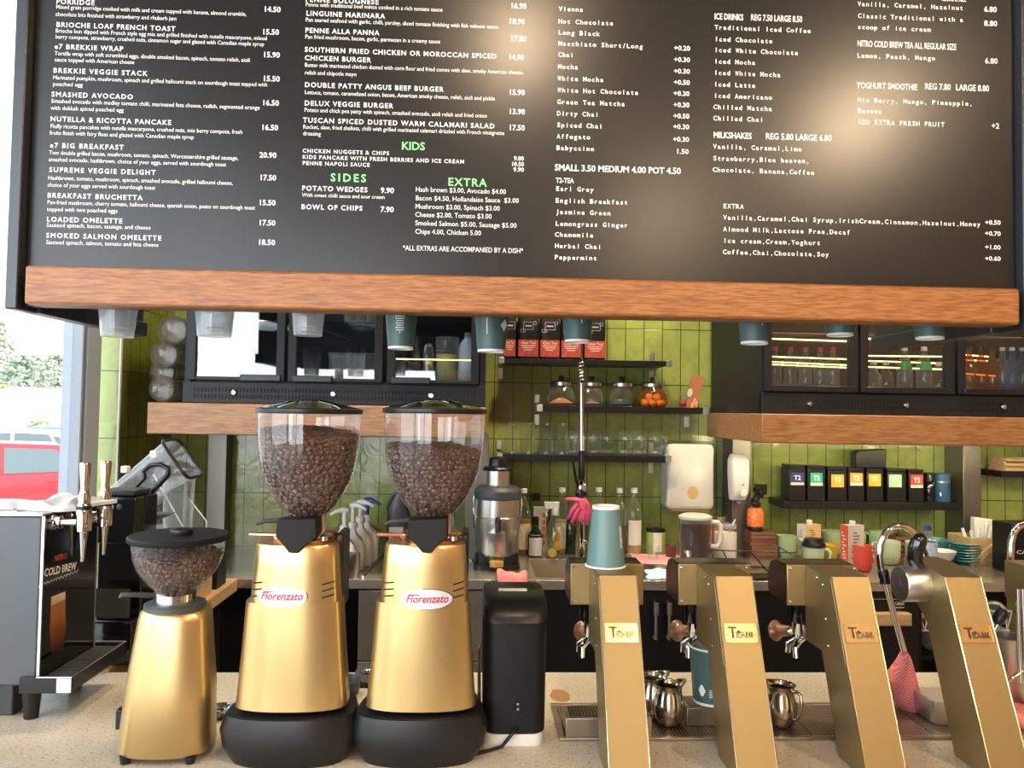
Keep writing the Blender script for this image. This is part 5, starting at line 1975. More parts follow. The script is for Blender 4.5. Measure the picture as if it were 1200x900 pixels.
t.tube([(XP + .002, YN - .010, zt2 + .002), (xt1 - .001, YN - .010, zt2 + .002), (xt1 - .001, YFAR + .010, zt2 + .002), (XP + .002, YFAR + .010, zt2 + .002)], .0016, 6)
obj('tray_rim', t, m_alu, tr_, 'bright metal rim')
obj('tray_corner', MB().box(xt1 - .026, xt1 + .0015, YN - .0135, YN - .0125, zt2 - .026, zt2 + .001), m_white, tr_, 'pale square corner')
for sx_, sy_ in ((XP - .022, YN + .02), (XP - .022, YFAR - .03), (XL0 + .05, YN + .02), (XL0 + .05, YFAR - .03)):
    obj('leg', MB().lathe(sx_, sy_, [(.013, Z0 + .0004), (.019, zb_ - .03)], 16), m_black, r)
# taps
for i, (px, ytop, ybot, pxs, pys) in enumerate(((98.5, 542, 658, 64, 612), (122.5, 540, 650, 82, 605))):
    if i == 0:
        sh = PXp(pxs, pys, XP + .003)
        Yt = sh.y
    else:
        Yt = 1.735
        sh = Vector((XP + .003, Yt, P(122, 606, Yt).z))
    xq = P(px, 600, Yt).x
    k = mpp((xq, Yt, 1.3))
    obj('shank', MB().lathe(0, 0, [(.0155, 0), (.0155, .003), (.011, .004), (.013, .006), (.013, .016), (.007, .018), (.007, xq - XP)], 20, xf=Matrix.Translation((XP + .001, Yt, sh.z)) @ Matrix.Rotation(pi / 2, 4, 'Y')), m_chrome, r, 'chrome tap shank')
    zq = lambda y: P(px, y, Yt).z
    s_ = (ybot - ytop) / 116
    yy = lambda d: zq(ytop + d * s_)
    tp = obj('tap', MB().lathe(xq, Yt, [(2.2 * k, yy(116)), (3.2 * k, yy(104)), (5 * k, yy(84)), (5.2 * k, yy(82)), (8.5 * k, yy(80)), (8.6 * k, yy(56)), (7.6 * k, yy(54)), (7.6 * k, yy(50)), (6.4 * k, yy(48)), (7 * k, yy(40)), (5 * k, yy(34)), (4.4 * k, yy(30)), (6.4 * k, yy(2)), (5.6 * k, yy(0))], 24), m_chrome, r, 'tall chrome tap with tapered handle')
    obj('tap_ring', MB().lathe(xq, Yt, [(8.4 * k, yy(55)), (8.4 * k, yy(50.5))], 24), m_black, tp)


# towels on top
def cloth(name, px0, px1, Y0, Y1, z, hgt, m, lab, seed, cat='cloth', nz=3, twist=.3, bx=None):
    x0, x1 = P(px0, 660, (Y0 + Y1) / 2).x, P(px1, 660, (Y0 + Y1) / 2).x
    rnd = random.Random(seed)
    ph = [rnd.random() * 6.28 for _ in range(8)]

    def top(u, v):
        e = min(u, 1 - u, v, 1 - v)
        w = min(e * 7, 1)
        hh = hgt * (.30 + .70 * w * (.55 + .25 * sin(u * 7 * nz / 3 + ph[0] + v * 3) + .2 * sin(v * 8 + ph[1] + u * 4)))
        x = x0 + (x1 - x0) * (u + .05 * sin(v * 5 + ph[2]) + .025 * sin(v * 13 + ph[5])) + twist * (v - .5) * (x1 - x0) * .3
        y = Y0 + (Y1 - Y0) * (v + .06 * sin(u * 6 + ph[3]) + .025 * sin(u * 15 + ph[6]))
        return (x, y, z + hh)
    b = MB()
    n = 22
    b.grid(top, n, n)
    b.grid(lambda u, v: (top(u, v)[0], top(u, v)[1], z + .0006), n, n)
    # close the sides
    N_ = (n + 1) * (n + 1)
    rim = [i for i in range(n + 1)] + [(j + 1) * (n + 1) + n for j in range(n)] + [n * (n + 1) + n - 1 - i for i in range(n)] + [(n - 1 - j) * (n + 1) for j in range(n - 1)]
    for a, c in zip(rim, rim[1:] + rim[:1]):
        b.f.append((a, c, c + N_, a + N_))
    return solo(name, b, m, lab, cat, smooth=60)


zmt = zt_ + .004
cloth('towel', 38, 108, 1.60, 1.74, zmt, .026, m_towel, 'crumpled white towel heaped on the cold brew machine', 4, 'towel', 6)
cloth('towel', -30, 36, 1.62, 1.75, zmt, .012, m_towel, 'flat white towel at the left edge on the cold brew machine', 9, 'towel', 3)
# second black drink machine behind
Y2 = 1.885
xa_, xb_ = P(103, 660, Y2).x, P(157.5, 660, Y2).x
z2t = P(130, 583, Y2).z
r = thing('drink_machine', 'gloss black drink machine with a small blue light behind the chrome taps', 'drink machine', ((xa_ + xb_) / 2, Y2 + .12, Z0))
b = MB()
b.box(xa_, xb_, Y2 + .045, Y2 + .125, Z0 + .0005, z2t)
b.box(xa_, xb_, Y2, Y2 + .045, z2t - .11, z2t)
b.box(xa_, xb_, Y2, Y2 + .045, Z0 + .0005, P(130, 728, Y2).z)
obj('housing', b, m_gloss, r, bevel=.004)
obj('lid', MB().box(xa_ + .01, xb_ - .012, Y2 + .02, Y2 + .11, z2t, z2t + .014), m_black, r, bevel=.004)
a = P(131, 594, Y2)
obj('blue_light', MB().ell((a.x, Y2 - .001, a.z), .004, .002, .007, 10, 6), mat('blue_lamp', (.1, .4, 1), .4, emit=(.1, .45, 1.0), estr=3), r, 'small blue light')
a = P(140, 594, Y2)
obj('button', MB().ell((a.x, Y2 - .001, a.z), .007, .003, .007, 14, 6), m_darkgrey, r)
q = P(136, 690, Y2 + .02)
obj('drip_slot', MB().box(xa_ + .008, xb_ - .008, Y2 - .0012, Y2 + .003, P(130, 724, Y2).z, P(130, 690, Y2).z), mat('smoked_steel', (.25, .22, .19), .2, .9), r, 'reflective smoked steel panel')
# dark box cut off at the corner
a, b_ = C(14.5, 839), C(-40, 839)
ya = a.y
b = MB().box(b_.x, a.x, ya, ya + .040, Z0 + .0005, P(14, 786, ya).z)
solo('dark_box', b, mat('charcoal_plastic', (.035, .036, .04), .4), 'dark charcoal box cut off by the lower left corner', 'box', bevel=.003)
# timber plinth carrying the blenders
pa, pb = C(152, 752), C(182, 715)
Ypl = 1.98
x0_, x1_ = P(150, 700, Ypl).x, XR - .02
zpl = P(165, 664, Ypl).z
solo('timber_plinth', MB().box(P(128, 700, 2.14).x, x1_, 2.14, 2.62, Z0 + .0005, Z0 + .145), m_palewood, 'pale timber plinth under the clear blender jugs', 'plinth', bevel=.003)
ZP = Z0 + .1455
# blender jugs
m_jugp = thin_glass('jug_plastic', (.93, .95, .97), 1.0, .04, .10, (.8, .86, .9), .3, .35)


def sq_jug(r, org, w0, w1, h, rotm, lidc=True):
    T_ = Matrix.Translation(org) @ rotm
    rg = []
    for t in (0, .06, .5, 1):
        w = w0 + (w1 - w0) * t
        rg.append([(x, y, h * t) for x, y in rrect(-w, w, -w, w, w * .38, 5)])
    obj('jug', MB().loft(rg, True, False, xf=T_), m_jugp, r, smooth=50)
    for sx_ in (-1, 1):
        rb = MB()
        rb.tube([(sx_ * w0 * .5, -w0 - .001, h * .12), (sx_ * w1 * .55, -w1 - .001, h * .92)], .004, 8, xf=T_)
        obj('rib', rb, m_jugp, r)
    if lidc:
        w = w1 * 1.03
        obj('lid', MB().loft([[(x, y, z) for x, y in rrect(-w, w, -w, w, w * .38, 5)] for z in (h, h + .016)], xf=T_), m_black, r, 'black lid', bevel=.003)
    return T_


Yj = 2.30
q = P(208, 640, Yj)
k = mpp(q)
r = thing('blender_jug', 'clear blender jug standing upright under a black lid', 'blender jug', (q.x, Yj, ZP))
h_ = (P(208, 556, Yj).z - ZP)
sq_jug(r, (q.x, Yj, ZP), 13.5 * k, 16.5 * k, h_, Matrix.Rotation(.25, 4, 'Z'))
# tilted jug with black handle
Yj2 = 2.085
q0, q1 = P(122, 600, Yj2), P(214, 537, Yj2)
ax = (q1 - q0)
L_ = ax.length
r = thing('blender_jug', 'tilted clear blender jug with a curved black handle, propped on the plinth', 'blender jug', (q0.x, Yj2, q0.z))
za = ax.normalized()
T3 = frame_xf(q0, (0, 1, 0), Vector((0, 1, 0)).cross(za) * -1)
m3 = T3.to_3x3()
xa3 = Vector((0, 1, 0))
ya3 = za.cross(xa3)
M3 = Matrix((xa3, ya3, za)).transposed().to_4x4()
M3.translation = q0
rg = []
for t in (0, .04, .5, .92, 1):
    w = .034 + .024 * t
    rg.append([(x, y, L_ * t) for x, y in rrect(-w, w, -w, w, w * .4, 5)])
obj('jug', MB().loft(rg, True, False, xf=M3), m_jugp, r, smooth=50)
rm = MB()
w = .060
pl_ = [(x, y, L_) for x, y in rrect(-w, w, -w, w, w * .4, 5)]
rm.tube(pl_ + pl_[:1], .0045, 8, cap=False, xf=M3)
obj('rim', rm, m_black, r, 'black rim')
hd = [P(x, y, Yj2 - .062) for x, y in ((157, 603), (166, 588), (182, 572), (197, 556), (197, 549), (188, 544), (176, 545), (168, 552), (170, 560), (162, 568), (150, 580))]
obj('handle', MB().tube(hd, [.006, .0065, .0075, .0075, .007, .006, .006, .006, .006, .005, .005], 10), m_black, r, 'curved black handle', smooth=60)
b = MB()
for px, py in ((147, 550), (181, 532)):
    q = P(px, py, Yj2 - .03)
    b.cbox((q.x, q.y, q.z), (.018, .02, .018))
obj('hinge_block', b, m_white, r, bevel=.003)
# acrylic splash guard
m_acr = thin_glass('acrylic', (.93, .95, .95), 1.0, .02, .05, (.8, .85, .85), .25, .2)
ol = [P(170, 628, 2.26), P(172, 560, 2.26), P(216, 624, 2.26)]
r = thing('splash_guard', 'clear acrylic splash guard around the blender jugs', 'splash guard', (ol[0].x, 2.3, ZP))
z_ = lambda py, Y: P(190, py, Y).z
x_ = lambda px, Y: P(px, 600, Y).x
for Yq, pts in ((2.24, [(162, None), (162, 556), (178, 556), (216, 620), (216, None)]), (2.42, [(200, None), (200, 560), (222, 586), (242, 611), (242, None)])):
    poly = [(x_(px, Yq), ZP + .0005 if py is None else P(px, py, Yq).z) for px, py in pts]
    obj('panel', MB().prism(poly, 'y', Yq, Yq + .004), m_acr, r, smooth=0)
    ed = MB()
    ed.tube([(x, Yq + .002, z) for x, z in poly[2:5]], .0022, 6)
    obj('panel_edge', ed, m_white, r, 'thin brighter gold edge')
a = P(176, 612, 2.10)
b = MB().prism([(P(150, 606, 2.1).x, P(150, 603, 2.1).z), (P(199, 603, 2.1).x, P(199, 603, 2.1).z), (P(178, 612, 2.1).x, P(178, 612, 2.1).z), (P(158, 615, 2.1).x, P(158, 615, 2.1).z)], 'y', 2.10, 2.16)
obj('ledge', b, m_darkgrey, r, bevel=.003)
q = P(171, 588, 2.16)
b = MB().lathe(0, 0, [(.018, 0), (.018, .02), (.012, .022), (0, .022)], 24, xf=Matrix.Translation((q.x, 2.235, q.z)) @ Matrix.Rotation(pi / 2, 4, 'X'))
obj('knob', b, m_alu, r, 'round pale knob')
b = MB().box(P(163, 650, 2.2).x, P(190, 650, 2.2).x, 2.16, 2.23, ZP + .0005, P(170, 616, 2.2).z)
obj('clear_tub', b, m_jugp, r, bevel=.003)
# black box on the plinth end
Yk = 2.66
xk0, xk1 = P(232, 680, Yk).x, P(254, 680, Yk).x
solo('black_box', MB().prism([(xk0, Z0 + .0005), (xk1, Z0 + .0005), (xk1, P(254, 652, Yk).z), (xk0, P(232, 660, Yk).z)], 'y', Yk, Yk + .1), m_black, 'small black box at the far end of the side counter', 'box', bevel=.003)

# ------------------------------------------------------------------ sleeves of cups lying on the left shelf
for i, (px, py, rr_, Yq) in enumerate(((202, 387, 17.5, 2.86), (192, 415.5, 17.5, 2.87), (190, 437, 16.0, 2.93), (189.5, 459, 17.0, 2.86))):
    q = P(px, py, Yq)
    k = mpp(q)
    R_ = rr_ * k * (.93 if i else 1)
    lab = ['topmost clear sleeve of cups in the stack beside the left fridge', 'second clear sleeve of cups from the top beside the left fridge', 'third clear sleeve of cups from the top, set back beside the left fridge', 'lowest clear sleeve of cups lying on the left timber shelf'][i]
    zc_ = q.z if i < 3 else lsz1 + R_ + .0008
    r = thing('cup_sleeve', lab, 'cup sleeve', (q.x, Yq + .2, zc_ - R_), 'sleeves of cups stacked beside the left fridge')
    T_ = Matrix.Translation((q.x, Yq, zc_)) @ Matrix.Rotation(-pi / 2, 4, 'X') @ Matrix.Rotation(-.10 if i < 3 else 0, 4, 'Y')
    pr_ = [(0, .006), (R_ * .80, .003), (R_ * .93, 0), (R_, .006)]
    n = 13
    for j in range(n):
        pr_ += [(R_ * (.99 - .03 * (j % 2)), .012 + j * .03)]
    pr_ += [(R_ * .95, .42), (0, .43)]
    obj('sleeve', MB().lathe(0, 0, pr_, 26, cap0=False, cap1=False, xf=T_), m_sleeve, r, smooth=50)
    cp = MB()
    cp.lathe(0, 0, [(0, .010), (R_ * .74, .010), (R_ * .80, .004), (R_ * .84, .05), (R_ * .9, .40)], 24, cap0=False, cap1=False, xf=T_)
    obj('cup_base', cp, m_sleeve, r)

# ------------------------------------------------------------------ inside the left fridge
zf_ = flz + .0006
Yi = FY + .10
m_tub = thin_glass('tub_plastic', (.92, .93, .93), 1.0, .05, .18, (.75, .78, .80), .25, .25)
m_muffin = mat('muffin', (.62, .36, .13), .8, noise=((60, 60, 60), (.75, .55, .30), .4, .6))
m_milk = mat('milk', (.85, .85, .86), .4)


def fx(px, Y=Yi):
    return P(px, 440, Y).x


kf = mpp(P(400, 440, Yi))
for (p0, p1, z0_, h_, lab, nm, sd) in ((383, 442, zf_, .105, 'clear tub of small muffins on the floor of the middle left fridge door', 4, 1), (398, 440, zf_ + .218 + .012, .10, 'clear tub of pale buns on the upper rack of the left fridge', 3, 2)):
    r = thing('food_tub', lab, 'food tub', ((fx(p0) + fx(p1)) / 2, Yi + .07, z0_))
    t = MB()
    t.loft([[(x, y, z) for x, y in rrect(fx(p0) + g_, fx(p1) - g_, Yi + g_, Yi + .16 - g_, .02)] for g_, z in ((.006, z0_ + .0006), (0, z0_ + h_))], True, False)
    obj('tub', t, m_tub, r, smooth=40)
    t = MB()
    pl_ = [(x, y, z0_ + h_) for x, y in rrect(fx(p0), fx(p1), Yi, Yi + .16, .02)]
    t.tube(pl_ + pl_[:1], .003, 6, cap=False)
    obj('rim', t, m_tub, r)
    for i in range(nm):
        for row in range(2):
            x = fx(p0) + .026 + i * (fx(p1) - fx(p0) - .052) / max(nm - 1, 1)
            q = Vector((x, Yi + .045 + .06 * row, z0_ + .003))
            mu = MB().lathe(q.x, q.y, [(0, q.z), (.017, q.z), (.021, q.z + .022), (.026, q.z + .027), (.025, q.z + .038), (.014, q.z + .046), (0, q.z + .048)], 16, cap0=False, cap1=False)
            solo('muffin', mu, m_muffin if sd == 1 else mat('bun', (.72, .58, .36), .7), ('small golden muffin in the lower fridge tub' if sd == 1 else 'pale round bun in the upper fridge tub'), 'muffin' if sd == 1 else 'bun', 'muffins in the lower tub' if sd == 1 else 'buns in the upper tub', smooth=60)
r = thing('tongs', 'black tongs laid across the rack in the middle left fridge door', 'tongs', (fx(392), Yi + .02, zf_ + .13))
a, b = P(378, 389, Yi), P(408, 399, Yi)
obj('arm', MB().tube([a, (a + b) / 2 + Vector((0, 0, .004)), b], [.009, .006, .004], 8), m_black, r)
obj('arm', MB().tube([a + Vector((0, .012, 0)), (a + b) / 2 + Vector((0, .02, .002)), b + Vector((0, .014, 0))], [.009, .006, .004], 8), m_black, r)


def bottle(name, px, Y, z, prof, m, lab, cat='bottle', cap=None, label=None, fill=None, grp=None, seg=22, sy=1.0, ref=None):
    """prof: (height px above base, half width px); cap/label/fill: (h0, h1, [scale], material)"""
    q = P(px, ref or 440, Y)
    k = mpp((q.x, Y, z))
    r = thing(name, lab, cat, (q.x, Y, z), grp)
    zz = lambda h: z + .0004 + h * k

    def ww(h):
        for p_, q_ in zip(prof, prof[1:]):
            if h <= q_[0]:
                t = (h - p_[0]) / max(q_[0] - p_[0], 1e-6)
                return p_[1] + (q_[1] - p_[1]) * t
        return prof[-1][1]
    obj('body', MB().lathe(q.x, Y, [(w * k, zz(h)) for h, w in prof], seg, sy=sy), m, r, smooth=50)
    if fill:
        h1, mf = fill
        hs = [prof[0][0] + .6 + (h1 - prof[0][0] - .6) * i / 8 for i in range(9)]
        obj('contents', MB().lathe(q.x, Y, [(max(ww(h) - .7, .3) * k, zz(h)) for h in hs], seg, sy=sy), mf, r, smooth=50)
    if cap:
        h0, h1, w, mc = cap
        obj('cap', MB().lathe(q.x, Y, [(w * k, zz(h0)), (w * k, zz(h1 - .5)), (w * .85 * k, zz(h1))], seg, sy=sy), mc, r, smooth=40)
    if label:
        h0, h1, ml, span = label
        b = MB()
        n = 14
        rows = [h0 + (h1 - h0) * i / 4 for i in range(5)]
        b.grid(lambda u, v: (q.x + (ww(h0 + (h1 - h0) * v) + .25) * k * cos(-pi / 2 + (u - .5) * span), Y + (ww(h0 + (h1 - h0) * v) + .25) * k * sy * sin(-pi / 2 + (u - .5) * span), zz(h0 + (h1 - h0) * v)), n, 4)
        obj('label', b, ml, r, smooth=60)
    return r, q, k


m_juice = mat('yellow_juice', (.72, .66, .28), .5)
m_bluish = mat('bluish_milk', (.55, .68, .86), .4)
bottle('milk_bottle', 548, Yi, zf_, [(0, 11), (1, 12), (26, 12), (36, 11), (44, 10.5), (50, 7), (53, 4), (56, 4)], m_bluish, 'bluish white plastic milk bottle in the third left fridge door', cap=(54, 59, 4.6, m_grey))
bottle('juice_jug', 523.5, Yi, zf_, [(0, 11), (1, 12), (53, 14)], m_tub, 'tall clear jug half full of yellow juice in the left fridge', 'jug', fill=(33, m_juice))
bottle('cream_whipper', 502, Yi, zf_, [(0, 7), (30, 7), (42, 5.5), (46, 3)], m_steel, 'steel cream whipper bottle in the third left fridge door', cap=(46, 52, 5, m_black))
bottle('glass_bottle', 486.5, Yi, zf_, [(0, 6), (28, 6), (40, 3.2), (54, 2.8)], m_glass, 'slim clear glass bottle in the third left fridge door')
bottle('glass_bottle', 475, Yi + .06, zf_, [(0, 8), (26, 9)], m_glass, 'short clear glass in the third left fridge door', 'glass')
# chain and bottle opener hanging in the first door
r = thing('ladle', 'steel ball-chain ladle hanging inside the first left fridge door', 'ladle', (P(240, 425, Yi).x, Yi, zf_))
b = MB()
for i in range(11):
    q = P(235.5 + i * .25, 397 + i * 3, Yi)
    b.ell(tuple(q), .0045, .0045, .0045, 8, 6)
obj('chain', b, m_chrome, r)
q = P(239, 421, Yi)
obj('bowl', MB().lathe(q.x, Yi, [(.004, zf_ + .001), (.02, zf_ + .006), (.028, zf_ + .03), (.026, zf_ + .05), (.010, zf_ + .064)], 18), m_chrome, r, smooth=50)
bottle('glass_jar', 246, Yi + .04, zf_, [(0, 9), (36, 9), (44, 8)], m_glass, 'tall clear jar inside the first left fridge door', 'jar')

# ------------------------------------------------------------------ inside the right fridge
zr_ = frz + .0006
m_clearpet = thin_glass('pet_plastic', (.90, .94, .97), 1.0, .04, .10, (.7, .78, .85), .3, .3)
m_amber = thin_glass('amber_plastic', (.75, .35, .08), 1.0, .05, .20, (.65, .28, .06), .3, .3)
m_greenp = mat('green_label', (.05, .35, .08), .5)
m_capred = mat('red_cap', (.50, .03, .03), .4)
m_bluepet = thin_glass('blue_plastic', (.35, .60, .85), 1.0, .05, .2, (.2, .45, .75), .3, .3)
for i, px in enumerate((908, 926, 943.5, 961, 976)):
    bottle('drink_bottle', px, FY + .12 + .02 * (i % 2), zr_, [(0, 7), (1, 7.6), (14, 7.4), (18, 7), (22, 7.6), (34, 7), (42, 3), (47, 2.6)], m_clearpet, 'clear bottle of soft drink under a red cap in the first right fridge door', cap=(46.5, 51, 3.2, m_capred), grp='red-capped bottles in the right fridge', ref=430)
for i, (px, mm_, lab) in enumerate(((1024, m_clearpet, 'clear rounded bottle at the left of the second right fridge door'), (1038, m_glass, 'small glass bottle behind the second right fridge door'), (1060, m_clearpet, 'clear green-labelled bottle left of centre in the second right fridge door'), (1083, m_clearpet, 'clear green-labelled bottle right of centre in the second right fridge door'), (1100, m_glass, 'small glass bottle at the right of the second right fridge door'))):
    big = i in (2, 3)
    bottle('drink_bottle', px, FY + .12, zr_, [(0, 8), (1, 8.6), (30 if big else 18, 8.4), (44 if big else 26, 3.2), (50 if big else 33, 2.8)], mm_, lab, cap=(49 if big else 32, 54 if big else 36, 3.4, m_white), label=(26, 36, m_greenp, 2.2) if big else None, ref=430)
for i, (px, mm_, lab) in enumerate(((1136, m_amber, 'amber drink bottle at the left of the third right fridge door'), (1150, m_amber, 'second amber drink bottle in the third right fridge door'), (1163, m_amber, 'amber bottle beside the blue bottles in the third right fridge door'), (1175, m_clearpet, 'clear bottle between the amber and blue bottles'), (1186, m_bluepet, 'blue bottle left of another at the right edge'), (1198, m_bluepet, 'blue bottle at the right edge of the picture'))):
    bottle('drink_bottle', px, FY + .13 + .02 * (i % 2), zr_, [(0, 6.4), (1, 7), (34, 6.8), (44, 3), (52, 2.6)], mm_, lab, cap=(51, 55, 3, m_black if i < 3 else m_white), ref=435)

# ------------------------------------------------------------------ wall shelves: coffee bags
m_baglabel = mat('bag_red', (.26, .030, .020), .45, noise=((90, 90, 90), (.34, .06, .04), .4, .65))
m_bagtext = mat('bag_white', (.75, .62, .55), .5)
Yg = 3.40
for i, (p0, p1) in enumerate(((590, 604), (606.5, 630.5), (632, 655), (656.5, 680), (683.5, 708.5))):
    x0, x1 = P(p0, 400, Yg).x, P(p1, 400, Yg).x
    k = mpp(P(650, 400, Yg))
    lab = ['coffee bag at the left end of the top shelf, behind a hanging cup', 'black coffee bag with a red label, second from the left on the top shelf', 'crinkled black and red coffee bag in the middle of the top shelf', 'black and red coffee bag behind the middle hanging cup', 'black and red coffee bag at the right end of the row'][i]
    r = thing('coffee_bag', lab, 'coffee bag', ((x0 + x1) / 2, Yg, s1), 'coffee bags on the top shelf')
    h_ = .285
    xm_ = (x0 + x1) / 2
    hw = (x1 - x0) / 2
    rg = []
    for t, w, d in ((0, .92, .030), (.03, .98, .035), (.5, 1.0, .036), (.82, 1.0, .030), (.93, .99, .010), (1, .98, .003)):
        rg.append([(x, y, s1 + .0006 + h_ * t) for x, y in rrect(xm_ - hw * w, xm_ + hw * w, Yg - d, Yg + d, min(d, hw) * .5, 3)])
    obj('bag', MB().loft(rg), m_black, r, smooth=40)
    zl0, zl1 = s1 + .012, s1 + .012 + 19.5 * k
    b = MB().box(xm_ - hw * .96, xm_ + hw * .96, Yg - .0385, Yg - .0372, zl0, zl1)
    lb = obj('label', b, m_baglabel, r, 'red label', smooth=0)
    b = MB()
    put_text(b, 'Chai Tea', frame_xf((xm_ - hw * .72, Yg - .039, zl1 - .018), (1, 0, 0), (0, 0, 1)), hw * 1.44, .010, 'r')
    for j in range(3):
        z = zl1 - .027 - j * .009
        w = hw * (.7 - .15 * j)
        b.box(xm_ - w, xm_ + w, Yg - .0392, Yg - .0388, z, z + .0022)
    obj('label_lettering', b, m_bagtext, lb, smooth=0, recalc=False)
    b = MB()
    zc_ = zl1 + .062
    for (dx, dz, w, h2) in ((0, 0, .022, .017), (-.028, -.022, .007, .007), (.027, .012, .007, .007), (-.018, -.024, .005, .005)):
        if hw < .04 and abs(dx) > .02:
            continue
        for a0, a1, c0, c1 in ((-w, w, h2 - .0014, h2), (-w, w, -h2, -h2 + .0014), (-w, -w + .0014, -h2, h2), (w - .0014, w, -h2, h2)):
            b.box(xm_ + dx + a0, xm_ + dx + a1, Yg - .0368, Yg - .0360, zc_ + dz + c0, zc_ + dz + c1)
    b.box(xm_ - .014, xm_ + .014, Yg - .0368, Yg - .0360, zc_ - .003, zc_ + .002)
    obj('emblem', b, mat('bag_grey', (.45, .45, .45), .5), r, 'pale square line emblem', smooth=0)

# lidded jars
for i, (px, cont, lab) in enumerate(((657.5, ((.40, .16, .06), 3.2, 9), 'lidded glass jar of orange powder at the left of the middle shelf'), (693, ((.16, .10, .08), 2.5, 6), 'lidded glass jar left of centre, its bottom dark'), (728.5, ((.05, .05, .05), 9, 0), 'lidded glass jar holding dark pieces'), (764.5, None, 'round amber jar of pale balls under a steel lid'))):
    Yg = 3.40
    q = P(px, 470, Yg)
    k = mpp(q)
    r = thing('glass_jar', lab, 'jar', (q.x, Yg, s2), 'lidded jars on the middle shelf')
    zz = lambda h: s2 + .0006 + h * k
    pr_ = [(0, 0), (13.5, 0), (16, 3), (16.5, 9), (14, 18), (10.5, 22), (10.5, 24)] if i < 3 else [(0, 0), (15, 0), (18, 5), (17.5, 13), (13, 20), (11.5, 23)]
    if i in (1, 2):
        pr_ = [(w * .86, h) for w, h in pr_]
    obj('jar', MB().lathe(q.x, Yg, [(w * k, zz(h)) for w, h in pr_], 28, cap0=False, cap1=False), m_glass if i < 3 else thin_glass('amber_glass', (.85, .50, .22), 1.0, .03, .12, (.6, .28, .1), .25, .3), r, smooth=60)
    obj('lid', MB().lathe(q.x, Yg, [(11.5 * k, zz(23)), (13 * k, zz(23.5)), (13 * k, zz(27)), (9 * k, zz(28.5)), (3 * k, zz(29)), (2.2 * k, zz(31)), (3.6 * k, zz(33)), (2.6 * k, zz(35)), (0, zz(35.2))], 28, cap1=False), m_steel, r, 'steel lid with a round knob', smooth=40)
    if cont:
        mc = mat('jar_contents', cont[0], .9)
        rr_ = 14.5 if i == 0 else 12.2
        pf = [(0, zz(.6)), (rr_ * .85 * k, zz(.6)), (rr_ * k, zz(3)), (rr_ * .98 * k, zz(cont[1])), (rr_ * .25 * k, zz(cont[2] or cont[1])), (0, zz((cont[2] or cont[1]) + .5))]
        obj('contents', MB().lathe(q.x, Yg, pf, 20, cap0=False, cap1=False), mc, r)
    else:
        b = MB()
        for j, (dx, dy, h) in enumerate(((-10, -6, 4.5), (-2, -10, 4.5), (7, -8, 4.5), (12, 0, 4.5), (-5, -5, 11.5), (4, -6, 11.5), (0, 4, 11), (-9, 5, 6), (6, 5, 7))):
            b.ell((q.x + dx * k, Yg + dy * k, zz(h)), 4.6 * k, 4.6 * k, 4.4 * k, 12, 8)
        obj('contents', b, mat('pale_ball', (.80, .58, .34), .6), r, 'pale round balls', kind='stuff', smooth=60)
# small brown pouch leaning at the shelf end
Yg = 3.40
pts = [(803, 478.5), (816, 479.5), (820.5, 461), (825, 443), (811, 442.5), (806, 460)]
q = [P(x, y, Yg) for x, y in pts]
base_dz = s2 + .0006 - min(q[0].z, q[1].z)
b = MB()
rg = []
for d, s_ in ((-.014, .96), (-.010, 1), (.010, 1), (.014, .96)):
    rg.append([(p.x, Yg + d * (1 - .7 * (p.z - q[0].z) / .14), p.z + base_dz) for p in q])
b.loft(rg)
r = thing('snack_pouch', 'brown pouch leaning at the right end of the middle shelf', 'pouch', (q[0].x, Yg, s2))
obj('pouch', b, mat('pouch_brown', (.40, .15, .06), .45), r, smooth=30)
a = P(807.5, 461, Yg - .02)
b = MB().lathe(0, 0, [(0, 0), (.016, 0), (.016, .001), (0, .001)], 20, sx=.75, sy=1.2, xf=Matrix.Translation((P(809, 460, Yg - .02).x, Yg - .0125, P(809, 460, Yg - .02).z)) @ Matrix.Rotation(.25, 4, 'Y') @ Matrix.Rotation(pi / 2, 4, 'X'))
obj('label', b, m_cream, r, 'pale round label')
b = MB()
for dx, dz in ((0, 0), (7, -4), (12, -2)):
    a = P(812 + dx * .4, 476 + dz * 1.3, Yg - .02)
    b.ell((a.x, Yg - .0135, a.z), .008, .002, .016, 10, 6)
obj('print', b, mat('pouch_orange', (.75, .32, .12), .5), r, smooth=60)
a = P(801, 473, Yg)
b = MB()
for j in range(5):
    b.ell((a.x + .006 * cos(j * 1.25) - .008, Yg - .012 + .006 * sin(j * 1.25), s2 + .018 + .004 * (j % 2)), .011, .010, .010, 10, 6)
b.tube([(a.x - .008, Yg - .012, s2 + .0006), (a.x - .008, Yg - .012, s2 + .02)], .004, 6)
solo('red_flower', b, mat('flower_red', (.35, .02, .04), .6), 'small dark red flower beside the brown pouch', 'flower', smooth=60)

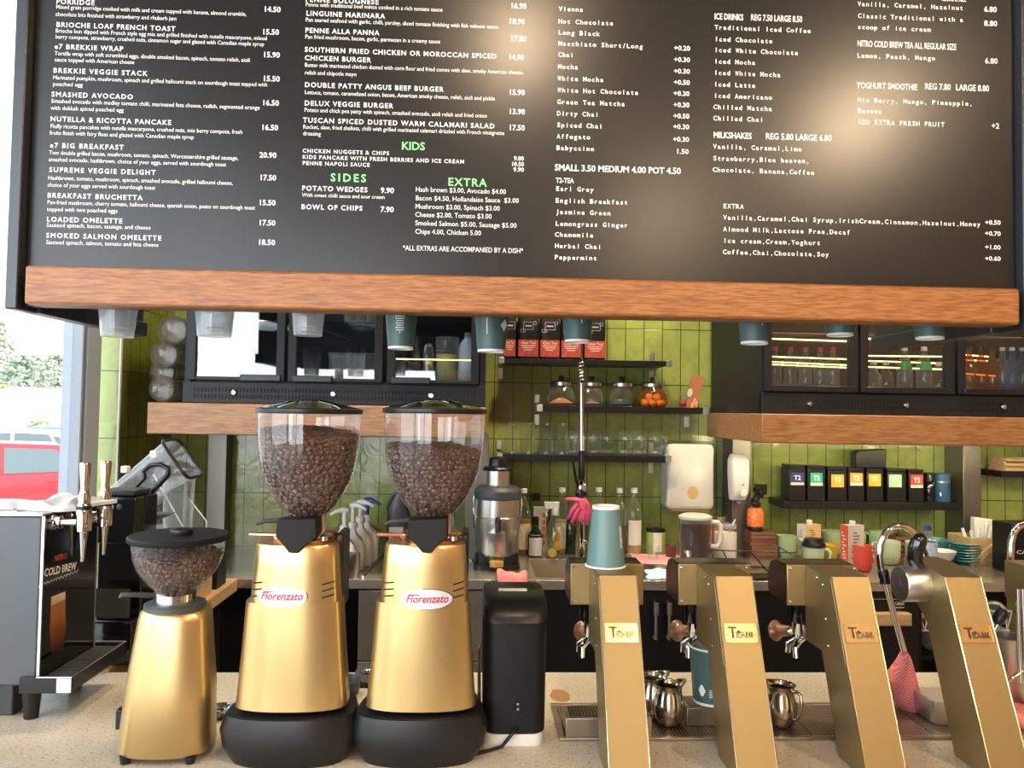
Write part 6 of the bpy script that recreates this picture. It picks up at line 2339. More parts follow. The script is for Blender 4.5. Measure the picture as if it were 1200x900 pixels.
# tumblers and handled jars
for i, px in enumerate((601, 621, 641, 659.5)):
    Yg = 3.39
    q = P(px, 533, Yg)
    k = mpp(q)
    r = None
    b = MB().lathe(q.x, Yg, [(6.4 * k, s3 + .0006 + 36 * k), (6.7 * k, s3 + .0006 + 18 * k), (7.9 * k, s3 + .0006 + 17 * k), (8.6 * k, s3 + .0006)], 24, cap0=True, cap1=False)
    solo('tumbler', b, m_glass, ['leftmost pair of nested tumblers standing upside down on the bottom shelf', 'second upturned stack of tumblers from the left on the bottom shelf', 'third upturned stack of tumblers from the left on the bottom shelf', 'fourth upturned stack of tumblers, next to the handled jars'][i], 'glass', 'upturned tumblers on the bottom shelf', smooth=50)
first = None
jl = ['handled glass jar left of the pull-down tap', 'handled glass jar just right of the pull-down tap', 'handled glass jar, third of the handled jars from the left', 'handled glass jar in the middle of the handled jars', 'handled glass jar with its handle turned to the room', 'handled glass jar, second from the right on the bottom shelf', 'handled glass jar at the right end of the bottom shelf']
for i, px in enumerate((671, 683, 696, 711, 732.5, 749.5, 768)):
    Yg = 3.38 + .03 * (i % 2 if i < 4 else 0)
    q = P(px, 533, Yg)
    if first is None:
        k = mpp(q)
        r = thing('mason_jar', jl[0], 'jar', (q.x, Yg, s3), 'upturned handled jars on the bottom shelf')
        zz = lambda h: s3 + .0006 + h * k
        obj('jar', MB().lathe(q.x, Yg, [(6.8 * k, zz(0)), (7.4 * k, zz(1)), (7.4 * k, zz(6)), (6.9 * k, zz(7)), (8.4 * k, zz(9)), (8.4 * k, zz(24)), (7 * k, zz(28)), (0, zz(28.5))], 24, cap0=False, cap1=False), m_glass, r, smooth=45)
        obj('screw_band', MB().lathe(q.x, Yg, [(7.6 * k, zz(1.5)), (8.0 * k, zz(2.5)), (7.5 * k, zz(3.5)), (8.0 * k, zz(4.5)), (7.5 * k, zz(5.5))], 24, cap0=False, cap1=False), m_glass, r)
        obj('handle', MB().tube([(q.x + 1 * k, Yg - 8 * k, zz(10)), (q.x + 2 * k, Yg - 13 * k, zz(12)), (q.x + 2 * k, Yg - 13.5 * k, zz(20)), (q.x + 1 * k, Yg - 8 * k, zz(23))], 1.7 * k, 8), m_glass, r, smooth=60)
        first = r
    else:
        dup(first, (q.x, Yg, s3), jl[i], rotz=[0, .5, -.4, 2.4, .2, -.1, .8][i])
# ------------------------------------------------------------------ on the back bench
def at(px, yb_):
    q = C(px, yb_)
    return q, mpp(q)


# juicer
q, k = at(582, 662)
Yq = min(q.y, 3.1)
q = P(582, 662, Yq)
k = mpp((q.x, Yq, 1.0))
zb0 = Z0 + .0006
hz = (C(582, 662).y, )
r = thing('juicer', 'steel and black juicer standing beside the steel post', 'juicer', (q.x, Yq, Z0))
zy = lambda y: P(582, y, Yq).z
b = MB()
b.loft([[(x, y, z) for x, y in rrect(q.x - 27 * k, q.x + 26 * k, Yq - 30 * k, Yq + 26 * k, 8 * k)] for z in (zb0, zb0 + 5 * k)])
b.loft([[(x, y, z) for x, y in rrect(q.x - 25 * k, q.x + 25 * k, Yq - 20 * k, Yq + 25 * k, 8 * k)] for z in (zb0 + 5 * k, zy(646))])
obj('base', b, m_black, r, 'black base')
obj('bowl', MB().lathe(q.x, Yq, [(24.5 * k, zy(648)), (25.5 * k, zy(645)), (25.8 * k, zy(606)), (26.2 * k, zy(605.5)), (26.2 * k, zy(604.5)), (25.8 * k, zy(604)), (25.5 * k, zy(584))], 40), m_steel, r, 'brushed steel bowl')
obj('shoulder', MB().lathe(q.x, Yq, [(27.5 * k, zy(584)), (28 * k, zy(582)), (27.6 * k, zy(574)), (24 * k, zy(570)), (14 * k, zy(568))], 40), m_darkgrey, r, 'dark grey shoulder')
obj('chute', MB().lathe(q.x, Yq, [(14 * k, zy(569)), (14 * k, zy(551))], 32), m_steel, r, 'steel feed chute')
obj('pusher', MB().lathe(q.x, Yq, [(18 * k, zy(551)), (18.5 * k, zy(549)), (17 * k, zy(547)), (11 * k, zy(546)), (11 * k, zy(538)), (10 * k, zy(536)), (4 * k, zy(535))], 32), m_black, r, 'black pusher cap')
b = MB().tube([(q.x, Yq - 24 * k, zy(606)), (q.x, Yq - 30 * k, zy(608)), (q.x, Yq - 32 * k, zy(613)), (q.x, Yq - 32 * k, zy(620))], [4 * k, 3.6 * k, 3.2 * k, 3 * k], 12)
obj('spout', b, m_black, r)
b = MB()
for s_ in (-1, 1):
    b.tube([(q.x + s_ * 26 * k, Yq, zy(620)), (q.x + s_ * 28 * k, Yq, zy(600)), (q.x + s_ * 28.3 * k, Yq, zy(585)), (q.x + s_ * 25 * k, Yq, zy(573))], 1.3 * k, 6)
obj('clamp', b, m_chrome, r)
# the glass under its spout
m_oj = mat('orange_juice', (.75, .42, .03), .3)
Yg = Yq - 33 * k
g0 = P(582, 663, Yg)
kg = mpp(g0)
bottle('glass', 582, Yg, zb0 + 5 * k, [(0, 8.6), (1, 8.8), (20, 9.6), (40, 10.4)], m_glass, 'tall glass with a little orange juice under the juicer spout', 'glass', fill=(6, m_oj), ref=650)

# bottles by the sink
m_labelcream = mat('label_cream', (.70, .62, .42), .6, noise=((90, 90, 90), (.72, .40, .08), .52, .62))
m_labelwhite = mat('label_white', (.74, .70, .62), .6)
m_darkbottle = mat('dark_bottle', (.012, .022, .012), .08, coat=.3)
m_syrup = mat('syrup', (.30, .13, .03), .25)
m_syrup2 = mat('pale_syrup', (.50, .33, .10), .25)


def bb(name, px, yb_, prof, m, lab, Y=None, **kw):
    Yq = Y or min(C(px, yb_).y, 3.44)
    return bottle(name, px, Yq, Z0 + .0004, prof, m, lab, ref=yb_, **kw)


tallp = [(0, 8.3), (1, 8.8), (46, 8.8), (54, 7), (62, 3), (72, 2.7)]
bb('syrup_bottle', 613, 649, tallp, m_glass, 'clear syrup bottle with a flowered label behind the juicer', cap=(71, 76, 3.9, m_white), label=(6, 36, m_labelcream, 2.4), fill=(40, m_syrup))
bb('wine_bottle', 627, 652, [(0, 8.5), (1, 9), (25, 9), (32, 4), (46, 3.4)], m_darkbottle, 'short dark green bottle with a cream label', cap=(30, 46, 3.8, m_black), label=(2, 26, m_labelwhite, 2.0))
Yq = 3.40
a = P(631, 650, Yq)
k = mpp(a)
r = thing('carton', 'tall pale carton with red print behind the dark bottle', 'carton', (a.x, Yq, Z0))
obj('box', MB().box(a.x - 7 * k, a.x + 8 * k, Yq - .025, Yq + .025, zb0, P(631, 594, Yq).z), mat('carton_grey', (.42, .40, .36), .6), r, bevel=.002)
b = MB()
for j in range(5):
    zz = P(636, 600 + j * 8, Yq).z
    b.box(a.x + 3.5 * k, a.x + 7 * k, Yq - .0262, Yq - .0254, zz - 5.5 * k, zz)
obj('print', b, mat('print_red', (.55, .07, .04), .5), r, 'red printing', smooth=0)
Yq = YW - .012
a, b_ = P(624, 578, Yq), P(633, 587, Yq)
solo('wall_socket', MB().box(a.x, b_.x, Yq, YW - .0005, b_.z, a.z), m_black, 'small square black fitting on the tiles above the sink bottles', 'wall fitting', bevel=.002)
# spray bottle with lemons
Yq = 3.30
a = P(652, 650, Yq)
k = mpp(a)
r, q, k = bb('spray_bottle', 650, 655, [(0, 10), (1, 10.8), (30, 10.8), (44, 6), (50, 4)], m_glass, 'clear spray bottle with lemon slices inside and a white trigger', Y=3.27)
zz = lambda h: Z0 + .0008 + h * k
b = MB()
b.lathe(q.x, q.y, [(4.4 * k, zz(49)), (4.8 * k, zz(50)), (4.4 * k, zz(57)), (0, zz(58))], 16)
b.loft([[(q.x + x * k, q.y + y * k, z) for x, y in ((-13, -3), (4, -3.5), (5, 0), (4, 3.5), (-13, 3))] for z in (zz(57), zz(65))])
obj('trigger_head', b, m_white, r, 'white spray head', bevel=.002)
b = MB().tube([(q.x - 8 * k, q.y, zz(58)), (q.x - 11 * k, q.y, zz(53)), (q.x - 10 * k, q.y, zz(48))], 1.6 * k, 8)
obj('trigger', b, m_white, r)
b = MB()
for j, (dx, h) in enumerate(((-3, 6), (3, 14), (0, 24), (4, 31))):
    b.lathe(0, 0, [(0, -.003), (5.2 * k, -.003), (5.2 * k, .003), (0, .003)], 18, xf=Matrix.Translation((q.x + dx * k, q.y - 2 * k, zz(h))) @ Matrix.Rotation(1.35 + .2 * j, 4, 'X') @ Matrix.Rotation(.5 * j, 4, 'Y'))
obj('lemon_slice', b, mat('lemon', (.80, .50, .06), .5), r, 'yellow lemon slices', smooth=30)
bb('syrup_bottle', 658, 648, [(0, 8), (1, 8.5), (50, 8.5), (58, 7), (66, 3), (72, 2.7)], m_glass, 'clear bottle with a pale cap behind the spray bottle', cap=(71, 76, 3.8, m_white), label=(6, 36, m_labelcream, 2.4), fill=(38, m_syrup2))
b = bb('oil_bottle', 668, 649, [(0, 6), (1, 6.5), (34, 6.5), (42, 3)], m_darkbottle, 'dark bottle behind the pink gloves', cap=(41, 46, 3, m_black))

# pull-down tap with its spring neck
Yt = 3.24
zt0 = Z0
a = P(681, 650, Yt)
k = mpp(a)
xt = a.x
ty = lambda y: P(679, y, Yt).z
r = thing('pull_down_tap', 'tall chrome pull-down rinse tap rising behind the sink', 'tap', (xt, Yt, zt0))
zj = lambda x, y: P(x, y, Yt)
obj('base', MB().lathe(xt, Yt, [(6.5 * k, zt0 + .0004), (6.5 * k, zt0 + .006), (4.5 * k, zt0 + .012), (4.2 * k, ty(592)), (6 * k, ty(590)), (6 * k, ty(583)), (4.2 * k, ty(581))], 22), m_chrome, r)
obj('side_spout', MB().tube([(xt, Yt, ty(634)), (xt + 5 * k, Yt - 2 * k, ty(634)), (xt + 14 * k, Yt - 12 * k, ty(635)), (xt + 20 * k, Yt - 20 * k, ty(640))], [3 * k, 3 * k, 2.2 * k, 2.2 * k], 10), m_chrome, r)
obj('valve', MB().tube([(xt, Yt, ty(583)), (xt - 1.5 * k, Yt, ty(576)), (xt - 1 * k, Yt, ty(566)), (xt, Yt, ty(562))], [4 * k, 7 * k, 6.5 * k, 4 * k], 14), m_chrome, r, 'chrome valve body')
obj('lever', MB().tube([(xt - 4 * k, Yt - 4 * k, ty(572)), (xt - 8 * k, Yt - 8 * k, ty(562)), (xt - 13 * k, Yt - 10 * k, ty(537))], [1.6 * k, 1.8 * k, 1.4 * k], 8), m_black, r, 'black lever')
obj('collar', MB().lathe(xt - 1 * k, Yt, [(5 * k, ty(582)), (7 * k, ty(580)), (7 * k, ty(576)), (4 * k, ty(575))], 18), m_black, r)
obj('lower_sleeve', MB().lathe(xt - .6 * k, Yt, [(3.4 * k, ty(562)), (3.8 * k, ty(560)), (3.8 * k, ty(530)), (3.2 * k, ty(528))], 18), m_black, r, 'black rubber sleeve')
obj('riser', MB().tube([(xt - .6 * k, Yt, ty(530)), (xt - 2.2 * k, Yt, ty(450))], 3.0 * k, 14), m_steel, r)
sp_ = []
for i in range(80):
    t = i / 79
    an = t * 2 * pi * 7
    sp_.append((xt - 2.4 * k - .8 * k * t + 2.9 * k * cos(an), Yt + 2.9 * k * sin(an), ty(452) + (ty(424) - ty(452)) * t))
obj('spring', MB().tube(sp_, 1.25 * k, 6), m_chrome, r, 'coiled chrome spring', smooth=60)
obj('hose', MB().tube([(xt - 2.2 * k, Yt, ty(452)), (xt - 3.2 * k, Yt, ty(424))], 2.0 * k, 10), m_black, r)
sp_ = []
for i in range(140):
    t = i / 139
    an = t * 2 * pi * 26
    sp_.append((xt + 1.2 * k + 1.3 * k * cos(an), Yt + .004 + 1.3 * k * sin(an), ty(455) + (ty(560) - ty(455)) * t))
obj('coil', MB().tube(sp_, .55 * k, 5), m_copper, r, 'thin coiled tube', smooth=60)
# pink gloves draped over the tap
Yg = Yt - .055
k = mpp((xt, Yg, 1.1))
r = thing('rubber_glove', 'pink rubber gloves draped over the rinse tap valve', 'gloves', (xt, Yg, P(678, 612, Yg).z))
gp = lambda x, y, d=0: Vector((P(x, y, Yg).x, Yg + d, P(x, y, Yg).z))
b = MB()
b.loft([[gp(x + 0, y, d) for x, y, d in ((c - w, yy, 0), (c - w * .5, yy, -.014), (c + w * .4, yy, -.018), (c + w, yy, -.004), (c + w * .5, yy + 1, .010), (c - w * .5, yy + 1, .010))] for c, w, yy in ((681, 7, 583.5), (681.5, 9, 586), (682.5, 9.5, 592), (682, 9, 600), (681.5, 7.5, 607), (682, 6.5, 612))])
obj('palm', b, m_glove, r, smooth=60, subd=1)
for pts, rr_ in (([(678, 586), (672, 585), (664, 584.5)], (3.4, 2.8, 2.0)), ([(677, 590), (671, 597), (666, 607)], (3.6, 3.2, 2.2)), ([(679, 594), (674, 603), (670, 612)], (3.4, 3, 2)), ([(687, 600), (687.5, 608), (688, 614)], (3.2, 2.8, 2)), ([(688, 590), (690, 600), (689, 608)], (3, 2.8, 2))):
    obj('finger', MB().tube([gp(x, y, -.012 + .003 * i) for i, (x, y) in enumerate(pts)] + [gp(pts[-1][0] * 2 - (pts[-2][0] + pts[-1][0]) / 2 * 1.0 - (pts[-1][0] - (pts[-2][0] + pts[-1][0]) / 2) * .6, pts[-1][1] + 1.0, -.008)], [v * k for v in rr_] + [.8 * k], 10), m_glove, r, smooth=60)

# bottles right of the cup
bb('syrup_bottle', 701, 650, [(0, 8), (1, 8.6), (52, 8.6), (60, 7), (68, 3), (74, 2.7)], m_glass, 'clear syrup bottle hidden behind the upturned cup, only its neck showing', cap=(73, 78, 4, m_white), fill=(30, m_syrup2))
bb('syrup_bottle', 725.5, 648, [(0, 8), (1, 8.6), (46, 8.6), (54, 7), (62, 3), (71, 2.7)], m_glass, 'clear syrup bottle just right of the upturned cup', cap=(70, 76, 4, m_white), fill=(32, mat('dark_syrup', (.06, .03, .025), .3)))
bb('syrup_bottle', 742.5, 648, [(0, 9), (1, 9.6), (46, 9.6), (54, 7.5), (62, 3.1), (71, 2.8)], m_glass, 'wide clear syrup bottle with a white dark-topped label', cap=(70, 76, 4, m_white), label=(10, 39, m_labelwhite, 1.7), fill=(20, m_syrup2))
# tin, glasses, cups, cloths
m_tinlabel = mat('tin_green', (.35, .50, .12), .5)
r, q, k = bb('tea_tin', 768, 648, [(0, 10.8), (1, 11.2), (26, 11.2)], m_tinlabel, 'round green tin with a black lid by the paper towel box', cat='tin', cap=(25, 29, 11.4, m_black), label=(3, 25, m_labelwhite, .9))
z_cl = Z0 + .0005
a, b_ = C(742, 660), C(800, 645)
cloth('cleaning_cloth', 743, 800, C(760, 662).y, C(770, 650).y, z_cl, .008, m_pinklight, 'flat pink cloth under the small glasses on the back bench', 12, 'cloth', 3, twist=-.4)
bb('small_glass', 765.5, 656.5, [(0, 5.2), (1, 5.6), (16, 7)], m_glass, 'small clear glass on the pink cloth', cat='glass')
bb('brown_cup', 786, 653.5, [(0, 5), (1, 5.6), (14, 7), (14.5, 6.2), (3, 4.5)], mat('brown_glaze', (.16, .05, .035), .2), 'small dark brown cup on the pink cloth', cat='cup')
cloth('cleaning_cloth', 757, 796, C(776, 680).y, C(776, 669).y, z_cl, .016, m_bluecloth, 'light blue cloth near the front edge of the back bench', 13, 'cloth', 4)
# pink cloth draped over the dispenser-side bench edge
xa_, xb_ = P(582, 676, YB0).x, P(618, 676, YB0).x
prof_ = [(.075, .004), (.050, .016), (.022, .024), (.004, .020), (-.006, .008), (-.010, -.010), (-.012, -.030)]


def drape(u, v):
    t = v * (len(prof_) - 1)
    i_ = min(int(t), len(prof_) - 2)
    f_ = t - i_
    y_ = prof_[i_][0] + (prof_[i_ + 1][0] - prof_[i_][0]) * f_
    z_ = prof_[i_][1] + (prof_[i_ + 1][1] - prof_[i_][1]) * f_
    w_ = 1 - .16 * abs(v - .55)
    xx = (xa_ + xb_) / 2 + (u - .5) * (xb_ - xa_) * w_ + .004 * (v - .5)
    return (xx, YB0 + y_ - .004 * sin(u * 9 + 1), Z0 + z_ + (.006 * sin(u * 7 + v * 3) + .004 * sin(u * 15)) * (1 - .5 * v) + .008 * (.5 - u) + .003)


solo('cleaning_cloth', MB().grid(drape, 18, 14), m_pink, 'bright pink cloth hanging over the bench edge behind the black machine', 'cloth', smooth=60, solid=.003)

# paper towel dispenser on the wall
Yd_ = 3.38
a, b_ = P(782.5, 520, Yd_), P(837, 600, Yd_)
zc0, zc1 = P(810, 598, Yd_).z, P(810, 520, Yd_).z
r = thing('towel_dispenser', 'cream wall-mounted paper towel dispenser with an oval window', 'dispenser', ((a.x + b_.x) / 2, 3.44, zc0))
mid = (a.x + b_.x) / 2
hw_ = (b_.x - a.x) / 2
rgs = []
for y_, s_, dz in ((YW - .0005, 1.0, 0), (3.40, 1.0, 0), (3.385, .98, .004), (3.378, .93, .010)):
    rgs.append([(x, y_, z) for x, z in rrect(mid - hw_ * s_, mid + hw_ * s_, zc0 + dz, zc1 - dz, .022, 5)])
obj('housing', MB().loft(rgs), m_cream, r, smooth=50)
q = P(812, 577.5, 3.377)
obj('window', MB().lathe(0, 0, [(0, 0), (.0245, 0), (.024, .002), (0, .002)], 28, sx=1, sy=1.18, xf=Matrix.Translation((q.x, 3.379, q.z)) @ Matrix.Rotation(pi / 2, 4, 'X')), mat('window_tan', (.55, .38, .17), .3), r, 'tan oval window')
obj('paper_slot', MB().box(mid - hw_ * .8, mid + hw_ * .8, 3.40, 3.46, zc0 - .008, zc0 + .001), m_palewood, r)
obj('lip', MB().box(mid - .05, mid + .05, 3.3765, 3.379, q.z - .062, q.z - .059), m_grey, r)
# soap dispenser on the steel post
Yd_ = 3.28
z0s, z1s = P(867, 589, Yd_).z, P(867, 533, Yd_).z
a, b_ = P(858.5, 560, Yd_), P(879.5, 560, Yd_)
r = thing('soap_dispenser', 'white soap dispenser fixed to the steel post', 'dispenser', ((a.x + b_.x) / 2, 3.33, z0s))
zz = lambda y: P(867, y, Yd_).z
rgs = []
for y, s_, d in ((587, .78, .03), (578, .9, .002), (556, 1, 0), (540, .98, .008), (533, .72, .035)):
    m_ = (a.x + b_.x) / 2
    w = (b_.x - a.x) / 2 * s_
    rgs.append([(x, y_, zz(y)) for x, y_ in rrect(m_ - w, m_ + w, Yd_ + d, 3.3595, .012, 4)])
obj('housing', MB().loft(rgs), m_white, r, smooth=45)
q = P(871, 578, Yd_)
obj('push_button', MB().loft([[(x, y_, z) for x, z in rrect(q.x - .014 * s_, q.x + .014 * s_, q.z - .014 * s_, q.z + .014 * s_, .006)] for y_, s_ in ((Yd_ + .004, 1), (Yd_ - .006, 1), (Yd_ - .009, .8))]), m_cream, r, bevel=0)
q = P(871, 568, Yd_)
obj('indicator', MB().ell((q.x, Yd_ + .0005, q.z), .0055, .003, .0055, 12, 6), m_grey, r)
obj('nozzle', MB().lathe(q.x - .006, Yd_ + .04, [(.008, z0s - .008), (.012, z0s + .002)], 14), m_grey, r)

# jug of dark drink
r, q, k = bb('drink_jug', 814.5, 657, [(0, 17), (1, 18), (54, 19)], m_glass, 'clear jug of dark drink with a white lid and handle', cat='jug', fill=(48, mat('dark_drink', (.045, .015, .018), .25)), Y=3.15)
zz = lambda h: Z0 + .0008 + h * k
obj('lid', MB().lathe(q.x, q.y, [(19.3 * k, zz(53)), (19.6 * k, zz(54)), (19.6 * k, zz(56)), (14 * k, zz(58.5)), (0, zz(59))], 28), m_cream, r, 'pale lid')
obj('handle', MB().tube([(q.x + 17 * k, q.y - 6 * k, zz(50)), (q.x + 25 * k, q.y - 8 * k, zz(50)), (q.x + 27.5 * k, q.y - 8 * k, zz(45)), (q.x + 27 * k, q.y - 8 * k, zz(28)), (q.x + 24 * k, q.y - 8 * k, zz(22)), (q.x + 17 * k, q.y - 6 * k, zz(22))], 2.9 * k, 12), m_cream, r, 'pale handle', smooth=60)
a = P(806, 647, q.y - 19 * k)
obj('tap', MB().tube([(a.x, q.y - 17 * k, a.z), (a.x, q.y - 22 * k, a.z), (a.x, q.y - 23 * k, a.z - 5 * k)], [3.4 * k, 3.4 * k, 2.6 * k], 12), m_chrome, r, 'small chrome tap')
# red tin and white jar
bb('red_tin', 844, 650, [(0, 9), (1, 9.4), (38, 9.4)], m_red, 'red tin with a silver lid behind the white jar', cat='tin', cap=(37, 45, 7.4, m_steel))
r, q, k = bb('sugar_jar', 850, 655, [(0, 12.4), (1, 13.2), (34, 13.4), (37, 11.5), (40, 12)], m_glass, 'glass jar of white sugar with a spoon handle sticking out', cat='jar', fill=(31, mat('sugar', (.78, .73, .66), .9)))
zz = lambda h: Z0 + .0008 + h * k
obj('rim', MB().lathe(q.x, q.y, [(12.2 * k, zz(36)), (12.6 * k, zz(38)), (12.2 * k, zz(41)), (11 * k, zz(41.5))], 24, cap0=False, cap1=False), m_grey, r)
obj('spoon', MB().tube([(q.x + 2 * k, q.y, zz(25)), (q.x + 9 * k, q.y, zz(41)), (q.x + 12 * k, q.y, zz(46))], 1.1 * k, 8), m_steel, r)
# orange jar with black bag on top, stack of timber boards
st_y = C(897, 656).y
zst = Z0 + .0005
k = mpp(P(897, 650, st_y))
n_b = 8
for i in range(n_b):
    dx = rnd.uniform(-1.2, 1.2)
    w = 16.5 - .25 * i
    x = P(896 + dx, 650, st_y).x
    t_ = 4.0 * k
    solo('timber_board', MB().box(x - w * k, x + w * k, st_y + rnd.uniform(-.004, .004), st_y + .10, zst, zst + t_ * .94), m_darkwood, ['lowest', 'second from the bottom', 'third from the bottom', 'fourth from the bottom', 'fifth from the bottom', 'sixth from the bottom', 'second from the top', 'topmost'][i] + ' of the stacked dark timber serving boards', 'serving board', 'stacked dark timber boards', bevel=.001)
    zst += t_
Yo = st_y + .045
q = P(885, 622, Yo)
k = mpp(q)
r = thing('orange_jar', 'jar of orange pieces with a black bag bunched over it, on the timber boards', 'jar', (q.x, Yo, zst))
zz = lambda h: zst + .0006 + h * k
obj('foot', MB().lathe(q.x, Yo, [(8.6 * k, zz(0)), (9 * k, zz(3)), (8.6 * k, zz(5))], 24), m_black, r)
obj('jar', MB().lathe(q.x, Yo, [(9 * k, zz(5)), (9.6 * k, zz(8)), (9.4 * k, zz(20)), (8 * k, zz(26))], 24), mat('orange_pieces', (.62, .10, .02), .3, noise=((120, 120, 120), (.85, .30, .08), .45, .6)), r, 'bright orange contents', smooth=50)
b = MB()
rb2 = random.Random(3)
for i in range(9):
    an = rb2.random() * 6.28
    b.ell((q.x + (4 * cos(an) + 3) * k, Yo + 4 * sin(an) * k, zz(30 + i * 2.2)), (5.5 - i * .2) * k, 5 * k, 4 * k, 8, 5)
b.loft([[(q.x + (x + 6) * k, Yo + y * k, zz(h)) for x, y in ((-6, -3), (4, -3), (8, 0), (4, 3), (-6, 3))] for h in (42, 50, 54)])
obj('bag', b, m_black, r, 'crumpled black bag', smooth=20)

# black wire rack and grill at the front of the bench
Yr = YB0 + .10
r = thing('wire_rack', 'black wire rack at the front of the back bench between two tower heads', 'rack', (P(905, 670, Yr).x, Yr + .06, Z0))
b = MB()
x0, x1 = P(845, 670, Yr).x, P(968, 670, Yr).x
zr1 = P(905, 651, Yr + .14).z
for (xa1, ya1, za1), (xa2, ya2, za2) in ((((x0), Yr + .14, zr1 + .02), (x0 + .35, Yr + .14, zr1 + .012)), ((x0, Yr + .14, zr1 + .02), (x0 - .01, Yr, Z0 + .004)), ((x0 + .05, Yr + .14, zr1 + .02), (x0 + .06, Yr + .02, Z0 + .004)), ((x0 + .02, Yr + .05, Z0 + .03), (x1, Yr + .06, Z0 + .012)),
        ((x1 - .13, Yr + .14, zr1 + .035), (x1, Yr + .02, Z0 + .004)), ((x1 - .25, Yr + .14, zr1 + .02), (x1 - .22, Yr, Z0 + .004)), ((x0, Yr, Z0 + .004), (x1, Yr, Z0 + .004)), ((x0 + .02, Yr + .14, Z0 + .004), (x1, Yr + .14, Z0 + .004)), ((x0, Yr, Z0 + .004), (x0 + .02, Yr + .14, Z0 + .004)), ((x1, Yr, Z0 + .004), (x1, Yr + .14, Z0 + .004)), ((x1 - .13, Yr + .14, zr1 + .035), (x1 - .13, Yr + .14, Z0 + .004))):
    b.tube([(xa1, ya1, za1), (xa2, ya2, za2)], .0028, 6)
obj('wire', b, m_black, r)
ga, gb = P(884, 683, YB0 + .02), P(925, 683, YB0 + .02)
m_grill = perf_mat('black_mesh', (.020, .020, .020), (.003, .003, .003), .011, .0042, rough=.4, metal=.3)
solo('mesh_mat', MB().box(ga.x, gb.x, YB0 + .012, Yr - .008, Z0 + .0005, Z0 + .012), m_grill, 'black mesh drip mat at the edge of the back bench', 'mat', bevel=.002)

# mugs and cartons
m_sage2 = mat('pale_sage', (.50, .60, .40), .18)


def mug(px, yb_, w, h, m, lab, Y=None, hd=None, grp='sage green mugs on the back bench', z=None, name='mug', cat='mug', w2=None):
    Yq = Y or min(C(px, yb_).y, 3.44)
    q = P(px, yb_, Yq)
    k = mpp(q)
    zq = (Z0 if z is None else z) + .0005
    r = thing(name, lab, cat, (q.x, Yq, zq), grp)
    zz = lambda hh: zq + hh * k
    w2 = w2 or w
    obj('body', MB().lathe(q.x, Yq, [(w * .62 * k, zz(0)), (w * .82 * k, zz(2)), (w * .98 * k, zz(h * .4)), (w2 * k, zz(h)), (w2 * .93 * k, zz(h + .3)), (w * .85 * k, zz(h * .4)), (w * .5 * k, zz(2.5)), (0, zz(2.4))], 30, cap1=False), m, r, smooth=60)
    if hd is not None:
        c_, s_ = cos(hd), sin(hd)
        rr = w * k
        pts = [(q.x + c_ * rr * f_, Yq + s_ * rr * f_, zz(h * g_)) for f_, g_ in ((.93, .82), (1.25, .88), (1.52, .72), (1.55, .45), (1.35, .22), (.9, .18))]
        obj('handle', MB().tube(pts, 1.7 * k, 8), m, r, smooth=60)
    return r, q, k


mug(922, 655, 12, 27, m_sage, 'large sage green mug left of the first carton', hd=-.3)
mug(1002, 648, 12, 26, m_sage, 'sage green mug behind the red carton', Y=3.44, hd=0)
mug(976, 650, 13, 27, m_sage, 'sage green mug behind the yellow cup', Y=3.40, hd=-.1)
r, q, k = mug(953.5, 660, 12, 19, m_sage2, 'pale sage takeaway mug under a black lid', hd=-.5, Y=3.2, grp=None, name='takeaway_mug')
zz = lambda h: Z0 + .0006 + h * k
obj('lid', MB().lathe(q.x, q.y, [(11.6 * k, zz(18)), (13.3 * k, zz(19)), (13.3 * k, zz(22)), (11 * k, zz(24)), (10.5 * k, zz(28)), (0, zz(28.5))], 28), m_black, r, 'black lid', smooth=40)
mug(972, 658, 8.5, 20, m_yellow, 'yellow cup beside the black-lidded mug', grp=None, name='cup', cat='cup', w2=9)


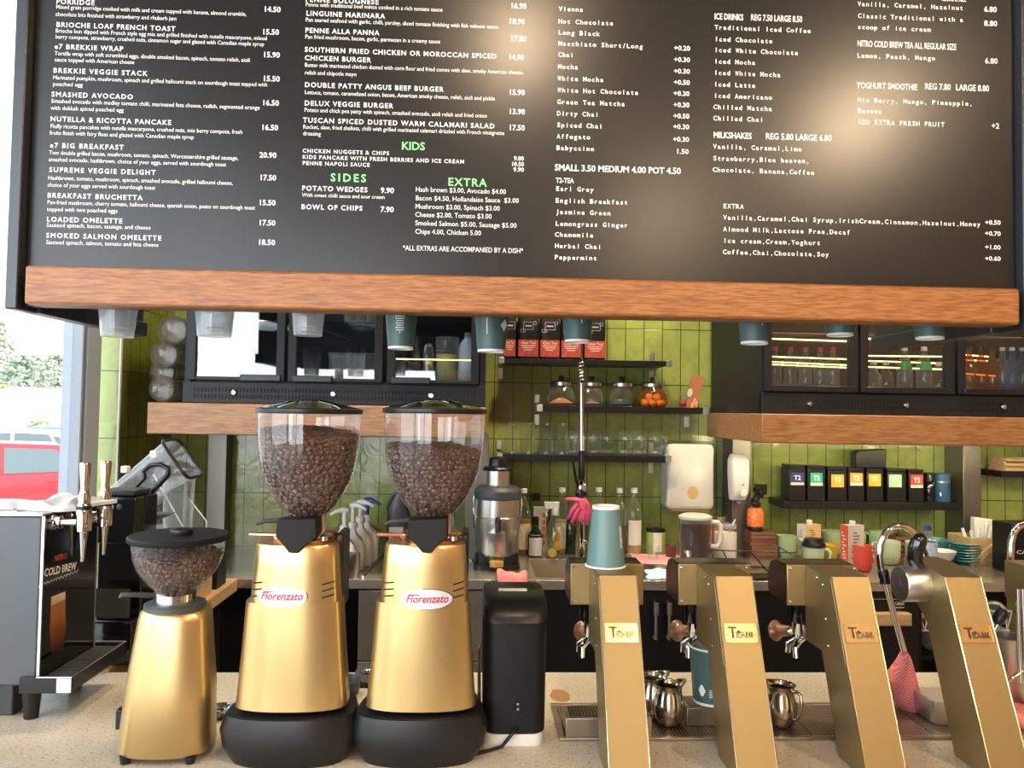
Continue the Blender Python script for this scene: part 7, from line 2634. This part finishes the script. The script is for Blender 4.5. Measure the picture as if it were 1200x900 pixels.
def carton(px0, pxm, px1, yt_, yb_, Y, mats, lab):
    """corner-on carton: left face px0..pxm, right face pxm..px1"""
    c = P(pxm, yb_, Y)
    k = mpp(c)
    zt1_ = P(pxm, yt_ + 3, Y).z
    zq = Z0 + .0006
    l0 = P(px0, yb_, Y + .035)
    r0 = P(px1, yb_, Y + .022)
    l = Vector((l0.x, Y + .035))
    m_ = Vector((c.x, Y))
    rr = Vector((r0.x, Y + .022))
    back = l + rr - m_
    r = thing('milk_carton', lab, 'carton', ((l.x + rr.x) / 2, Y + .03, zq))
    for nm, a, b_, mm in (('side_face', l, m_, mats[0]), ('front_face', m_, rr, mats[1])):
        d_ = (b_ - a).normalized()
        n_ = Vector((d_.y, -d_.x)) * .0006
        b = MB()
        b.add([(a.x + n_.x, a.y + n_.y, zq), (b_.x + n_.x, b_.y + n_.y, zq), (b_.x + n_.x, b_.y + n_.y, zt1_), (a.x + n_.x, a.y + n_.y, zt1_)], [(0, 1, 2, 3)])
        obj(nm, b, mm, r, smooth=0)
        pr = MB()
        rp = random.Random(px0 + len(nm))
        for j in range(9):
            z_ = zq + (zt1_ - zq) * (.25 + .07 * j)
            u0 = rp.uniform(.15, .35)
            u1 = u0 + rp.uniform(.2, .45)
            p0, p1 = a + (b_ - a) * u0 + n_ * 2, a + (b_ - a) * u1 + n_ * 2
            pr.add([(p0.x, p0.y, z_), (p1.x, p1.y, z_), (p1.x, p1.y, z_ + .006), (p0.x, p0.y, z_ + .006)], [(0, 1, 2, 3)])
        obj('print', pr, mats[2] if nm == 'front_face' else mats[3], r, smooth=0)
    b = MB()
    b.prism([(l.x, l.y), (m_.x, m_.y), (rr.x, rr.y), (back.x, back.y)], 'z', zq, zt1_)
    obj('box', b, mats[1], r, smooth=0)
    q = (l + rr) / 2 - Vector((.002, .006))
    obj('cap', MB().lathe(q.x, q.y, [(3.4 * k, zt1_ + .0003), (3.4 * k, zt1_ + 4.5 * k), (2.8 * k, zt1_ + 5 * k)], 18), m_white, r, 'white screw cap')
    return r


m_kraft = mat('kraft', (.56, .36, .19), .6)
m_brown = mat('print_brown', (.28, .16, .08), .6)
carton(934, 944.5, 962, 612, 660, 3.30, (m_cream, m_kraft, m_brown, mat('print_lilac', (.45, .35, .42), .6)), 'oat-coloured drink carton behind the black-lidded mug')
carton(985, 994, 1012.5, 613, 660, 3.04, (mat('carton_red', (.72, .10, .045), .5), m_cream, m_brown, m_white), 'red and cream drink carton behind the red enamel jug')
# red enamel jug
r, q, k = mug(1011, 669, 10.8, 30, mat('red_jug', (.74, .09, .055), .35), 'bright red jug in front of the red and cream carton', grp=None, name='red_jug', cat='jug', w2=10.6)
obj('handle', MB().tube([(q.x + 6 * k, q.y - 9 * k, Z0 + 25 * k), (q.x + 9 * k, q.y - 13 * k, Z0 + 24 * k), (q.x + 9 * k, q.y - 13 * k, Z0 + 11 * k), (q.x + 6 * k, q.y - 9 * k, Z0 + 9 * k)], 1.6 * k, 8), r.children[0].data.materials[0], r, smooth=60)
mug(1029, 655, 10.5, 27, m_sage, 'sage green mug at the left behind the steam wand arch', hd=3.0, Y=3.42)
mug(1042, 661, 12.5, 27, m_sage2, 'pale sage mug framed by the steam wand arch', hd=2.4)
mug(1071, 660, 10, 25, m_sage2, 'pale sage mug behind the black lever', hd=-.2, Y=3.2)
# dark slatted crate
Yq = 3.34
x0, x1 = P(1050, 650, Yq).x, P(1066, 650, Yq).x
b = MB()
for j in range(4):
    z_ = Z0 + .0005 + j * .024
    b.box(x0, x1, Yq, Yq + .008, z_, z_ + .016)
    b.box(x0, x1, Yq + .10, Yq + .108, z_, z_ + .016)
b.box(x0, x0 + .01, Yq + .008, Yq + .10, Z0 + .0005, Z0 + .088)
b.box(x1 - .01, x1, Yq + .008, Yq + .10, Z0 + .0005, Z0 + .088)
r = solo('small_crate', b, m_darkwood, 'small dark slatted crate behind the pale sage mugs', 'crate', bevel=.001)
# water bottle
r, q, k = bb('water_bottle', 1087, 667, [(0, 9), (1, 10), (4, 10.6), (14, 10), (18, 10.6), (38, 10.2), (46, 5.2), (49, 3.8), (51, 3.6)], m_clearpet, 'clear plastic water bottle with a blue cap behind the lever', Y=3.0, cap=(50, 56, 4.2, mat('blue_cap', (.03, .07, .28), .35)), label=(19, 37, mat('water_label', (.55, .66, .78), .4, noise=((60, 60, 60), (.25, .40, .62), .55, .65)), 3.0))
# bowls and plates
b0 = C(1102, 661)
k = mpp(b0)
b = MB().lathe(b0.x, b0.y, [(7 * k, Z0 + .0005), (8 * k, Z0 + 2 * k), (14 * k, Z0 + 8 * k), (17.5 * k, Z0 + 16 * k), (16.7 * k, Z0 + 16.2 * k), (13 * k, Z0 + 9 * k), (0, Z0 + 4 * k)], 36, cap1=False)
solo('bowl', b, mat('white_ceramic', (.74, .72, .68), .15), 'white bowl beside the teal plates', 'bowl', smooth=60)
b0 = C(1096, 655)
b0 = Vector((P(1098, 652, 3.36).x, 3.36, Z0))
k = mpp(b0)
b = MB().lathe(b0.x, b0.y, [(9 * k, Z0 + .0005), (14 * k, Z0 + 9 * k), (17 * k, Z0 + 20 * k), (16.3 * k, Z0 + 20.2 * k), (12 * k, Z0 + 9 * k), (0, Z0 + 3 * k)], 36, cap1=False)
solo('bowl', b, m_teal_plate, 'teal bowl behind the white bowl', 'bowl', smooth=60)
b0 = C(1132, 660)
k = mpp(b0)
zpl_ = Z0 + .0005
pn = 7
for i in range(pn):
    t_ = 3.15 * k
    w = 17.5 + .35 * sin(i * 2.3)
    b = MB().lathe(b0.x + .0015 * sin(i * 1.7), b0.y, [(10 * k, zpl_), (11 * k, zpl_ + .4 * k), (w * k, zpl_ + 4.6 * k), ((w - .5) * k, zpl_ + 5.2 * k), (11 * k, zpl_ + 1.6 * k), (0, zpl_ + 1.4 * k)], 40, cap1=False)
    solo('plate', b, m_teal_plate, ['lowest teal plate of the stack', 'second teal plate from the bottom', 'third teal plate from the bottom', 'middle teal plate of the stack', 'third teal plate from the top', 'second teal plate from the top', 'topmost teal plate of the stack'][i] + ' beside the timber caddy', 'plate', 'stacked teal plates', smooth=60)
    zpl_ += t_
# timber caddy with cutlery in paper
Yq = C(1155, 663).y
x0, x1 = P(1138, 660, Yq).x, P(1183, 660, Yq).x
zc1 = P(1160, 631, Yq).z
r = thing('cutlery_caddy', 'timber caddy of wrapped cutlery at the right end of the bench', 'caddy', ((x0 + x1) / 2, Yq + .07, Z0))
b = MB()
zq = Z0 + .0005
b.box(x0, x1, Yq, Yq + .012, zq, zc1)
b.box(x0, x1, Yq + .15, Yq + .162, zq, zc1)
b.box(x0, x0 + .012, Yq + .012, Yq + .15, zq, zc1)
b.box(x1 - .012, x1, Yq + .012, Yq + .15, zq, zc1)
b.box(x0 + .012, x1 - .012, Yq + .012, Yq + .15, zq, zq + .012)
obj('box', b, m_palewood, r, bevel=.002)
a, b_ = P(1141, 660, Yq), P(1171, 634, Yq)
R_ = frame_xf((a.x, Yq - .004, a.z), (b_.x - a.x, 0, b_.z - a.z), (0, 0, 1))
obj('strap', MB().box(0, (Vector((b_.x, b_.z)) - Vector((a.x, a.z))).length, -.012, .012, -.005, .003, R_), m_palewood, r, 'slanted timber strap', bevel=.001)
obj('strap_pin', MB().ell((b_.x, Yq - .008, b_.z), .004, .004, .004, 10, 6), m_darkwood, r)
m_wrap = mat('paper_wrap', (.70, .70, .68), .6)
for i, (px, tp, ln_, yy) in enumerate(((1128, 619, -8, .05), (1138, 622, -4, .07), (1145, 618, -2, .05), (1151, 619, 3, .06), (1156, 613, 4, .08), (1162, 616, 5, .05), (1177, 619, 10, .05), (1183, 618, 12, .08))):
    bot = P(px - ln_ * 1.1, 650, Yq + yy)
    top_ = P(px, tp, Yq + yy)
    bot.x = min(max(bot.x, x0 + .02), x1 - .02)
    d_ = (top_ - bot)
    b = MB().tube([bot, bot + d_ * .5, top_], [.006, .0075, .0065], 8)
    solo('cutlery_wrap', b, m_wrap, ['leftmost white wrapped cutlery roll sticking out of the caddy', 'second wrapped cutlery roll from the left in the caddy', 'third wrapped cutlery roll from the left in the caddy', 'wrapped cutlery roll against the left edge of the paper bag', 'wrapped cutlery roll in front of the paper bag, left of two', 'wrapped cutlery roll in front of the paper bag, right of two', 'slanting wrapped cutlery roll right of the paper bag', 'rightmost wrapped cutlery roll in the caddy'][i], 'cutlery', 'wrapped cutlery in the caddy')
a = [P(x, y, Yq + .10) for x, y in ((1141, 645), (1174, 645), (1181, 617), (1172, 610), (1141, 606))]
a = [Vector((p.x, p.y, max(p.z, Z0 + .0135))) for p in a]
b = MB().prism([(p.x, p.z) for p in a], 'y', Yq + .092, Yq + .125)
solo('paper_bag', b, mat('translucent_paper', (.62, .62, .59), .5), 'pale paper bag standing in the timber caddy', 'bag', bevel=.004)
# black machine at the right edge
Yq = 2.98
x0 = P(1186, 660, Yq).x
r = thing('coffee_box', 'black box with white print at the right edge of the bench', 'box', (x0 + .08, Yq + .06, Z0))
obj('box', MB().box(x0, x0 + .16, Yq, Yq + .12, Z0 + .0005, P(1190, 614, Yq).z), m_black, r, bevel=.004)
a = P(1191, 649, Yq)
b = MB()
put_text(b, 'CAFE', frame_xf((a.x, Yq - .0006, a.z), (1, 0, 0), (0, 0, 1)), .075, .014, 'b')
obj('lettering', b, m_letter, r, smooth=0, recalc=False)
# second tap at the right edge
Yq = 2.9
pts = [P(x, y, Yq) for x, y in ((1184, 660), (1185, 636), (1188, 624), (1194, 617), (1204, 614))]
r = solo('bench_tap', MB().tube([Vector((pts[0].x, Yq, Z0 + .001))] + pts, 4 * mpp(pts[0]), 14), m_chrome, 'chrome arched tap at the right edge of the back bench', 'tap', smooth=60)

# ------------------------------------------------------------------ tea tins on the shelf
tl = [((.015, .03, .16), True), ((.02, .42, .26), True), ((.78, .36, .05), False), ((.78, .36, .05), True), ((.72, .40, .02), False), ((.35, .62, .35), False), ((.72, .05, .035), True)]
nm = ['navy', 'emerald green', 'plain orange', 'orange and white', 'mustard yellow', 'pale green', 'red']
tp = [(924.5, 944), (946.5, 967), (970.5, 992.5), (994.5, 1013), (1016, 1035.5), (1040, 1062), (1065.5, 1083)]
tb = [541.5, 542.5, 544, 545, 545.5, 546, 547]
lbx = [(926.7, 942), (949.8, 964), (974.2, 988.8), (996.4, 1011), (1017.9, 1032.2), (1041.7, 1056.5), (1067.3, 1081.5)]
lby = [(554, 568.5), (554, 569.2), (556, 571), (554.3, 569.2), (555.2, 569.8), (556, 571), (556.5, 571.7)]
for i in range(7):
    Yq = 3.35
    x0, x1 = P(tp[i][0], 570, Yq).x, P(tp[i][1], 570, Yq).x
    zt1_ = P(sum(tp[i]) / 2, tb[i] + 3.5, Yq).z
    zq = s4 + .0005
    r = thing('tea_tin', 'black tea tin with a %s square label on the right-hand shelf' % nm[i], 'tea tin', ((x0 + x1) / 2, Yq + .045, zq), 'black tea tins on the shelf')
    obj('box', MB().box(x0, x1, Yq, Yq + .088, zq, zt1_ - .012), m_black, r, bevel=.0025)
    obj('lid', MB().box(x0 + .001, x1 - .001, Yq + .001, Yq + .087, zt1_ - .0115, zt1_), m_black, r, bevel=.0025)
    a, b_ = P(lbx[i][0], lby[i][0], Yq), P(lbx[i][1], lby[i][1], Yq)
    lb = obj('label', MB().box(a.x, b_.x, Yq - .0012, Yq - .0002, b_.z, a.z), mat('tin_label', tl[i][0], .5), r, '%s label' % nm[i], smooth=0)
    if tl[i][1]:
        obj('label_band', MB().box(a.x, b_.x, Yq - .0016, Yq - .0008, b_.z, b_.z + (a.z - b_.z) * .22), m_cream, lb, smooth=0)
    b = MB()
    w = b_.x - a.x
    put_text(b, 'T2', frame_xf((a.x + w * .24, Yq - .0020, b_.z + (a.z - b_.z) * .42), (1, 0, 0), (0, 0, 1)), w * .52, (a.z - b_.z) * .36, 'b')
    obj('label_lettering', b, m_letter, lb, smooth=0, recalc=False)
    if i == 4:
        top5 = zt1_
        x5 = x0
# black bag lying on the tins
Yq = 3.37
a = [P(x, y, Yq) for x, y in ((1003, 545), (1039, 546), (1039.5, 526.5), (1031, 527), (1006, 528), (1003.5, 531))]
zlow = top5 + .0008
b = MB()
rg = []
for d, s_ in ((0, .94), (.006, 1), (.05, 1), (.056, .94)):
    m_ = sum((p.x for p in a)) / 6
    rg.append([(m_ + (p.x - m_) * s_, Yq + d, max(zlow, p.z) if j > 1 else zlow) for j, p in enumerate(a)])
b.loft(rg)
solo('black_bag', b, m_black, 'small black folded bag lying on top of the tea tins', 'bag', smooth=30, bevel=.003)
b_, q, k = bottle('black_canister', 1088.5, 3.39, s4, [(0, 5.4), (1, 6), (22, 6), (23, 5)], m_gloss, 'small black canister with a silver catch beside the blue canister', 'canister', cap=(23, 33, 6.2, m_black), ref=585)
a = P(1091, 560, 3.36)
obj('catch', MB().box(a.x - .004, a.x + .006, 3.39 - 6.6 * k, 3.39 - 5 * k, s4 + 24 * k, s4 + 31 * k), m_chrome, b_, bevel=.001)
r, q, k = bottle('blue_canister', 1104, 3.38, s4, [(0, 8), (1, 8.6), (22, 8.6)], mat('canister_blue', (.025, .09, .17), .35), 'dark blue canister at the right end of the tea shelf', 'canister', cap=(24, 33, 8.8, mat('canister_blue_lid', (.03, .10, .18), .3)), ref=585)
obj('band', MB().lathe(q.x, 3.38, [(8.0 * k, s4 + 22 * k), (8.9 * k, s4 + 22.3 * k), (8.9 * k, s4 + 24 * k), (8 * k, s4 + 24.3 * k)], 24), m_steel, r)
a = P(1100, 578, 3.36)
obj('emblem', MB().box(a.x - .003, a.x + .003, 3.38 - 8.75 * k, 3.38 - 8.4 * k, s4 + 7 * k, s4 + 11 * k), m_letter, r, smooth=0)
# slatted crate on the short right shelf
Yq = 3.34
x0 = P(1178, 545, Yq).x
b = MB()
zq = s5 + .0005
for j in range(3):
    z_ = zq + j * .021
    for yy in (Yq, Yq + .11):
        b.box(x0, x0 + .28, yy, yy + .008, z_, z_ + .015)
for xx in (x0, x0 + .268):
    b.box(xx, xx + .012, Yq + .008, Yq + .11, zq, zq + .057)
solo('slatted_crate', b, m_palewood, 'pale slatted timber crate on the short right-hand shelf', 'crate', bevel=.001)

# ------------------------------------------------------------------ left end of the back bench
m_milkjug = mat('milky_plastic', (.72, .72, .68), .4)
pos = [(403, 684), (413, 676), (421.5, 670), (429, 664)]
tops = [(402, 596), (411, 590), (421, 586), (427, 584)]
for i, ((px, yb_), (tx, ty_)) in enumerate(zip(pos, tops)):
    yq_ = YB0 + .09 + .085 * i
    q = Vector((P(px, 650, yq_).x, yq_, Z0))
    k = mpp(q)
    h_ = (P(px, [622, 618, 612, 610][i], q.y).z - Z0)
    r = thing('syrup_pump', ['nearest white syrup bottle with a pump, beside the left grinder', 'second white pump bottle in the row beside the left grinder', 'third white pump bottle in the row beside the left grinder', 'farthest white pump bottle, its pump arm blue'][i], 'pump bottle', (q.x, q.y, Z0), 'row of pump bottles on the left of the bench')
    zz = lambda t: Z0 + .0006 + h_ * t
    w = 13.5 * k
    rg = []
    for t, s_ in ((0, .93), (.02, 1), (.55, 1), (.70, .85), (.86, .45), (1, .36)):
        rg.append([(x + (1 - s_) * w * -.2, y, zz(t)) for x, y in rrect(q.x - w * s_, q.x + w * s_, q.y - w * .75 * s_, q.y + w * .75 * s_, w * .35 * s_, 4)])
    obj('bottle', MB().loft(rg), m_milkjug, r, smooth=50)
    xn = q.x
    obj('collar', MB().lathe(xn, q.y, [(5.6 * k, zz(.985)), (5.8 * k, zz(1.0)), (5.4 * k, zz(1.11)), (2.6 * k, zz(1.15))], 20), m_white, r)
    zt1_ = P(tx, ty_ + 3, q.y).z
    mm = mat('pump_blue', (.02, .05, .30), .35) if i == 3 else m_white
    obj('stem', MB().tube([(xn, q.y, zz(1.1)), (xn, q.y, zt1_)], 2.6 * k, 12), m_white if i < 3 else mm, r)
    dx = -1 if i in (0,) else 1
    obj('spout', MB().tube([(xn - dx * 4 * k, q.y, zt1_ + .002), (xn + dx * 3 * k, q.y, zt1_ + .004), (xn + dx * 10 * k, q.y - 4 * k, zt1_ - .001), (xn + dx * 16 * k, q.y - 6 * k, zt1_ - .012)], [2.8 * k, 3.4 * k, 2.2 * k, 1.6 * k], 10), mm, r, smooth=60)
# steel cup with a timber handle beside the pumps
q = C(403, 689)
k = mpp(q)
q.y -= 0
b = MB().lathe(q.x, YB0 + .03, [(9 * k, Z0 + .0006), (9.4 * k, Z0 + .002), (10 * k, Z0 + 30 * k), (9.4 * k, Z0 + 30 * k), (8.6 * k, Z0 + .006), (0, Z0 + .005)], 26, cap1=False)
solo('steel_canister', b, m_steel, 'small steel canister in front of the white pump bottles', 'canister', smooth=50)
# clear dome
q = Vector((P(410, 640, 3.28).x, 3.28, Z0))
k = mpp(q)
b = MB().lathe(q.x + 6 * k, q.y, [(44 * k, Z0 + .0008), (43 * k, Z0 + 14 * k), (34 * k, Z0 + 30 * k), (16 * k, Z0 + 39 * k), (0, Z0 + 41 * k)], 40, cap0=False, cap1=False)
solo('clear_dome', b, thin_glass('dome_plastic', (.75, .72, .62), 1.0, .06, .14, (.5, .47, .38), .3, .35), 'clear plastic dome behind the white pump bottles', 'dome', smooth=60)
# chocolate syrup jug
Yq = 3.24
a = P(468, 640, Yq)
k = mpp(a)
r = thing('chocolate_jug', 'dark brown plastic syrup jug with a pale label behind the right large grinder', 'jug', (a.x, Yq, Z0))
zz = lambda y: P(466, y, Yq).z
rg = []
for y, x0, x1 in ((None, 455, 481), (606, 454, 482), (592, 455, 478), (582, 462, 476), (572, 466, 474)):
    z_ = Z0 + .0006 if y is None else zz(y)
    rg.append([(x, yy, z_) for x, yy in rrect(P(x0, 600, Yq).x, P(x1, 600, Yq).x, Yq - 11 * k, Yq + 11 * k, 5 * k * (1 if y is None or y > 585 else .6))])
obj('jug', MB().loft(rg), mat('choc_plastic', (.045, .035, .045), .25), r, smooth=45)
obj('handle', MB().tube([P(458, 604, Yq), P(454, 596, Yq), P(460, 580, Yq), P(467, 575, Yq)], 2.2 * k, 10), mat('choc_handle', (.06, .05, .06), .3), r, smooth=60)
a, b_ = P(457, 616, Yq), P(473, 636, Yq)
lb = obj('label', MB().box(a.x, b_.x, Yq - 11.4 * k, Yq - 10.9 * k, b_.z, a.z), mat('label_lilac', (.62, .62, .66), .6), r, 'pale label', smooth=0)
b = MB()
put_text(b, 'Chocolate', frame_xf((a.x + .003, Yq - 11.6 * k, a.z - 9 * k), (1, 0, 0), (0, 0, 1)), (b_.x - a.x) * .85, 3.2 * k, 'b')
obj('label_lettering', b, m_black, lb, smooth=0, recalc=False)
bb('clear_bottle', 528, 650, [(0, 7), (1, 7.5), (40, 7), (52, 3.4), (62, 3)], m_clearpet, 'clear bottle with a blue label between the right grinder and the steel post', Y=3.14, cap=(61, 68, 3.6, m_grey), label=(14, 34, mat('pale_blue_label', (.40, .55, .75), .5), 2.4))
# switch on the steel post
a = P(549, 662, 3.195)
solo('wall_switch', MB().box(a.x - .014, a.x + .014, 3.190, 3.1995, a.z - .024, a.z + .024), m_alu, 'small steel power switch low on the steel post by the juicer', 'switch', bevel=.001)

# ------------------------------------------------------------------ under the bench on the right: open shelf things
Ys = YB0 + .14
zsh = .612
cl = P(1093, 735, Ys)
b = MB()
k = mpp(cl)


def wire_basket(px0, px1, ytop, ybot, Y, lab, cat='rack'):
    a, b_ = P(px0, ytop, Y), P(px1, ybot, Y)
    z0, z1 = P((px0 + px1) / 2, ybot, Y).z, P((px0 + px1) / 2, ytop, Y).z
    r = thing('wire_basket', lab, cat, ((a.x + b_.x) / 2, Y + .1, z0))
    w = MB()
    for yy in (Y, Y + .2):
        w.tube([(a.x, yy, z1), (b_.x, yy, z1)], .004, 6)
        w.tube([(a.x + .01, yy, z0 + .004), (b_.x - .01, yy, z0 + .004)], .004, 6)
    n = 6
    for i in range(n):
        x = a.x + (b_.x - a.x) * i / (n - 1)
        x2 = a.x + .01 + (b_.x - a.x - .02) * ((i + (1 if i % 2 == 0 else -1) * .5) / (n - 1))
        for yy in (Y, Y + .2):
            w.tube([(x, yy, z1), (min(max(x2, a.x), b_.x), yy, z0 + .004)], .003, 6)
    for i in range(8):
        x = a.x + .01 + (b_.x - a.x - .02) * i / 7
        w.tube([(x, Y, z0 + .004), (x, Y + .2, z0 + .004)], .0025, 6)
    obj('wire', w, m_white, r)
    return z0


zw1 = wire_basket(1077, 1125, 722, 740, Ys - .06, 'white wire basket under the bench left of the steam tower')
zw2 = wire_basket(1150, 1186, 716, 740, Ys - .06, 'white wire basket of pale plates under the bench right of the steam tower')
a = P(1093, 738, Ys)
b = MB().ell((a.x, Ys + .05, zw1 + .050), 17 * k, .05, .043, 20, 10)
solo('yellow_bag', b, mat('lime_bag', (.62, .62, .16), .5, bump=((30, 30, 30), .6, .01)), 'yellow-green bag in the white wire basket', 'bag', smooth=60)
a = P(1166, 738, Ys)
zp = zw2 + .009
for i in range(4):
    b = MB().lathe(a.x, Ys + .04, [(.05, zp), (.055, zp + .003), (.080, zp + .014), (.078, zp + .016), (.05, zp + .006), (0, zp + .005)], 30, cap1=False)
    solo('plate', b, mat('mint_plate', (.36, .50, .40), .3), ['lowest', 'second lowest', 'second highest', 'topmost'][i] + ' pale green plate in the wire basket under the bench', 'plate', 'pale green plates under the bench', smooth=60)
    zp += .012
for i, (px, w, h, lab) in enumerate(((1092, 14, 26, 'clear glass bowl on the shelf below the yellow-green bag'), (1112, 12, 20, 'smaller clear glass bowl on the shelf under the bench'))):
    a = P(px, 780, Ys + .04 * i)
    k = mpp(a)
    zs_ = .6125
    b = MB().lathe(a.x, Ys + .04 * i, [(w * .5 * k, zs_), (w * .8 * k, zs_ + h * .3 * k), (w * k, zs_ + h * k), (w * .94 * k, zs_ + h * k), (w * .7 * k, zs_ + h * .3 * k), (0, zs_ + .006)], 28, cap1=False)
    solo('glass_bowl', b, m_jugp, lab, 'bowl', smooth=60)

# ------------------------------------------------------------------ right end of the front counter
q = C(1182, 812)
Yq = 1.62
a = P(1181, 745, Yq)
k = mpp(a)
zt1_ = a.z
b = MB().lathe(a.x, Yq, [(18 * k, Z0 + .0058), (19 * k, Z0 + .008), (20.5 * k, zt1_ - .006), (21.5 * k, zt1_), (20 * k, zt1_), (18 * k, Z0 + .012), (0, Z0 + .010)], 36, cap1=False)
solo('steel_pitcher', b, m_steel, 'large steel pitcher at the right end behind the steam tower', 'pitcher', smooth=50)
r = thing('steam_wand', 'second chrome steam wand with a black grip right of the steam tower', 'steam wand', (P(1175, 720, 1.5).x, 1.5, P(1160, 760, 1.5).z))
Yq = 1.50
pts = [P(x, y, Yq) for x, y in ((1150, 707), (1160, 706), (1170, 707.5), (1176, 712), (1175, 720), (1170, 730), (1163, 742), (1156, 756))]
k = mpp(pts[0])
obj('pipe', MB().tube(pts, 3.0 * k, 12), m_chrome, r, smooth=60)
obj('grip', MB().tube([P(x, y, Yq) for x, y in ((1176, 714), (1174, 719), (1169, 727), (1167, 731))], [4 * k, 7 * k, 6.6 * k, 4 * k], 14), m_black, r, 'black grip', smooth=60)
r = thing('tap_pipe', 'pair of vertical chrome pipes under the right-hand tower head', 'pipe', (P(1195, 760, 1.47).x, 1.47, P(1195, 800, 1.47).z))
k = mpp(P(1190, 750, 1.47))
for px in (1192.5, 1198.5):
    q0, q1 = P(px, 690, 1.47), P(px + 3, 800, 1.47)
    obj('pipe', MB().tube([q0, q1], 2.3 * k, 12), m_chrome, r, smooth=60)
q = [P(x, y, 1.47) for x, y in ((1200, 785), (1190, 792), (1180, 800), (1177, 808))]
obj('spout', MB().tube(q, 2.2 * k, 10), m_chrome, r, smooth=60)
cloth('cleaning_cloth', 1182, 1225, 1.475, 1.60, Z0 + .006, .022, m_pink, 'pink cloth at the right edge of the drip tray', 21, 'cloth', 4)
